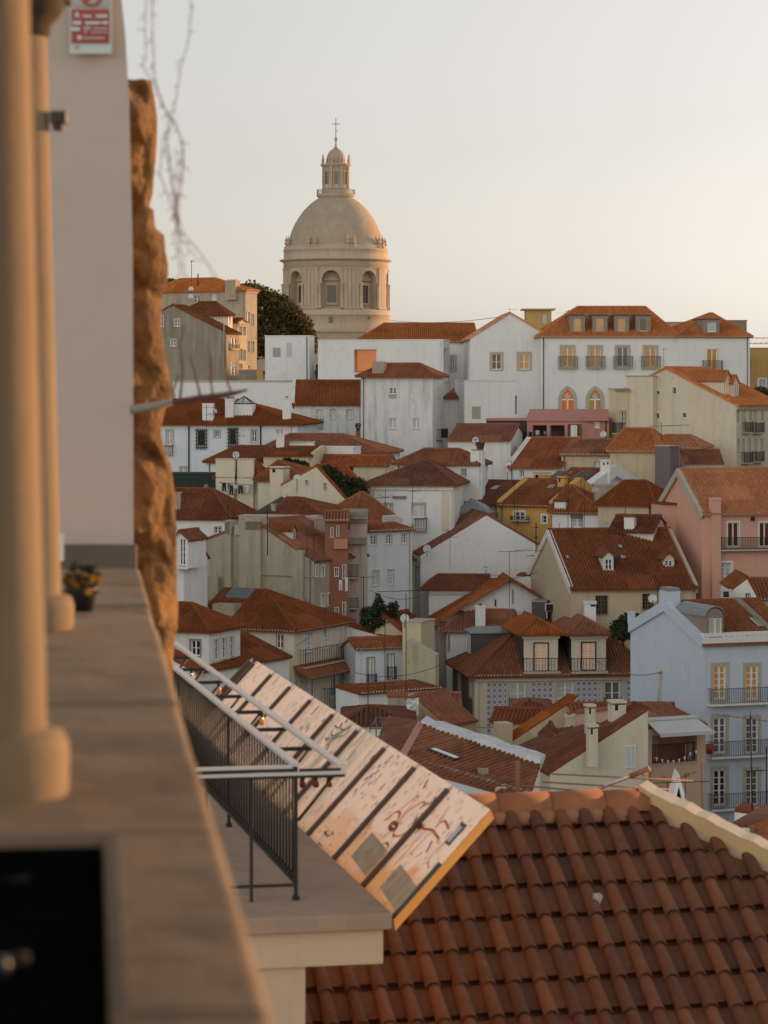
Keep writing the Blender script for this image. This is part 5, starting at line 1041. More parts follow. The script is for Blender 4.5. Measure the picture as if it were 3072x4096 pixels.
# alley in the centre
h = House('big_white_gable_house', 'largest blank white gable in the centre with red roof behind it', (1682, 225), (2190, 226.5), 2222, D=8, wall=W1, roof=('gy', 1946, 2061, 2222, 2204, .0), rmat=T1, o=.05)
for a in ((1617, 2250, 1627, 2330), (1641, 2258, 1651, 2350), (1665, 2268, 1675, 2358), (1617, 2420, 1626, 2465), (1641, 2432, 1651, 2480)): h.win('L', *a, pane='grey', sur=4, smat=STONED)
h.cornice('L', .5, .5, STONED); h.skylight(1795, 2095, 1832, 2115, 0, mat=PANE['curtain']); h.finish()
dish(1708, 2196, 222, 33, 'white satellite dish at the eave corner of the largest white gable', foot=.6); dish(1944, 2271, 218, 31, 'white lettered satellite dish low before the largest white gable', 'ZON', foot=.9); dish(2147, 2283, 221, 31, 'faded lettered satellite dish against the right end of the white gable', 'ZON', mat=DISHD)
root = empty('junction_box', Matrix.Translation(px(1977, 2302, 217.5)), 'white lettered box next to the low lettered dish', 'box'); mb = MB(); mb.box(-.28, 0, -.2, .28, .25, .26); mb.build('casing', DISHM, root); text_mesh('lettering', 'ZON', .22, TXT, root, Matrix.Translation((0, -.008, 0)) @ Matrix.Rotation(math.pi/2, 4, 'X'))
aerial(2144, 2300, 2090, 219, 'tall lattice aerial with red tipped bars by the ochre wall', ((2225, .5, 'vhf', 1.2), (2150, .35, 'yagi', 1.0), (2110, .3, 'yagi', 1.3)), .05)
h = House('balustrade_house', 'narrow white alley house with red eave and rows of small windows', (1467, 213), (1648, 216), 2127, D=3.2, wall=W5, roof=('shed', 2085), rmat=T1, mort=True)
for a in ((1482, 2142, 1508, 2181), (1544, 2138, 1568, 2178), (1605, 2133, 1627, 2174)): h.win('F', *a, pane='dark', ny=3, sur=2, smat=W2)
for a in ((1490, 2280, 1516, 2344), (1550, 2276, 1576, 2340)): h.win('F', *a, pane='curtain', nx=3, ny=4, sur=2, smat=W2)
h.finish()
mb = MB(); p0, p1 = px(1532, 2097, 217), px(1652, 2090, 219)
for i in range(16):
    t = i/15; c = p0.lerp(p1, t)-p0; mb.box(c.x-.05, c.y-.05, -.1, c.x+.05, c.y+.05, .62)
d = p1-p0; mb.hexa([(0, -.06, .6), (d.x, d.y-.06, d.z+.6), (d.x, d.y+.06, d.z+.6), (0, .06, .6), (0, -.06, .7), (d.x, d.y-.06, d.z+.7), (d.x, d.y+.06, d.z+.7), (0, .06, .7)]); tag(mb.build('balustrade', STONEW, None, p0), 'white picket balustrade on the terrace above the alley house', 'balustrade')
h = House('cone_roof_house', 'steep red hipped roof rising behind the white balustrade', (1412, 217), (1592, 219.5), 2085, D=5, wall=W2, roof=('hip', 1440, 1456, 1977), rmat=T1); h.finish()
h = House('rose_house', 'faded rose plaster house with stone cornices on the alley', (1372, 208), (1468, 208), 2064, D=6, wall=PINKP, roof=('flat', .3, GREYD)); h.cornice('F', .45, .45, GREYD)
h.win('F', 1374, 2085, 1402, 2122, 'dark', sur=6, ny=2, smat=STONE); h.win('F', 1391, 2193, 1408, 2258, 'curtain', sur=5); h.win('F', 1391, 2400, 1406, 2440, 'dark', sur=4); h.balcony('F', 1391, 2257, 1433, 2308, .5); h.balcony('F', 1393, 2390, 1433, 2430, .5)
mb = MB(); T = h.FM['F']; q = h.rect('F', 1391, 2150, 1473, 2174); mb.box(q[0], q[1], .003, q[2]-.1, q[3], .6, M=T); mb.build('string_course', GREYD, h.root); h.wallbox('F', 1445, 2175, 1467, 2500, .08, STONE, 'quoin'); h.finish()
h = House('brick_red_house', 'tall narrow brick red house with white topped windows', (1300, 205), (1392, 205), 2082, D=4, wall=REDW, roof=('gx', 2052), rmat=T1, mort=True)
for a in ((1324, 2112, 1332, 2150), (1348, 2104, 1355, 2145), (1339, 2270, 1354, 2306), (1371, 2260, 1383, 2315), (1371, 2410, 1383, 2460), (1340, 2430, 1354, 2460)): h.win('F', *a, pane='dark', sur=2, smat=STONEW)
h.wallbox('F', 1335, 2155, 1390, 2195, .25, TERRA, 'bay'); h.finish()
def garment(u, v, Y, w, hh, col, label, kind='shirt', g='washing on the lines'):
    p = px(u, v, Y); W_, H_ = m_of(w, Y)/2, m_of(hh, Y); mb = MB(); cl = plain('cloth', col, .9, 0, .3)
    pts = {'shirt': [(-1, 0), (1, 0), (1.25, -.4), (.8, -.45), (.8, -1), (-.8, -1), (-.8, -.45), (-1.25, -.4)], 'trousers': [(-.9, 0), (.9, 0), (1, -1), (.25, -1), (.05, -.35), (-.2, -1), (-.95, -.97)], 'sheet': [(-1, 0), (1, 0), (.95, -1), (.3, -.95), (-.9, -1)]}[kind]
    f = [Vector((x*W_, .05*math.sin(x*5+z*4), z*H_)) for x, z in pts]; a = [mb.bm.verts.new(q) for q in f]; b = [mb.bm.verts.new(q+Vector((0, .05, 0))) for q in f]
    mb.bm.faces.new(a); mb.bm.faces.new(b[::-1])
    for i in range(len(f)): mb.bm.faces.new((a[i], a[(i+1) % len(f)], b[(i+1) % len(f)], b[i]))
    tag(mb.build('garment', cl, None, p), label, 'clothing', g)
BL, WHT = (.02, .018, .022), (.62, .62, .64)
for i, (u, v, w, hh, c, kd, lb) in enumerate(((896, 1932, 17, 34, BL, 'trousers', 'dark trousers at the left end of the washing line'), (916, 1934, 12, 22, (.2, .18, .19), 'shirt', 'grey top between the dark trousers on the washing line'), (925, 1941, 16, 40, BL, 'trousers', 'longest black trousers on the washing line'), (943, 1940, 13, 15, WHT, 'shirt', 'small white cloth in the middle of the washing line'), (962, 1941, 20, 34, (.05, .035, .05), 'trousers', 'dark plum trousers on the washing line'), (990, 1941, 14, 32, WHT, 'sheet', 'white towel at the right end of the washing line'))): garment(u, v, 231.3, w, hh, c, lb, kd)
p = px(873, 1929, 231.4); root = empty('washing_line', Matrix.Translation(p), 'washing line on the cream house with twin chimneys', 'washing line'); mb = MB(); e = px(1013, 1941, 231.4)-p; mb.tube([(0, 0, 0), e], .02, 4); mb.tube([(.2, 0, -.1), (.2, .9, 0)], .025, 4); mb.tube([(e.x-.2, 0, e.z), (e.x-.2, .9, e.z)], .025, 4); mb.build('line', IRON, root)
for u, v, w, hh, kd, lb in ((1362, 2320, 15, 42, 'trousers', 'white trousers hanging on the brick red house'), (1386, 2310, 12, 56, 'sheet', 'long white cloth with pink edge on the brick red house')): garment(u, v, 203.2, w, hh, WHT, lb, kd)
for i, (u, v, w, hh, c, lb) in enumerate(((2122, 1728, 14, 18, BL, 'dark bundle hung at the left of the rose house'), (2150, 1722, 16, 18, (.5, .5, .52), 'pale cloth hung in the rose house opening'), (2180, 1725, 10, 14, (.1, .25, .2), 'green cloth hung in the rose house opening'), (2225, 1725, 34, 18, (.04, .025, .02), 'dark brown blanket hung on the rose house'))): garment(u, v, 261.5, w, hh, c, lb, 'sheet')
# ================================================================ middle slope, left half
h = House('concrete_gable_house', 'big grey rendered gable wall with pilaster strips at left centre', (754, 208.5), (1256, 203), 2186, D=8, wall=GREYW, roof=('gy', 1020, 2088, 2186, 2246, .05), rmat=T1, o=.15)
for a in ((908, 2085, 932, 2400), (965, 2085, 1050, 2400), (1178, 2200, 1220, 2420)): h.wallbox('F', *a, out=.3, mat=GREYW)
q = h.rect('F', 990, 2074, 1050, 2120); mb = MB(); mb.box(q[0], -.3, q[1], q[2], .9, q[3]); q2 = h.rect('F', 907, 2080, 933, 2135); mb.box(q2[0], -.3, q2[1], q2[2], .5, q2[3]); q2 = h.rect('F', 945, 2098, 992, 2140); mb.box(q2[0], -.28, q2[1], q2[2], .5, q2[3]); mb.build('chimney', GREYW, h.root)
h.wallbox('F', 1050, 2300, 1254, 2304, .12, GREYW, 'ledge'); h.wallbox('F', 822, 2304, 885, 2400, .5, GREYW, 'buttress')
for a in ((1262, 2262, 1270, 2305), (1285, 2265, 1296, 2306), (1285, 2376, 1298, 2424), (1312, 2374, 1320, 2420)): h.win('R', *a, pane='grey', sur=4, smat=W2)
si = len(h.slopes)-1; side_dormer(h, 1165, 2118, 2160, 30, si, CREAM2, '', 'grey'); h.finish()
aerial(1228, 2190, 2110, 199, 'red tipped aerial on the right slope of the grey gable', ((2140, .9, 'vhf', .5),)); aerial(1255, 2190, 2090, 200, 'taller black mast on the right slope of the grey gable', ())
aerial(1070, 2200, 2025, 202, 'tall dark mast in front of the grey gable roof', ((2050, .5, 'v', .1),), .04)
h = House('slate_roof_house', 'house with grey slate hipped roof in the left centre', (1035, 222), (1425, 220), 2058, D=9, wall=GREYW, roof=('hip', 1130, 1206, 1996), rmat=T4); h.finish()
h = House('brown_hip_house', 'pale house with old brown hipped roof below the grey slates', (1062, 215), (1345, 213), 2092, D=9, wall=PINKP, roof=('hip', 1150, 1200, 1998), rmat=T2); h.chimney(1085, 2010, 1100, 2050, GREYW); h.finish()
h = House('chimney_wall_house', 'grey weathered chimney wall between the brown roof and rose house', (1256, 210), (1308, 210), 2078, D=2, wall=GREYW, roof=('flat', .1)); h.finish()
h = House('step_parapet_house', 'stepped pale parapet wall behind the grey gable chimneys', (955, 213), (1262, 211.5), 2066, D=2, wall=PINKP, roof=('flat', .1)); h.finish()
h = House('left_dormer_house', 'white house with pediment attic window beside the stone ruin', (600, 197), (735, 196), 2235, uC=830, wall=W1, roof=('gx', 2150), rmat=T1)
h.dormer(690, 2156, 752, 2262, (720, 2155, 742, 2262), 'dark', mat=W1, rmat=T1, rise=.5, over=.2, ny=4, ydep=3); h.finish()
h = House('hip_balcony_house', 'cream house with broad red hipped roof and iron balconies at left', (780, 198.6), (1176, 195), 2500, uC=1393, wall=CREAM2, roof=('hip', 822, 1068, 2364), rmat=T2, o=.4, mort=True)
h.win('F', 1106, 2536, 1133, 2595, 'dark', ny=2, sur=2); 
for a, pn in (((1218, 2525, 1249, 2608), 'curtain'), ((1289, 2516, 1318, 2592), 'curtain'), ((1352, 2512, 1370, 2580), 'curtain')): h.win('R', *a, pane=pn, nx=2, ny=4, sur=5, smat=W2)
h.balcony('R', 1193, 2582, 1372, 2650, .6, IRON, STONE, .36)
for a in ((1170, 2720, 1195, 2800), (1238, 2708, 1260, 2790), (1322, 2684, 1350, 2788), (1376, 2670, 1404, 2770)): h.win('R', *a, pane='grey', ny=1, sur=5, smat=STONEW)
h.balcony('R', 1290, 2742, 1392, 2824, .6, IRON, STONE, .36); T = h.FM['R']; q = h.rect('R', 1180, 2650, 1390, 2672); mb = MB(); add_slope(mb, [T @ Vector((q[0]-.3, q[1]-.3, 1.3)), T @ Vector((q[2], q[1]-.3, 1.3)), T @ Vector((q[2], q[3]+.1, .02)), T @ Vector((q[0]-.3, q[3]+.1, .02))], True, mort=True); mb.build('ledge_roof', [T1, MORT], h.root)
h.skylight(905, 2360, 993, 2396, mat=PANE['grey'], frame=ZINC, h=.25); h.chimney(850, 2416, 933, 2466, GREYW, 0, 1.2, None); h.finish()
h = House('corner_window_house', 'white house with small hipped roof and three casement windows', (560, 186.1), (836, 184), 2509, uC=961, wall=W2, roof=('hip', 700, 768, 2420), rmat=T2, o=.35)
h.win('F', 764, 2561, 800, 2624, 'dark', nx=2, ny=2, sur=6, smat=STONED)
for a in ((855, 2556, 876, 2642), (886, 2550, 906, 2634), (916, 2544, 936, 2630)): h.win('R', *a, pane='dark', nx=2, ny=3, sur=2, smat=W2)
h.finish()
h = House('lower_roof_house', 'white house with brown roof sloping down behind the graffiti panels', (604, 183.75), (783, 182), 2689, D=12.1, wall=W1, roof=('gy', 608, 2595, 2597, 2689, .05), rmat=T2, o=.25)
h.finish()
h = House('step_roof_house', 'white house with red back roof and two balcony doors', (1422, 199), (1655, 200.6), 2594, D=2.5, wall=W5, roof=('gx', 2556), rmat=T1, mort=True)
for a in ((1468, 2630, 1497, 2745), (1548, 2616, 1575, 2716)): h.win('F', *a, pane='curtain', sur=3, ny=3, smat=STONED, bal=(a[0]-2, a[3]-50, a[2]+3, a[3]))
h.finish()
wallrun('white stained parapet wall crossing the red back roof', [(1388, 2505), (1420, 2518), (1590, 2562)], 202.5, 2600, W3, .5)
h = House('triangle_roof_house', 'small brown gable roof with pale verge behind the white balcony house', (1500, 203), (1612, 202), 2520, D=4, wall=CREAM, roof=('gy', 1536, 2465, 2522, 2528, .2), rmat=T2, o=.2); h.finish()
h = House('cream_block', 'cream block with satellite dish in the alley', (1610, 199), (1684, 198.5), 2490, D=3, wall=CREAM, roof=('flat', .1, STONE)); h.finish()
dish(1619, 2474, 196, 36, 'white satellite dish on the alley block beside tall aerials', foot=.7)
h = House('beige_side_house', 'stained beige gable wall with sloping worn coping', (1625, 195.5), (1742, 194.5), 2568, D=.6, wall=plaster('stained_beige', (.5, .43, .3), .6), roof=('gy', 1632, 2562, 2566, 2622, .0), rmat=STONE, o=.02, cap=False, cols=False); h.finish()
h = House('slanted_eave_house', 'white house with long slanted red eave above the metal frames', (1435, 186), (1755, 189.5), 2777, D=3, wall=W1, roof=('shed', 2758), rmat=T1, mort=True); h.finish()
tree('conifer_shrub', 'spiky dark shrub growing in the alley below the white windows', 1520, 2500, 203, [(1515, 2430, 26, 40), (1480, 2455, 40, 30), (1555, 2450, 38, 32), (1510, 2395, 10, 26), (1575, 2425, 20, 22), (1500, 2485, 60, 30), (1550, 2490, 40, 25)], 3600, .24, FOLD, 33, .1, cat='shrub')
for a in ((1540, 2745, 2465, 183, 'rusty tall aerial mast crossing the white balcony house', ((2475, 1.6, 'yagi', 3.0),)), (1624, 2775, 2375, 184, 'tallest forked aerial mast in the alley', ((2365, 2.2, 'yagi', .02), (2362, -2.0, 'yagi', .05))), (1472, 2900, 2735, 150, 'thick aerial mast with comb boom above the canopy', ((2737, 1.5, 'yagi', .1),)), (1454, 2440, 2305, 198, 'leaning aerial at the foot of the alley windows', ((2310, .8, 'yagi', .1),)), (1300, 2520, 2430, 192, 'thin mast by the iron balcony of the broad hipped house', ((2436, .6, 'v', .1),))): aerial(*a[:5], arms=a[5], r=.03)
# lower centre roofs
h = House('terracotta_house', 'terracotta pink house with ribbed orange roof', (1686, 152), (1843, 152), 2849, D=5, wall=TERRA, roof=('gx', 2782), rmat=T1); h.finish()
h = House('grey_stub_house', 'weathered grey wall block with red roof strip', (1552, 150), (1628, 150), 2790, D=2.2, wall=GREYW, roof=('flat', .1, T1)); h.finish()
h = House('ochre_side_house', 'stained ochre wall sloping beside the terracotta house', (1625, 148), (1786, 146.5), 2860, D=3, wall=plaster('stained_ochre', (.4, .3, .15), .7), roof=('gy', 1660, 2792, 2800, 2905, .0), rmat=T1, o=.1); h.finish()
h = House('brown_low_house', 'dark brown low roof behind the graffiti canopy', (1385, 140), (1640, 140), 2900, D=6, wall=W2, roof=('hip', 1475, 1500, 2836), rmat=T2); h.finish()
root = empty('plastic_sheet', Matrix.Translation(px(1650, 2860, 145)), 'crumpled white plastic sheet hung on the ochre wall', 'plastic sheet'); mb = MB(); rr = random.Random(9); g = [[Vector((-.32+.64*i/6+rr.uniform(-.04, .04), rr.uniform(-.15, .05), -.1+1.0*j/7+rr.uniform(-.04, .04))) for i in range(7)] for j in range(8)]
for j in range(7):
    for i in range(6): mb.poly([g[j][i], g[j][i+1], g[j+1][i+1], g[j+1][i]])
mb.build('sheet', plain('white_plastic', (.68, .68, .68), .4), root)
def quad_roof(name, label, P, mat, wallm, thick=.15, cols=False, drop=5, white=None):
    P = [px(*p) for p in P]; c = P[3].copy(); root = empty(name, Matrix.Translation(c), label, 'house'); Q = [p-c for p in P]; mb = MB()
    add_slope(mb, [Q[3], Q[2], Q[1], Q[0]], cols, thick=thick); mb.build('roof', [mat, MORT], root); mb = MB(); d = Vector((0, 0, -drop)); e = Vector((0, 0, -thick-.01))
    for a, b in zip(Q, Q[1:]+Q[:1]): mb.poly([a+e, b+e, b+d, a+d])
    mb.build('wall', wallm, root); return root, Q
root, Q = quad_roof('ribbed_roof_house', 'long fine ribbed brown roof with white patched ridge and narrow skylight', [(1685, 2903, 110), (2160, 3052, 106), (2112, 3200, 101), (1600, 3052, 104)], T1, W1, .15, True)
mb = MB(); a, b = Q[0], Q[1]; n = 14; rr = random.Random(2); s_ = Vector((.25, .6, 0))
pp = [(a.lerp(b, i/n)+Vector((0, 0, .1+rr.uniform(0, .12))), rr.uniform(.28, .5)) for i in range(n+1)]
for (p0, w0), (p1, w1) in zip(pp, pp[1:]): mb.hexa([p0-Vector((0, w0, .35)), p1-Vector((0, w1, .35)), p1+s_, p0+s_, p0-Vector((0, w0*.7, -.05)), p1-Vector((0, w1*.7, -.05)), p1+s_+Vector((0, 0, .12)), p0+s_+Vector((0, 0, .12))])
mb.build('ridge_flashing', plaster('torn_white_flashing', (.62, .63, .66), .45), root)
mb = MB(); nrm = (Q[2]-Q[3]).cross(Q[0]-Q[3]).normalized(); nrm = nrm if nrm.z > 0 else -nrm
def onq(u, v): return Q[0].lerp(Q[1], u).lerp(Q[3].lerp(Q[2], u), v)
def strip(mb, p, q, w, h): 
    d = (q-p).normalized(); s2 = d.cross(nrm).normalized()*w; t2 = nrm*h; mb.hexa([p-s2-t2*.2, q-s2-t2*.2, q+s2-t2*.2, p+s2-t2*.2, p-s2+t2, q-s2+t2, q+s2+t2, p+s2+t2])
strip(mb, onq(.17, .55), onq(.40, .6), .2, .14); mb.build('skylight_frame', IRON, root); mb = MB(); strip(mb, onq(.19, .54), onq(.39, .585), .1, .17); mb.build('skylight', FRW, root)
mb = MB(); strip(mb, onq(.05, .82), onq(1.0, .84), .16, .06); mb.build('valley_gutter', ZINC, root); mb = MB(); strip(mb, Q[0]+nrm*.1, Q[3]+nrm*.1, .14, .1); mb.build('hip_tiles', PINKD, root)
mb = MB(); c = onq(.62, .72); mb.box(c.x-.2, c.y-.2, c.z-.3, c.x+.2, c.y+.2, c.z+.24); mb.build('vent_box', GREYD, root)
quad_roof('dark_slope_house', 'dark ribbed roof falling left of the large beige gable', [(2225, 2928, 151), (2470, 2880, 149), (2210, 3090, 144.5), (2040, 3004, 150)], T2, BEIGE, .12, True, 5)
quad_roof('red_back_roof_house', 'plain red roof between the white balcony house and its parapet wall', [(1366, 2470, 206), (1560, 2545, 205), (1650, 2560, 201), (1400, 2592, 201)], T1, W2, .12, True, 4)
quad_roof('pale_roof_house', 'flat pale painted roof below the fine ribbed brown roof', [(1600, 3068, 99), (2118, 3212, 97.5), (2080, 3330, 92), (1560, 3180, 94)], plaster('pale_roof_paint', (.62, .62, .6), .3), W1)
quad_roof('left_slope_house', 'brown side slope left of the pinkish hip tiles', [(1570, 2925, 114), (1684, 2903, 110.5), (1598, 3050, 104.6), (1500, 3010, 108)], T2, W2, .15, True)
root = empty('metal_frame', Matrix.Translation(px(1500, 2975, 118)), 'welded grey metal railing frame on the low brown roof', 'metal frame'); mb = MB(); k = 118/FP
for (a, b) in (((-20, 60), (5, 100)), ((5, 100), (80, 100)), ((80, 100), (55, 40)), ((-20, 60), (60, 62)), ((5, 100), (5, 20)), ((30, 100), (30, 30)), ((80, 100), (80, 10)), ((55, 40), (-10, 20)), ((-20, 60), (-20, 0)), ((60, 62), (60, 0)), ((-10, 20), (70, 15))): mb.tube([(a[0]*k, (a[0] % 7)*.1, a[1]*k), (b[0]*k, (b[0] % 5)*.1, b[1]*k)], .03, 5)
mb.build('rails', IRONG, root)

# more of the aerials and wires that stand over the town
for a in ((2237, 2145, 2092, 221, 'short bare rod aerial left of the white corner house window', (), 0), (2057, 2050, 1915, 229, 'thin aerial with crossbar before the dark skylight roof', ((1925, .5, 'v', .2),), 0), (2070, 2085, 1972, 228, 'aerial with double crossbars before the ochre house window', ((1976, 1.0, 'v', .05), (2062, 1.1, 'vhf', .1)), 0), (1143, 2090, 1975, 211, 'thin twin armed aerial above the old brown hipped roof', ((2030, .7, 'v', .3),), .03), (2040, 1262, 1232, 308, 'aerial at the apex of the white hilltop gable', ((1238, .9, 'yagi', .3),), 0), (2262, 1285, 1240, 312, 'aerial left of the convent roof on the skyline', ((1253, 1.0, 'yagi', 3.0),), 0), (2655, 1480, 1388, 290, 'slim aerial standing before the convent right corner', ((1398, .5, 'yagi', .4),), 0), (1990, 2010, 1925, 240, 'slender aerial above the long dark tiled roof', ((1932, .6, 'vhf', .2),), 0), (2215, 1800, 1700, 256, 'thin aerial before the faded rose laundry house', ((1712, .9, 'yagi', .2),), 0), (1800, 2260, 2140, 217, 'bare thin aerial beside the skylight of the white gable roof', ((2150, .7, 'yagi', .3),), 0)):
    aerial(*a[:5], arms=a[5], r=.02, lean=a[6])
dish(2276, 1252, 312, 24, 'upright grey satellite dish against the sky left of the convent roof', mat=DISHD, yaw=-.9, foot=1.6)
def cable(u0, v0, Y0, u1, v1, Y1, sag, label, r=.018):
    a, b = px(u0, v0, Y0), px(u1, v1, Y1); mb = MB(); n = 14; mb.tube([(b-a)*(i/n)+Vector((0, 0, -sag*4*(i/n)*(1-i/n))) for i in range(n+1)], r, 4)
    tag(mb.build('overhead_cable', IRON, None, a), label, 'cable', 'cables strung between the houses')
cable(1544, 1279, 420, 2036, 1262, 310, .6, 'thin cable running from the dome base to the hilltop gable', .03); cable(1420, 2690, 183, 1760, 2660, 187, .5, 'cable sagging across the white balcony house'); cable(1180, 2585, 192, 1320, 2420, 200, .5, 'cable rising from the iron balcony to the grey gable side'); cable(1480, 2360, 206, 1690, 2380, 212, .5, 'cable spanning the alley between two white houses'); cable(1900, 2300, 214, 2150, 2290, 214, .4, 'cable crossing low before the largest white gable'); cable(1840, 2880, 160, 2010, 2900, 165, .3, 'cable beside the terracotta house'); cable(2380, 2640, 185, 2640, 2690, 167, .5, 'cable from the azulejo dormers to the blue house wall')
# ================================================================ near tiled roof
E1 = Vector((-.2005, .9797, 0)); E2 = Vector((.9797, .2005, 0))          # terrace building axes: receding / to the right
NT = tiles('near_clay_tile', (.21, .068, .032), .6, mossamt=.3, p=.235, row=.41)
def near_tile_mat():
    m, nt, b = newmat('weathered_clay_tile'); g = N(nt, 'ShaderNodeNewGeometry'); v = objco(nt)
    c = mixc(nt, g.outputs['Random Per Island'], (.21, .08, .034), (.105, .04, .02)); c = mixc(nt, ramp(nt, noise(nt, v, 2.2, 6, .65), .42, .72, 0, .6), c, (.09, .035, .024))
    c = mixc(nt, ramp(nt, noise(nt, v, 14, 4), .55, .8, 0, .35), c, (.3, .14, .085)); L(nt, c, b.inputs['Base Color']); b.inputs['Roughness'].default_value = .85
    bump(nt, noise(nt, v, 40, 3), b, .3, .01); return m
CT = near_tile_mat(); CREAMN = plaster('near_cream_render', (.6, .47, .27), .35, (.22, .16, .09)); CREAMT = plaster('pale_render_top', (.62, .56, .44), .35, (.25, .2, .14))
def near_roof():
    Y0 = 25.5; O = px(1974, 3226, Y0); th = math.radians(30); DS = (-E1*math.cos(th)+Vector((0, 0, -math.sin(th)))); NN = E2.cross(-DS).normalized(); NN = NN if NN.z > 0 else -NN
    root = empty('tiled_roof_house', Matrix.Translation(O), 'near house roof of large barrel clay tiles below the canopy', 'house')
    def onroof(u, v):
        d = Vector(((u-U0)/FP, 1, (V0-v)/FP)); t = O.dot(NN)/d.dot(NN); p = d*t-O; return p.dot(E2), p.dot(DS)
    P0, P1 = onroof(2556, 3232), onroof(3090, 3500); P2 = (P0[0]+(P1[0]-P0[0])*2.2, P0[1]+(P1[1]-P0[1])*2.2)
    def wallt(s): return 0 if s <= P0[0] else P0[1]+(s-P0[0])*(P1[1]-P0[1])/(P1[0]-P0[0])
    pt = lambda s, t, n=0: E2*s+DS*t+NN*n
    rnd = random.Random(4); mb = MB(); SP, RW, LN = .235, .41, .47
    def barrel(s, t0, t1, r0, r1, n0, n1, up, seg=7, thick=.016, fl=.82):
        """half-round tile from t0 (upper end) to t1 (lower end)"""
        for rr in (0, thick):
            rings = []
            for t, r, n in ((t0, r0, n0), (t1, r1, n1)):
                rings.append([mb.bm.verts.new(pt(s+(r-rr)*math.cos(a), t, n+up*(r-rr)*fl*math.sin(a))) for a in [math.pi*i/seg for i in range(seg+1)]])
            for i in range(seg):
                f = mb.bm.faces.new((rings[0][i], rings[0][i+1], rings[1][i+1], rings[1][i])); f.smooth = True
            if rr: lip = rings[1]
            else: lip0 = rings[1]
        for i in range(seg): mb.bm.faces.new((lip0[i], lip0[i+1], lip[i+1], lip[i]))
    s0 = -2.7; cols = 34
    for c in range(cols):
        s = s0+c*SP
        for k in range(-1, 11):
            t1 = (k+1)*RW+rnd.uniform(-.015, .015); t0 = t1-LN; w = wallt(s)
            if t1 < w-.02 or t1 < .2: continue
            js, jn = rnd.uniform(-.01, .01), rnd.uniform(-.005, .005)
            barrel(s+js, max(t0, w-.15, .06), t1, .056, .069, .02+jn, .046+jn, 1, fl=.95)
            sp = s+SP/2; w2 = wallt(sp)
            if t1 > w2: barrel(sp+rnd.uniform(-.008, .008), max(t0, w2-.1, .06), t1-.12, .1, .094, .018, .034, -1, 6, fl=.34)
    mb.build('roof_tiles', CT, root)
    mb = MB(); sE = P0[0]+(4.8-P0[1])*(P1[0]-P0[0])/(P1[1]-P0[1]); mb.poly([pt(s0-.2, -.02, -.06), pt(P0[0], -.02, -.06), pt(sE, 4.8, -.06), pt(s0-.2, 4.8, -.06)]); mb.build('roof_bed', T2, root)
    mb = MB(); a = -.55; ln = .52                                     # ridge tiles
    while a < P0[0]-.05:
        b = min(a+ln, P0[0]+.05); n = 9; rings = []
        for s, r in ((a, .18), (b+.03, .198)): rings.append([mb.bm.verts.new(E2*s+Vector((0, 0, -.05+rnd.uniform(-.004, .004)))+(-E1)*r*math.cos(q)+Vector((0, 0, r*.92*math.sin(q)))) for q in [math.pi*i/n for i in range(n+1)]])
        for i in range(n): f = mb.bm.faces.new((rings[0][i], rings[0][i+1], rings[1][i+1], rings[1][i])); f.smooth = True
        for r in rings: mb.bm.faces.new(r)
        a = b
    mb.build('ridge_tiles', plain('smooth_ridge_tile', (.33, .125, .05), .7, 0, .35, 4), root)
    mb = MB()
    for c in range(cols):
        s = s0+(c+.5)*SP
        if -.6 < s < P0[0]: mb.lathe([(.001, .05), (.06, .04), (.085, 0), (.08, -.06)], 12, c=tuple(pt(s, .19, .03)))
    mb.build('mortar_fill', plain('ridge_mortar', (.34, .16, .08), .9), root)
    # flank wall cutting across the right side of the roof
    mb = MB(); p0, p1 = pt(*P0), pt(*P2); up = Vector((0, 0, .21)); dn = Vector((0, 0, -.5)); d = (p1-p0); sd = Vector((d.y, -d.x, 0)).normalized()*-.2
    if sd.y < 0: sd = -sd
    n = 26; sk = []
    for i in range(n+1):
        q = p0.lerp(p1, i/n); sk.append((q, rnd.uniform(-.012, .012)))
    for (a, ja), (b, jb) in zip(sk, sk[1:]):
        mb.poly([a+dn, b+dn, b+up+Vector((0, 0, jb)), a+up+Vector((0, 0, ja))]); mb.poly([a+dn+sd, b+dn+sd, b+up+sd, a+up+sd])
    mb.poly([p0+dn, p0+up, p0+up+sd, p0+dn+sd]); fw = mb.build('flank_wall', CREAMN, root)
    mb = MB()
    for (a, ja), (b, jb) in zip(sk, sk[1:]):
        k = Vector((0, 0, ja+.0)); k2 = Vector((0, 0, jb)); mb.poly([a+up+k, b+up+k2, b+up+sd+k2+Vector((0, 0, .02)), a+up+sd+k+Vector((0, 0, .02))])
    mb.build('wall_top', CREAMT, root)
    mb = MB(); hw = 5.0
    for (x0, x1) in ((s0-.2, P0[0]+.2),): mb.poly([E2*x0+Vector((0, 0, -.1)), E2*x1+Vector((0, 0, -.1)), E2*x1+E1*4+Vector((0, 0, -2.4)), E2*x0+E1*4+Vector((0, 0, -2.4))])
    mb.build('back_slope', T2, root)
    mb = MB(); q = pt(sE, 4.8, -.1); q2 = pt(s0-.2, 4.8, -.1); mb.poly([q, q2, q2+Vector((0, 0, -9)), q+Vector((0, 0, -9))]); mb.poly([E2*(P0[0]+.2)+E1*4+Vector((0, 0, -2.4)), E2*s0+E1*4+Vector((0, 0, -2.4)), E2*s0+E1*4+Vector((0, 0, -11)), E2*(P0[0]+.2)+E1*4+Vector((0, 0, -11))]); mb.build('wall', CREAMN, root)
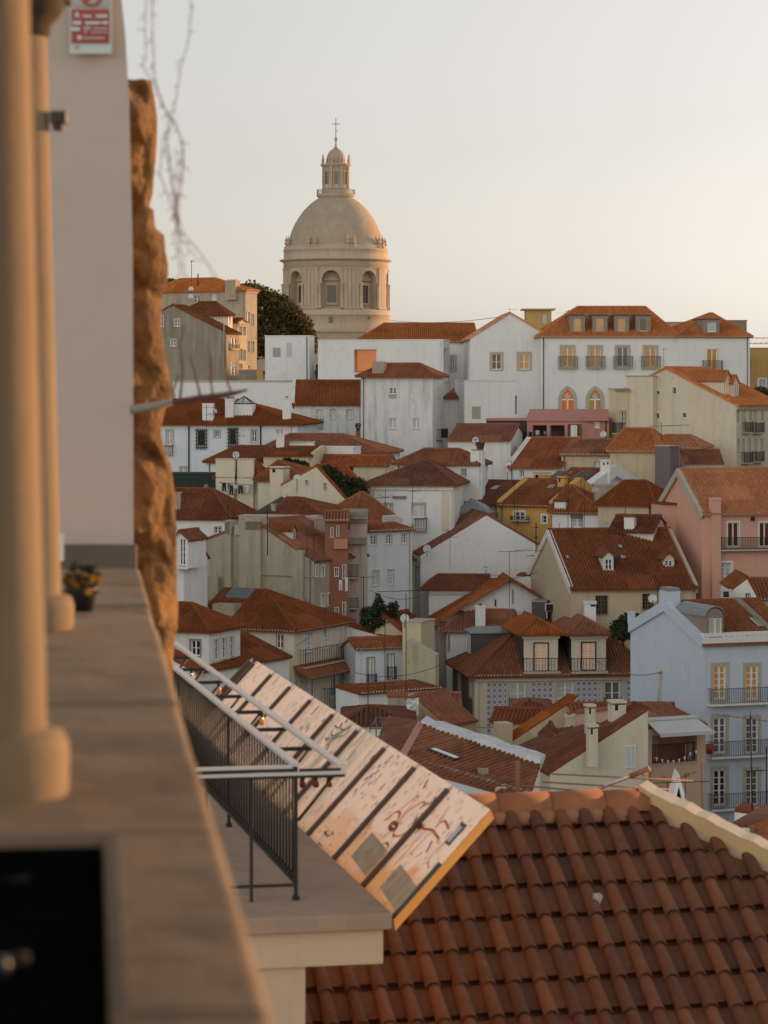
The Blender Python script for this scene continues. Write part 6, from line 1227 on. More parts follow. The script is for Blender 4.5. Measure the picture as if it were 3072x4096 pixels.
    s, t = onroof(2384, 3630); o = O+pt(s, t, .09); mb = MB(); mb.poly([Vector((-.045, -.03, .06)), Vector((.02, -.05, .07)), Vector((.05, 0, .03)), Vector((.02, .03, -.06)), Vector((-.035, .02, -.03))]); mb.poly([Vector((-.045, -.03, .06)), Vector((.02, -.05, .07)), Vector((.0, -.03, .0))])
    tag(mb.build('paper_scrap', plain('paper', (.62, .6, .62), .8, 0, .1), None, o), 'scrap of white paper lying on the near clay tiles', 'paper')
    k = 26.1
    mb = MB(); p = px(2070, 3215, 26.3); hgt = m_of(170, 26.3); mb.box(-.021, -.02, -.5, .021, .02, hgt); tag(mb.build('wooden_stake', plain('weathered_wood', (.26, .16, .1), .9), None, p), 'thin wooden stake standing behind the near roof ridge', 'stake')
    p = px(2003, 3222, 26.4); mb = MB(); w = m_of(33, 26.4); hgt = m_of(72, 26.4); mb.hexa([(-w, -.08, -.4), (w*1.05, -.08, -.4), (w*1.05, .12, -.4), (-w, .12, -.4), (-w*.62, -.06, hgt), (w*.62, -.06, hgt), (w*.62, .08, hgt*.98), (-w*.62, .08, hgt*.98)]); m, nt, b = newmat('chipped_white_paint'); v = objco(nt)
    L(nt, mixc(nt, ramp(nt, noise(nt, v, 14, 5, .7), .5, .56, 0, 1), (.55, .48, .42), (.13, .07, .04)), b.inputs['Base Color']); b.inputs['Roughness'].default_value = .9
    tag(mb.build('chimney_stub', m, None, p, .012), 'chipped white chimney stub behind the near roof ridge', 'chimney')
    p = px(2495, 3204, 26.2); mb = MB(); n = 10; rings = []
    for x, r in ((-.2, .1), (.25, .125)): rings.append([mb.bm.verts.new(Vector((x, r*math.cos(q), -.05+r*math.sin(q)-x*.1))) for q in [math.pi*i/n for i in range(n+1)]])
    for i in range(n): f = mb.bm.faces.new((rings[0][i], rings[0][i+1], rings[1][i+1], rings[1][i])); f.smooth = True
    tag(mb.build('loose_ridge_tile', plain('pale_tile', (.5, .27, .14), .8), None, p), 'loose pale curved tile lying behind the near ridge', 'roof tile')
    # aerial lying across the ridge
    p = px(2240, 3218, 27.0); root2 = empty('fallen_aerial', Matrix.Translation(p), 'large blurred aerial with four long rods leaning behind the near ridge', 'aerial'); q = lambda u, v, y=0: px(u, v, 27.0+y)-p
    mb = MB(); mb.tube([q(2235, 3215, .3), q(2590, 3078, -.3)], .021, 8); mb.build('boom', plain('bright_aluminium', (.62, .6, .56), .35, .6), root2)
    mb = MB(); mb.tube([q(2520, 3105, -.24), q(2598, 3074, -.32)], .027, 8); mb.tube([q(2236, 3212, .33), q(2300, 3190, .22)], .027, 8); mb.build('wrapped_end', plain('rusty_wrap', (.3, .15, .08), .8), root2)
    for a, b in (((2206, 3096), (2770, 3123)), ((2170, 3128), (2682, 3158)), ((2090, 3142), (2620, 3192)), ((2160, 3165), (2500, 3204))):
        mb = MB(); mb.tube([q(a[0], a[1], -.4), q(b[0], b[1], .4)], .0085, 5); mb.build('rod', plain('rusty_rod', (.28, .14, .08), .7), root2)
    mb = MB(); c = q(2325, 3190); mb.box(c.x-.05, -.06, c.z-.04, c.x+.08, .06, c.z+.02); mb.box(c.x-.005, -.04, c.z+.02, c.x+.025, .04, c.z+.055); mb.build('clamp', IRON, root2)
near_roof()
# white triangular cowl and dark roofs at lower right
def lower_right():
    Y = 60.; p = px(2716, 3300, Y); root = empty('roof_vent_gable', Matrix.Translation(p), 'white steep triangular roof vent with dark inside before the peach house', 'roof vent'); k = Y/FP
    A, B, C_ = Vector((-62*k, 0, -20*k)), Vector((62*k, 0, -20*k)), Vector((0, 0, 205*k)); a, b, c = A*.0+Vector((-40*k, 0, -20*k)), Vector((40*k, 0, -20*k)), Vector((0, 0, 155*k)); D = Vector((0, .9, 0)); mb = MB()
    for P, Q, p_, q_ in ((A, C_, a, c), (C_, B, c, b)):
        mb.hexa([P, Q, q_, p_, P+D, Q+D, q_+D, p_+D])
    mb.build('gable_frame', W1, root); mb = MB(); f = Vector((0, .35, 0)); mb.poly([a+f, b+f, c+f]); mb.build('dark_recess', PANE['porch'], root); mb = MB(); mb.box(-62*k, .0, -3, 62*k, .9, -20*k-.002); mb.build('wall', W2, root)
    aerial(2670, 3262, 3120, 58, 'low aerial with double rail before the white triangular vent', ((3132, .9, 'v', .0),), .012)
    aerial(2741, 3300, 3098, 57, 'thin looped pole before the white triangular vent', (), .01)
    r, Q = quad_roof('dark_slope_roof', 'dark brown sheet roof at the lower right edge', [(2985, 3280, 66), (3150, 3165, 72), (3160, 3300, 62), (2878, 3318, 60)], T2, W2, .1, True, 3)
    r, Q = quad_roof('ribbed_roof', 'reddish ribbed roof at the lower right corner', [(3010, 3302, 58), (3150, 3235, 60), (3180, 3430, 52), (2990, 3400, 52)], T1, W2, .1, True, 3)
    p = px(2980, 3360, 56); mb = MB(); mb.box(-.12, 0, -.2, .1, .2, .22); mb.box(.1, .02, -.2, .22, .2, .2, 1); tag(mb.build('roof_box', [W2, ZINCD], None, p), 'small pale box between the two lower right roofs', 'box')
    quad_roof('little_hip_roof', 'small pointed brown roof before the blue house base', [(2975, 3206, 80), (3010, 3212, 80), (3030, 3248, 78), (2938, 3236, 78)], T2, W2, .08, False, 4)
    aerial(3010, 3260, 2866, 76, 'long dark mast with twig boom before the blue house', ((3085, .45, 'yagi', .2), (2880, -.01, 'v', 0)), .02, lean=-.02); aerial(3066, 3230, 2990, 74, 'dark mast at the right edge before the blue house', (), .02)
    p = px(2840, 2855, 100); q = px(3090, 2888, 100)-p; mb = MB(); mb.tube([(0, 0, 0), q], .012, 4)
    for i in range(1, 9): c = q*(i/9); mb.tube([c, c+Vector((0, 0, .06))], .018, 4)
    tag(mb.build('beaded_cable', plain('brown_cable', (.2, .13, .09), .7), None, p), 'beaded brown cable crossing before the blue house windows', 'cable')
lower_right()

# ================================================================ terrace ledge, railing and graffiti canopy
ZL = (V0-3653)*19.5/FP; CORNER = px(1569, 3653, 19.5)
LEDGE = plaster('terrace_stone', (.44, .3, .215), .45, (.14, .11, .1), patch=.45); LEDGEW = plaster('terrace_render', (.68, .49, .33), .3, (.25, .18, .13))
def terrace():
    O = CORNER.copy(); root = empty('terrace_building', Matrix.Translation(O), 'pale rendered terrace corner with projecting stone ledge', 'building'); W, D = 3.2, 14.
    fr = Matrix(((E2.x, E1.x, 0, 0), (E2.y, E1.y, 0, 0), (0, 0, 1, 0), (0, 0, 0, 1)))          # local: x right, y receding
    mb = MB(); mb.box(-W, 0, -.115, 0, D, 0, M=fr); mb.build('ledge', LEDGE, root, bevel=.008)
    mb = MB(); mb.box(-W, .06, -.37, -.055, D, -.118, M=fr); mb.build('fascia', LEDGEW, root)
    mb = MB(); mb.box(-W, .1, -9, -.615, D, -.373, M=fr); mb.build('wall', LEDGEW, root)
    # railing
    P = CORNER; k = Matrix.Translation(px(1183, 3599, 20.0)) @ fr; rr = empty('terrace_railing', k, 'black iron balustrade with two white top rails on the terrace ledge', 'railing'); H = m_of(543, 20.)
    WR = plain('white_rail_paint', (.62, .58, .54), .5, 0, .12); BI = plain('dark_bronze_iron', (.016, .012, .01), .6, 0); Ln = 11.
    mb = MB(); mb.box(-.03, 0, H-.02, .03, Ln, H+.005); mb.build('handrail', WR, rr); mb = MB(); mb.box(.31, -.02, H-.035, .37, Ln, H-.01); mb.build('handrail', WR, rr)
    mb = MB(); mb.box(-1.1, -.035, H-.028, -.031, .0, H-.004); mb.build('front_rail', WR, rr); mb = MB(); mb.box(-1.1, -.05, H-.078, .372, -.021, H-.055); mb.build('front_rail', WR, rr)
    mb = MB(); mb.box(-1.1, -.045, H-.1, .36, -.025, H-.079); mb.box(-1.1, -.03, H-.05, -.03, -.005, H-.03); mb.build('front_rail_underside', BI, rr)
    mb = MB(); mb.box(-.018, 0, .12, .018, Ln, .14); mb.box(-1.1, -.012, .10, -.02, .012, .12); mb.build('bottom_rail', BI, rr)
    for j in range(4): 
        mb = MB(); y = j*3.4; mb.box(-.013, y-.013, 0, .013, y+.013, H-.022); mb.box(-.024, y-.024, 0, .024, y+.024, .03); mb.build('post', BI, rr)
    for x in (-.33, -.66): mb = MB(); mb.box(x-.011, -.011, 0, x+.011, .011, H-.1); mb.build('post', BI, rr)
    base = None
    for i in range(1, 76):
        y = .14*i
        if base is None:
            mb = MB(); mb.tube([(0, 0, .14), (0, 0, H-.02)], .0092, 8); mb.lathe([(.013, .15), (.017, .165), (.013, .18)], 8); base = mb.build('baluster', BI, rr); base.location = (0, y, 0)
        else: b = base.copy(); COL.objects.link(b); b.parent = rr; b.location = (0, y, 0)
    for j in range(9):
        y = .02+j*1.22; mb = MB(); mb.box(.03, y-.012, H-.07, .34, y+.012, H-.04); mb.tube([(.33, y, H-.05), (.02, y, H-.42)], .012, 6); mb.build('bracket', BI, rr)
    GL = glass('amber_bulb_glass', (.6, .22, .05), .15, (1, .35, .06), .06)
    for y, x in ((9.0, .2), (6.1, .3), (3.67, .33), (7.35, .2)):
        w = k @ Vector((x, y, H-.06)); o = empty('hanging_bulb', Matrix.Translation(w), {9.0: 'amber festoon bulb farthest along the white rails', 6.1: 'amber festoon bulb under the middle bracket of the white rails', 3.67: 'amber festoon bulb nearest the front of the white rails', 7.35: 'small amber bulb near the far bracket of the white rails'}[y], 'light bulb', 'festoon bulbs under the rails')
        mb = MB(); mb.lathe([(.001, -.115), (.014, -.11), (.023, -.085), (.02, -.06), (.012, -.04), (.012, -.035)], 12); mb.build('bulb', GL, o); mb = MB(); mb.lathe([(.018, -.035), (.018, 0), (.004, .01), (.004, .04)], 10); mb.build('socket', IRON, o)
    RD = plain('red_lantern_glass', (.16, .012, .012), .35)
    for x, nm in ((.06, 'left'), (.16, 'middle'), (.26, 'right')):
        w = k @ Vector((x, .05, H-.1)); o = empty('hanging_lantern', Matrix.Translation(w), nm+' one of three small red lanterns under the front rail', 'lantern', 'red lanterns under the rail'); mb = MB(); mb.lathe([(.001, -.085), (.02, -.083), (.025, -.06), (.022, -.03), (.015, -.02)], 12); mb.build('glass', RD, o); mb = MB(); mb.lathe([(.022, -.02), (.022, 0), (.004, .01), (.004, .04)], 10); mb.build('cap', IRON, o)
    # canopy
    L1 = px(1576, 3681, 19.53); up = px(1964, 3240, 19.66)-L1; n_p = 9; ln = 10.9
    m, nt, b = newmat('graffiti_panel'); uv = N(nt, 'ShaderNodeUVMap'); sp = N(nt, 'ShaderNodeSeparateXYZ'); L(nt, uv.outputs[0], sp.inputs[0]); u_, v_ = sp.outputs[0], sp.outputs[1]
    def uvn(su, sv, sc, det=4, off=0):
        mp = N(nt, 'ShaderNodeMapping'); mp.inputs['Scale'].default_value = (su, sv, 1); mp.inputs['Location'].default_value = (off, off*1.7, 0); L(nt, uv.outputs[0], mp.inputs[0]); return noise(nt, mp.outputs[0], sc, det, .6)
    c = mixc(nt, ramp(nt, uvn(1, 1, 3), .3, .7, 0, .5), (.92, .8, .72), (.88, .77, .72))
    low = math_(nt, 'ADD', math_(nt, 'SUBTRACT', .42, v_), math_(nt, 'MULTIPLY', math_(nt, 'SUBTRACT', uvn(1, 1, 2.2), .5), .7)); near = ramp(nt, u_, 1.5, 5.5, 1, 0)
    c = mixc(nt, math_(nt, 'MULTIPLY', ramp(nt, low, 0, .16, 0, .95), near), c, (.7, .35, .1))  # orange glow of light through the panels, painted along the lower edge
    def marks(su, sv, sc, lo, hi, col, amt, off): return lambda c_: mixc(nt, ramp(nt, uvn(su, sv, sc, 3, off), lo, hi, 0, amt), c_, col)
    def blocks(su, sv, thr, col, amt, off):                       # scattered oblong smears and stickers
        mp = N(nt, 'ShaderNodeMapping'); mp.inputs['Scale'].default_value = (su, sv, 1); mp.inputs['Location'].default_value = (off, off*2.3, 0); L(nt, uv.outputs[0], mp.inputs[0])
        vo = N(nt, 'ShaderNodeTexVoronoi'); vo.distance = 'CHEBYCHEV'; vo.voronoi_dimensions = '2D'; vo.inputs['Scale'].default_value = 1; L(nt, mp.outputs[0], vo.inputs['Vector']); sc = N(nt, 'ShaderNodeSeparateColor'); L(nt, vo.outputs['Color'], sc.inputs[0])
        k = math_(nt, 'MULTIPLY', math_(nt, 'GREATER_THAN', sc.outputs[0], thr), ramp(nt, vo.outputs['Distance'], .2, .3, amt, 0)); k = math_(nt, 'MULTIPLY', k, ramp(nt, uvn(2, 2, 6, 3, off), .35, .6, .3, 1)); return lambda c_: mixc(nt, k, c_, col)
    for f in (marks(1.5, 1.0, 2.0, .5, .75, (.62, .55, .56), .5, 3.), blocks(7, 9, .86, (.36, .3, .42), .75, 0), blocks(9, 14, .9, (.5, .24, .2), .6, 5.), blocks(5, 8, .9, (.45, .52, .56), .6, 11.), blocks(11, 16, .92, (.16, .12, .2), .75, 17.), blocks(6, 10, .955, (.6, .3, .06), .8, 23.)): c = f(c)
    teal = math_(nt, 'MULTIPLY', ramp(nt, uvn(1.2, .8, 1.6, 3, 60.), .4, .52, 0, .9), math_(nt, 'MULTIPLY', ramp(nt, u_, 3.4, 4.6), ramp(nt, u_, 6.4, 7.4, 1, 0))); c = mixc(nt, math_(nt, 'MULTIPLY', teal, ramp(nt, uvn(9, .6, 2, 2, 70.), .4, .55)), c, (.22, .33, .29))
    L(nt, c, b.inputs['Base Color']); b.inputs['Roughness'].default_value = .45; tr = N(nt, 'ShaderNodeBsdfTranslucent'); L(nt, mixc(nt, .5, c, (.9, .72, .55)), tr.inputs['Color']); mx = N(nt, 'ShaderNodeMixShader'); mx.inputs[0].default_value = .22; L(nt, b.outputs[0], mx.inputs[1]); L(nt, tr.outputs[0], mx.inputs[2]); L(nt, mx.outputs[0], nt.nodes['Material Output'].inputs[0])
    cr = empty('graffiti_canopy', Matrix.Translation(L1), 'sloping canopy of translucent panels covered with graffiti beside the terrace', 'canopy'); un = up.normalized(); nn = E1.cross(un).normalized(); nn = nn if nn.z > 0 else -nn; PW = ln/n_p; UL = up.length
    for i in range(n_p):
        mb = MB(); a, d = E1*(PW*i+.022), E1*(PW*(i+1)-.022); t = nn*-.012
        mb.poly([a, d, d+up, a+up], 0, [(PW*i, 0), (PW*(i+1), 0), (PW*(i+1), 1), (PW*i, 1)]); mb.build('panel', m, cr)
    BT = plain('brown_batten', (.1, .05, .035), .6)
    for i in range(1, n_p+2):
        mb = MB(); a = E1*(PW*i if i <= n_p else ln+.33); w = E1*.03; h_ = nn*.03; z = nn*-.03; s_ = un*-.06; e_ = up*.955
        mb.hexa([a-w+z+s_, a+w+z+s_, a+w+z+e_, a-w+z+e_, a-w+h_+s_, a+w+h_+s_, a+w+h_+e_, a-w+h_+e_]); mb.build('batten', BT, cr)
        mb = MB(); e2 = up*1.0; mb.hexa([a-w*.6+z+e_*1.002, a+w*.6+z+e_*1.002, a+w*.2+e2, a-w*.2+e2, a-w*.6+h_*.6+e_*1.002, a+w*.6+h_*.6+e_*1.002, a+w*.2+h_*.2+e2, a-w*.2+h_*.2+e2]); mb.build('batten_tip', plain('pale_putty', (.5, .44, .42), .7), cr)
    am, nt2, b2 = newmat('amber_edge_sheet'); b2.inputs['Base Color'].default_value = (.5, .27, .08, 1); t2 = N(nt2, 'ShaderNodeBsdfTranslucent'); t2.inputs[0].default_value = (.7, .42, .16, 1); mx2 = N(nt2, 'ShaderNodeMixShader'); mx2.inputs[0].default_value = .4; L(nt2, b2.outputs[0], mx2.inputs[1]); L(nt2, t2.outputs[0], mx2.inputs[2]); L(nt2, mx2.outputs[0], nt2.nodes['Material Output'].inputs[0])
    mb = MB(); mb.poly([nn*.004-E1*.0, up+nn*.004, up-nn*.06-un*.03, -nn*.06-un*.05]); mb.build('edge_sheet', am, cr)
    mb = MB(); a = E1*.05+un*.02; q = nn*.012
    def patch(s0, s1, t0, t1, mat, h=.006, nm='tape_patch', sk=0.):
        mb = MB(); P = [E1*s0+up*t0, E1*s1+up*(t0+sk), E1*s1+up*(t1+sk), E1*s0+up*t1]; z = nn*h; mb.hexa(P+[p_+z for p_ in P]); return mb.build(nm, mat, cr)
    TP = plain('grey_tape', (.5, .42, .3), .6, 0, .75, 9); TP.node_tree.nodes['Principled BSDF'].inputs['Alpha'].default_value = .72; patch(.1, .85, .05, .27, TP, sk=.05); patch(1.38, 2.1, .09, .33, TP, sk=.04); patch(.02, .12, .0, .5, FRD, .004, 'dark_edge_gap'); patch(.2, .34, .63, .82, FRD, .005, 'sticker'); patch(.235, .325, .65, .79, PANE['curtain'], .009, 'sticker_face')
    RED = plain('red_spray', (.62, .13, .04), .7, 0, .2); PUR = plain('purple_ink', (.12, .08, .2), .7); TEAL = plain('teal_spray', (.2, .33, .3), .7, 0, .4)
    def scr(pts, r, mat, nm='scribble'):
        pts = [Vector((x, y)) for x, y in pts]; out = []
        for i in range(len(pts)-1):
            p0, p1, p2, p3 = pts[max(i-1, 0)], pts[i], pts[i+1], pts[min(i+2, len(pts)-1)]
            for j in range(6):
                t = j/6; out.append(.5*((2*p1)+(p2-p0)*t+(2*p0-5*p1+4*p2-p3)*t*t+(3*p1-p0-3*p2+p3)*t**3))
        out.append(pts[-1]); mb = MB(); w = [E1*p.x+up*p.y+nn*.004 for p in out]
        for a, b_ in zip(w, w[1:]):
            d = b_-a
            if d.length < 1e-5: continue
            s2 = d.cross(nn).normalized()*r; mb.poly([a-s2, b_-s2, b_+s2, a+s2])
        return mb.build(nm, mat, cr)
    # photo pixel -> canopy coordinates, to trace the scribbles where they stand
    def cc(u, v):
        d = Vector(((u-U0)/FP, 1, (V0-v)/FP)); t = L1.dot(nn)/d.dot(nn); p = d*t-L1; dn = un.dot(E1); y = (p.dot(un)-p.dot(E1)*dn)/(1-dn*dn); x = p.dot(E1)-y*dn; return (x, y/UL)
    z2 = lambda x, y: cc(1300+x/2.37, 2900+y/2.37)
    for pts, r in (([(565, 910), (620, 865), (680, 825), (715, 840), (700, 890), (660, 950)], .011), ([(700, 820), (790, 745), (880, 680), (890, 690), (800, 790), (740, 860)], .006), ([(690, 960), (740, 870), (830, 790), (920, 735), (950, 745), (900, 800)], .008), ([(690, 970), (650, 1030), (660, 1055), (720, 1050), (800, 1000), (880, 935)], .009), ([(885, 960), (935, 985), (1020, 1000), (1050, 1040), (1080, 1080), (1060, 1120)], .012), ([(1045, 980), (1090, 930), (1140, 915), (1160, 950), (1175, 990)], .011), ([(860, 1090), (790, 1190), (700, 1280), (650, 1340)], .006), ([(990, 1030), (880, 1150), (780, 1255)], .006), ([(1240, 1030), (1120, 1130), (1020, 1230), (980, 1300), (985, 1360)], .006), ([(1215, 1010), (1140, 1110), (1060, 1230)], .004), ([(600, 1010), (545, 1080)], .006)): scr([z2(*q_) for q_ in pts], r, RED)
    a = [z2(650+34*math.cos(t*.7), 962+34*math.sin(t*.7)) for t in range(10)]; scr(a, .02, plain('dark_red_spray', (.24, .05, .04), .7))
    a = [z2(905+14*math.cos(t*.9), 965+14*math.sin(t*.9)) for t in range(9)]; scr(a, .018, plain('dark_red_blot', (.2, .02, .03), .7))
    for q_ in ([(495, 1100), (520, 1115), (480, 1140), (500, 1165), (540, 1135), (545, 1180)], [(560, 1130), (590, 1120), (605, 1150)], [(470, 1130), (510, 1090)]): scr([z2(*p_) for p_ in q_], .009, PUR)
    z1 = lambda x, y: cc(1300+x/2.37, 2650+y/2.37)
    for q_ in ([(5, 715), (25, 735), (40, 690), (75, 650), (60, 690), (95, 690), (110, 670)], [(95, 600), (130, 620), (165, 570), (150, 630), (180, 640)], [(190, 560), (205, 545), (210, 565), (190, 570)]): scr([z1(*p_) for p_ in q_], .008, PUR)
    for q_, r in (([(0, 800), (120, 690), (250, 600)], .02), ([(0, 760), (150, 660), (235, 620)], .012), ([(20, 830), (60, 740), (190, 690)], .01)): scr([z1(*p_) for p_ in q_], r, TEAL)
    LAV = plain('lavender_marker', (.32, .29, .4), .7, 0, .3); OCH = plain('ochre_sticker', (.5, .25, .05), .7)
    for x, y, w, t in ((375, 1120, 60, .03), (420, 1090, 70, .03), (470, 1060, 70, .022), (500, 1000, 60, .03), (560, 960, 60, .025), (610, 920, 70, .02), (280, 1225, 50, .03), (340, 1250, 40, .02), (680, 970, 40, .018), (410, 1170, 90, .008), (430, 1150, 90, .008), (940, 1190, 50, .012)): scr([z1(x, y), z1(x+w*.6, y-w*.5)], t*.7, LAV, 'marker_tag')
    for x, y, w in ((690, 900, 30), (1030, 1300, 45), (600, 1200, 20)): scr([z1(x, y), z1(x+w*.5, y-w*.4)], .028, OCH, 'sticker')
    zc_ = lambda x, y: cc(640+x/2.37, 2550+y/2.37); rr_ = random.Random(12)
    for i in range(46):
        s = rr_.uniform(3.5, ln-.1); t = rr_.uniform(.25, .95); l_ = rr_.uniform(.05, .2); scr([(s, t), (s+rr_.uniform(-.05, .05), t+l_*.6)], rr_.choice((.004, .006, .012, .02)), rr_.choice((LAV, PUR, plain('brown_ink', (.3, .14, .1), .7), TEAL)), 'scribble')
    for i in range(28):
        s = rr_.uniform(.2, 3.5); t = rr_.uniform(.35, .95); l_ = rr_.uniform(.05, .16); scr([(s, t), (s+rr_.uniform(-.08, .08), t+l_*.6)], rr_.choice((.004, .006, .012)), rr_.choice((LAV, PUR, plain('rust_ink', (.4, .18, .1), .7))), 'scribble')
    p = px(1303, 3375, 20.6); root = empty('crumpled_wrapper', Matrix.Translation(p), 'shiny blue and orange wrapper lying between ledge and canopy', 'litter'); mb = MB(); r2 = random.Random(3)
    for i in range(7): c = Vector((r2.uniform(-.05, .06), r2.uniform(-.03, .03), r2.uniform(-.02, .07))); mb.poly([c+Vector((r2.uniform(-.05, .05), r2.uniform(-.04, .04), r2.uniform(-.05, .05))) for _ in range(3)], i % 2)
    mb.build('foil', [plain('blue_foil', (.25, .27, .33), .3, .4), plain('orange_foil', (.6, .25, .04), .4)], root)
terrace()

# ================================================================ parapet, columns, end wall and ruin close to the camera
HP = .77; PD = Vector((-.1095, 1, 0)).normalized(); PR = Vector((PD.y, -PD.x, 0))  # near group scaled down about the camera, baked into its distances and sizes
def onpar(u, v): Y = HP*FP/(v-V0); return px(u, v, Y)
PARM = plaster('worn_parapet_stone', (.29, .215, .15), .75, (.075, .055, .04), patch=.8)
def parapet():
    a = onpar(1108, 4096); e0 = a-PD*2.24; fr = lambda o: Matrix(((PR.x, PD.x, 0, o.x), (PR.y, PD.y, 0, o.y), (0, 0, 1, o.z), (0, 0, 0, 1)))
    root = par = empty('parapet', Matrix.Translation((e0.x, e0.y, -HP)), 'worn stone parapet running away beside the camera at lower left', 'wall'); T = fr(Vector((0, 0, 0)))
    y0 = (px(410, 3330, HP*FP/(3330-V0)).y-e0.y)/PD.y
    joints = [0.0, 1.1, 2.3, y0, y0+.95, y0+2.0, (px(600, 2505, HP*FP/(2505-V0)).y-e0.y)/PD.y, 8.7, 10.64]
    for i, (ja, jb) in enumerate(zip(joints, joints[1:])):
        wl = -.2 if jb <= y0+.01 else -1.12; dz = (0, -.004, .003, 0, -.01, .0, -.014, -.003)[i % 8]
        mb = MB(); mb.box(wl, ja+.005, -.11, 0, jb-.005, dz, M=T); mb.build('coping_slab', PARM, root, bevel=.02)
    mb = MB(); mb.box(-.17, 0, -2.4, -.03, y0, -.115, M=T); mb.box(-1.09, y0, -2.4, -.03, 10.64, -.115, M=T); mb.build('wall', PARM, root)
    # black box for the dark recess
    pr = empty('light_block_roof', Matrix.Translation((e0.x, e0.y, -HP)), 'unseen flat roof added over the parapet columns to darken them', 'roof'); mb = MB(); mb.box(-3.4, -6, 2.17, .21, 5.67, 2.31, M=T); mb.build('slab', PARM, pr); mb = MB(); mb.box(-.42, -6, 2.05, -.175, 5.6, 2.168, M=T); mb.build('beam', PARM, pr); mb = MB(); mb.box(-3.4, -2.35, -1.5, .32, -2.2, 2.165, M=T); mb.build('light_block_wall', LEDGEW, pr)  # unseen roof and back wall added to block skylight from columns and parapet
    bed = empty('dark_void_box', Matrix.Translation((e0.x, e0.y, -HP)), 'solid black box standing for the dark void beside the near parapet', 'filler box'); mb = MB(); RECESS_BLACK = plain('recess_black', (.006, .006, .006), 1., 0, .6, 5); RECESS_BLACK.node_tree.nodes['Principled BSDF'].inputs['Specular IOR Level'].default_value = 0; mb.box(-1.6, -.35, -.7, -.203, y0-.004, -.02, M=T); mb.build('void_box', RECESS_BLACK, bed)  # solid box; the void's shade is put into its black colour
    rnd = random.Random(8); mb = MB()
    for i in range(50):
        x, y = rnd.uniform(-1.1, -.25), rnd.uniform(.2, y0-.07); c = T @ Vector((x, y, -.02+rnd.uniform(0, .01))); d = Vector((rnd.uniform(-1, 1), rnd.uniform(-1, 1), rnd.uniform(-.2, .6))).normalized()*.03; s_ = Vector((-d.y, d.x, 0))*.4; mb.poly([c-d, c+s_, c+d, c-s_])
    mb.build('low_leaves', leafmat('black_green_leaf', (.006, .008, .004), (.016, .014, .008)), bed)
    p = px(2, 3735, 3.64); p.z = -HP-.02; mb = MB(); mb.lathe([(.001, .028), (.011, .028), (.014, .018), (.012, 0), (.001, 0)], 10); tag(mb.build('blue_can', plain('pale_blue_tin', (.02, .03, .04), .4), None, p), 'small pale blue tin on the black box beside the parapet', 'tin')
    p = px(80, 3690, 3.71); p.z = -HP-.02; mb = MB(); mb.lathe([(.001, .02), (.012, .018), (.015, .007), (.01, 0), (.001, 0)], 9); tag(mb.build('brown_stone', plain('brown_rock', (.025, .018, .013), .9), None, p), 'small brown stone beside the blue tin', 'stone')
    CP = plain('painted_column', (.5, .42, .34), .75, 0, .3, 2.); m2 = plaster('column_render', (.3, .22, .145), .75, (.1, .07, .045), patch=.6)
    def column(cu, Y, r, label, rb, bh, cap):
        p = px(cu, 0, Y); p.z = -HP; root = empty('column', Matrix.Translation(p), label, 'column', 'columns on the parapet'); bt = bh
        mb = MB(); top = 2.05 if not cap else (V0-150)*Y/FP+HP; lean = -.0385
        rings = 24; n = 40; vs = []
        for j in range(rings+1):
            z = bt+(top-bt)*j/rings; vs.append([mb.bm.verts.new((lean*(j/rings)*1.0+r*(1-.07*j/rings)*math.cos(2*math.pi*i/n), r*(1-.07*j/rings)*math.sin(2*math.pi*i/n), z)) for i in range(n)])
        for q, w in zip(vs, vs[1:]):
            for i in range(n): f = mb.bm.faces.new((q[i], q[(i+1) % n], w[(i+1) % n], w[i])); f.smooth = True
        mb.build('shaft', m2, root)
        mb = MB(); mb.lathe([(0.001, bt), (r+.004, bt), (rb*.93, bt-.007), (rb, bt-.035), (rb*.99, bt*.15), (rb*.97, 0)], 44); mb.build('base', m2, root)
        if cap:
            mb = MB(); mb.lathe([(r*.94, top), (r*1.02, top+.007), (r*1.05, top+.035), (r*1.35, top+.07), (r*1.5, top+.1), (r*1.5, top+.12)], 44, c=(lean, 0, 0)); mb.box(lean-r*1.45, -r*1.45, top+.122, lean+r*1.55, r*1.45, 2.048); mb.build('capital', plaster('dark_capital', (.07, .05, .035), .5), root)
        return root
    column(-30, 5.15, .102, 'nearest pale round column with sunlit right edge at the left border', .145, m_of(262, 5.15), False)
    column(116, 8.68, .102, 'second round column with dark capital behind the nearest column', .144, m_of(138, 8.68), True)
    p = px(236, 482, 8.68); mb = MB(); mb.box(-.025, -.035, -.01, .025, .035, .028); mb.box(-.018, -.028, -.032, .014, .028, -.013); tag(mb.build('clip_fixture', plain('dark_fixture', (.07, .05, .045), .6), None, p), 'small dark fixture clipped to the second column', 'fixture')
    # flower pot
    p = onpar(325, 2446); p.z = -HP; root = empty('flower_pot', Matrix.Translation(p), 'black pot with yellow flowers on the parapet behind the second column', 'flower pot'); mb = MB(); mb.lathe([(.001, 0), (.04, 0), (.055, .075), (.058, .083), (.052, .083), (.045, .065), (.001, .065)], 18); mb.build('pot', plain('black_plastic', (.012, .012, .012), .5), root)
    rnd = random.Random(2); mb = MB(); crown(mb, [(0, 0, .11, .06, .06, .055), (.02, 0, .13, .035, .035, .035)], 160, .028, rnd); mb.build('leaves', leafmat('pot_leaf', (.012, .018, .006), (.03, .035, .012)), root); pm = leafmat('yellow_petal', (.4, .19, .012), (.34, .2, .03))
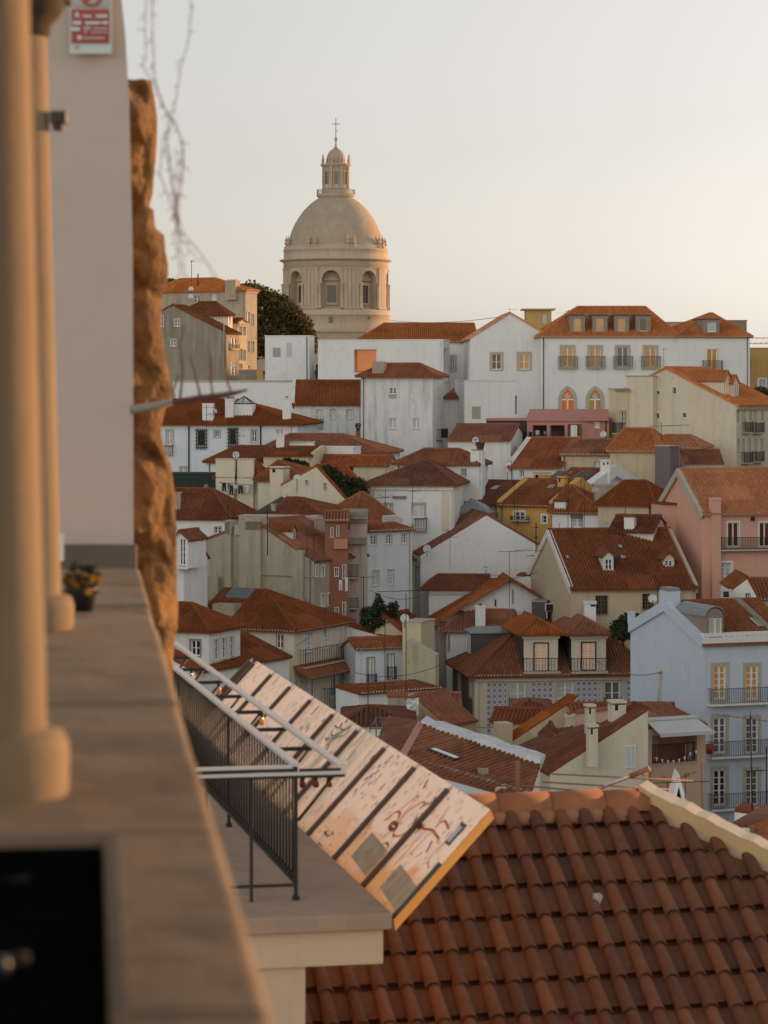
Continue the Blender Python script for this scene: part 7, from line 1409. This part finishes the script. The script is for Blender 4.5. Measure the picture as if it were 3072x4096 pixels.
    for i in range(16):
        mb = MB()
        c = Vector((rnd.uniform(-.065, .065), rnd.uniform(-.06, .015), rnd.uniform(.07, .125)))
        for k in range(6): a = k*math.pi/3; d = Vector((math.cos(a), -.4, math.sin(a)))*.015; s_ = Vector((-math.sin(a), 0, math.cos(a)))*.007; mb.poly([c, c+d*.6+s_, c+d, c+d*.6-s_])
        mb.build('flower', pm, root)
    # end wall with sign
    Y = 12.25; P = [px(-60, 2233, Y), px(535, 2233, Y), px(531, 1000, Y), px(517, 400, Y), px(500, 120, Y), px(486, 0, Y), px(470, -160, Y), px(-60, -160, Y)]; o = P[0].copy(); root = empty('end_wall', Matrix.Translation(o), 'smooth pinkish grey wall carrying a warning sign at the end of the parapet', 'wall'); mb = MB(); f = [mb.bm.verts.new(q-o) for q in P]; g = [mb.bm.verts.new(q-o+PD*.25) for q in P]
    mb.bm.faces.new(f); mb.bm.faces.new(g[::-1])
    for i in range(len(P)): mb.bm.faces.new((f[i], f[(i+1) % len(P)], g[(i+1) % len(P)], g[i]))
    mb.build('wall', plaster('pinkish_grey_render', (.58, .48, .43), .22, (.3, .22, .17), patch=.35), root); mb = MB(); q = px(535, 2233, Y)-o; mb.box(0, -.06, -.055, q.x+.015, -.003, .063); mb.build('wall_foot', plaster('dark_foot', (.15, .12, .1), .5), root); mb = MB(); q0 = px(252, 2240, Y)-o; mb.box(q0.x, -.2, 0, q0.x+.025, -.17, .12); mb.build('pale_peg', W2, root)
    # sign
    q = lambda u, v, d=0: px(u, v, 12.18-d); c0 = q(361, 215); root = empty('warning_sign', Matrix.Translation(c0), 'white and red warning sign with round prohibition symbol on the pinkish wall', 'sign'); k = 12.18/FP
    def rc(u0, v0, u1, v1, d, mat, nm, rad=0):
        mb = MB(); a, b = q(u0, v1, d)-c0, q(u1, v0, d)-c0; mb.box(a.x, a.y, a.z, b.x, a.y+.004, b.z); return mb.build(nm, mat, root, bevel=rad)
    SW = plain('sign_white', (.55, .6, .6), .4, 0, .05); SR = plain('sign_red', (.36, .035, .03), .4, 0, .1); SP_ = plain('sign_faded_pink', (.5, .36, .34), .4, 0, .1)
    rc(279, -190, 446, 214, .0, SW, 'plate'); rc(286, 36, 437, 172, .008, SR, 'red_field'); rc(286, -170, 438, 26, .008, plain('sign_grey', (.42, .42, .4), .5, 0, .1), 'symbol_field')
    mb = MB(); n = 32; R0, R1 = 44*k, 33*k; cc0 = q(366, -18, .014)-c0
    ro = [[mb.bm.verts.new(cc0+Vector((r*math.cos(2*math.pi*i/n), 0, r*math.sin(2*math.pi*i/n)))) for i in range(n)] for r in (R0, R1)]
    for i in range(n): mb.bm.faces.new((ro[0][i], ro[0][(i+1) % n], ro[1][(i+1) % n], ro[1][i]))
    d = Vector((R1*.72, 0, R1*.72)); s_ = Vector((-5*k, 0, 5*k))*.7; mb.poly([cc0-d-s_, cc0+d-s_, cc0+d+s_, cc0-d+s_]); mb.build('prohibition_ring', SR, root)
    mb = MB(); t = [q(308, 43, .016)-c0, q(296, 68, .016)-c0, q(322, 68, .016)-c0]; mb.poly(t); mb.build('triangle_mark', SW, root)
    for (u0, v0, u1, v1) in ((330, 60, 367, 69), (384, 58, 430, 70), (291, 84, 325, 98), (340, 86, 402, 97), (408, 85, 432, 97), (334, 106, 364, 118), (372, 110, 430, 118), (335, 122, 350, 132), (362, 125, 432, 132), (330, 148, 418, 156)): rc(u0, v0, u1, v1, .016, SP_ if v0 > 100 else SW, 'text_line')
    mb = MB(); cc0 = q(318, 150, .018)-c0; mb.poly([cc0+Vector((10*k*math.cos(2*math.pi*i/20), 0, 10*k*math.sin(2*math.pi*i/20))) for i in range(20)]); mb.build('round_mark', SW, root); rc(284, 108, 320, 124, .016, SW, 'hand_mark'); rc(298, 178, 312, 194, .008, SP_, 'small_mark')
    # rubble ruin behind the end wall
    sil = [(600, 318), (603, 325), (607, 352), (617, 430), (624, 478), (622, 560), (616, 640), (610, 720), (603, 775), (592, 822), (612, 838), (616, 870), (618, 905), (634, 925), (655, 937), (658, 1000), (665, 1035), (669, 1060), (668, 1100), (658, 1140), (643, 1190), (640, 1250), (645, 1330), (655, 1400), (672, 1500), (684, 1545), (678, 1600), (655, 1645), (641, 1720), (646, 1770), (658, 1805), (678, 1870), (692, 1950), (697, 2050), (701, 2150), (703, 2250), (702, 2350), (707, 2420), (705, 2500), (697, 2560), (690, 2620), (690, 2760)]
    Y = 13.0; root = empty('stone_ruin', Matrix.Translation(px(600, 2600, Y)), 'rough ochre rubble wall end glowing in low sun beside the pinkish wall', 'ruin'); o = px(600, 2600, Y); mb = MB(); rnd = random.Random(6); nu, dep = 26, .9; from mathutils import noise as NZ
    def edge(v):
        for (ua, va), (ub, vb) in zip(sil, sil[1:]):
            if va <= v <= vb: return ua+(ub-ua)*(v-va)/max(vb-va, 1e-6)
        return sil[-1][0]
    rows = [318+(2760-318)*j/240 for j in range(241)]; grid = []
    for v in rows:
        row = []; ue = edge(v); u0 = 470
        for i in range(nu+1): # front face, then round the corner to the right flank
            t = i/nu; u = u0+(ue-u0)*t; p = px(u, v, Y)-o; nz = NZ.noise(Vector((p.x*4.6, p.z*4.2, 1.7)))*.11+NZ.noise(Vector((p.x*13, p.z*12, 4.)))*.05+NZ.noise(Vector((p.x*30, p.z*28, 2.)))*.02; _v = NZ.voronoi(Vector((p.x*3.6, p.z*2.9, .3)))[0]; nz -= .13*min(1, (_v[1]-_v[0])*2.6); p.y += nz*(1-.4*t)+.11*t**6; row.append(p)
        pe = row[-1]
        for i in range(1, 9):
            t = i/8; nz = NZ.noise(Vector((t*5, pe.z*4, 9.)))*.1*t; row.append(Vector((pe.x+PD.x*dep*t-.035*t+nz*.3-.014*math.sin(pe.z*10)*t, pe.y+dep*t, pe.z)))
        grid.append([mb.bm.verts.new(p) for p in row])
    for a, b in zip(grid, grid[1:]):
        for i in range(len(a)-1): f = mb.bm.faces.new((a[i], a[i+1], b[i+1], b[i])); f.smooth = True
    mb.bm.faces.new(grid[0]); m, nt, b = newmat('ochre_rubble'); v = objco(nt); n1 = noise(nt, v, 2.4, 6, .65); vo = N(nt, 'ShaderNodeTexVoronoi'); vo.feature = 'DISTANCE_TO_EDGE'; vo.inputs['Scale'].default_value = 2.1; L(nt, v, vo.inputs['Vector'])
    c = mixc(nt, ramp(nt, n1, .3, .7), (.33, .165, .05), (.11, .055, .02)); c = mixc(nt, ramp(nt, vo.outputs['Distance'], 0, .05, .3, 0), c, (.1, .065, .04)); c = mixc(nt, ramp(nt, noise(nt, v, 5, 5), .5, .68, 0, .75), c, (.09, .05, .022)); L(nt, c, b.inputs['Base Color']); b.inputs['Roughness'].default_value = .95; bump(nt, n1, b, 1, .12); mb.build('rubble', m, root)
    # lower building body that carries all this
    mb = MB(); mb.box(-3, .7, -12, -.045, 10.6, -2.402, M=T); mb.build('retaining_wall', PARM, par)
    # dry vine against the sky and dead branch
    TW = plain('dry_twig', (.2, .09, .045), .9); rnd = random.Random(13); Y = 15.5
    def strand(pts, r, mb, Y=8.5, jit=2):
        r *= .42
        out = []
        for (ua, va), (ub, vb) in zip(pts, pts[1:]):
            for j in range(6): t = j/6; out.append(px(ua+(ub-ua)*t+rnd.uniform(-jit, jit), va+(vb-va)*t, Y+rnd.uniform(-.1, .1)))
        out.append(px(*pts[-1], Y)); mb.tube(out, [r]*len(out), 5)
        for q in out[::3]: d = Vector((rnd.uniform(-.05, .05), rnd.uniform(-.04, .04), rnd.uniform(-.05, .03))); mb.tube([q, q+d*.5], .0013, 4)
    root = empty('dry_vine', Matrix.Identity(4), 'thin dry vine hanging against the sky beside the ruin', 'vine')
    for pts, r in (([(612, -40), (608, 60), (614, 250), (620, 330), (650, 420), (690, 480), (720, 540), (735, 600), (730, 720), (700, 860), (712, 940)], .005), ([(762, -40), (765, 60), (750, 180), (720, 280), (705, 390), (690, 470), (668, 560), (690, 700), (706, 850), (722, 1000), (740, 1110)], .004), ([(585, -20), (580, 120), (585, 230), (570, 265), (640, 380), (672, 470), (665, 600), (690, 760), (705, 860), (730, 930), (800, 1010), (870, 1120)], .004), ([(650, 560), (640, 700), (690, 830), (706, 880), (700, 960), (722, 1090)], .004), ([(730, 560), (728, 700), (712, 850), (730, 960), (790, 1040)], .0035), ([(705, 600), (712, 720), (700, 840)], .003)):
        mb = MB(); strand(pts, r, mb); mb.build('stem', TW, root)
    root = empty('dead_branch', Matrix.Identity(4), 'dead reddish branch reaching out of the ruin over the rooftops', 'branch'); DB = plain('dead_wood', (.13, .06, .05), .9); DB2 = plain('weathered_grey_wood', (.3, .27, .25), .9); Yb = 12.0
    mb = MB(); mb.tube([px(520, 1640, Yb), px(600, 1628, Yb), px(690, 1608, Yb)], [.02, .021, .014], 8); mb.build('grey_stem', DB2, root); mb = MB(); mb.tube([px(680, 1612, Yb), px(780, 1592, Yb), px(840, 1590, Yb), px(910, 1578, Yb), px(990, 1560, Yb)], [.01, .011, .016, .013, .005], 8)
    for a in (((720, 1600), (730, 1480), (722, 1380), (735, 1300)), ((800, 1588), (792, 1540), (760, 1430)), ((850, 1588), (842, 1530), (846, 1450), (830, 1360)), ((930, 1575), (915, 1540), (905, 1440), (890, 1370)), ((700, 1606), (690, 1560), (715, 1500))): mb.tube([px(u+rnd.uniform(-3, 3), v, Yb+rnd.uniform(-.1, .1)) for u, v in a], [.006, .005, .0035, .002][:len(a)], 5)
    mb.build('twigs', DB, root)
parapet()

# ================================================================ sky, sun, camera
SUN_AZ, SUN_EL = math.radians(54), math.radians(5.0)            # from straight ahead round to the right
w = bpy.data.worlds.new('World'); scene.world = w; w.use_nodes = True; nt = w.node_tree; bg = nt.nodes['Background']
sk = nt.nodes.new('ShaderNodeTexSky'); sk.sky_type = 'NISHITA'; sk.sun_disc = False; sk.sun_elevation = SUN_EL; sk.sun_rotation = SUN_AZ; sk.altitude = 60; sk.air_density = 1.0; sk.dust_density = 1.0; sk.ozone_density = 1.0
hs = nt.nodes.new('ShaderNodeHueSaturation'); hs.inputs['Saturation'].default_value = .3; nt.links.new(sk.outputs[0], hs.inputs['Color']); bg.inputs[1].default_value = .15
tc = nt.nodes.new('ShaderNodeTexCoord'); sp = nt.nodes.new('ShaderNodeSeparateXYZ'); nt.links.new(tc.outputs['Generated'], sp.inputs[0])   # the western half of the sky, behind the viewer, is the bright one
wf = ramp(nt, sp.outputs[1], .1, -.7, 0, 1); tint = mixc(nt, wf, mixc(nt, ramp(nt, sp.outputs[2], 0, .15), (.9, .93, .99), (1.38, 1.31, 1.33)), (3.35, 3.16, 2.92))
nt.links.new(mixc(nt, 1.0, hs.outputs[0], tint, 'MULTIPLY'), bg.inputs[0])
sl = bpy.data.lights.new('sun', 'SUN'); sl.energy = 5.0; sl.angle = math.radians(.5); sl.color = (1, .5, .16); so = bpy.data.objects.new('sun', sl); COL.objects.link(so)
sd = Vector((math.sin(SUN_AZ)*math.cos(SUN_EL), math.cos(SUN_AZ)*math.cos(SUN_EL), math.sin(SUN_EL))); so.rotation_euler = sd.to_track_quat('Z', 'Y').to_euler(); so.location = (60, 20, 40)
cam = bpy.data.cameras.new('camera'); co = bpy.data.objects.new('camera', cam); COL.objects.link(co); scene.camera = co; co.rotation_euler = (math.pi/2, 0, 0)
cam.sensor_width = 24; cam.sensor_fit = 'HORIZONTAL'; cam.lens = 85; cam.shift_y = -(2048-V0)/3072; cam.clip_start = .05; cam.clip_end = 20000
cam.dof.use_dof = True; cam.dof.focus_distance = 230; cam.dof.aperture_fstop = 4.2; cam.dof.aperture_blades = 9
vs = scene.view_settings; vs.view_transform = 'Standard'; vs.look = 'None'; vs.exposure = .25; vs.gamma = 1
scene.cycles.use_denoising = True; scene.cycles.max_bounces = 6
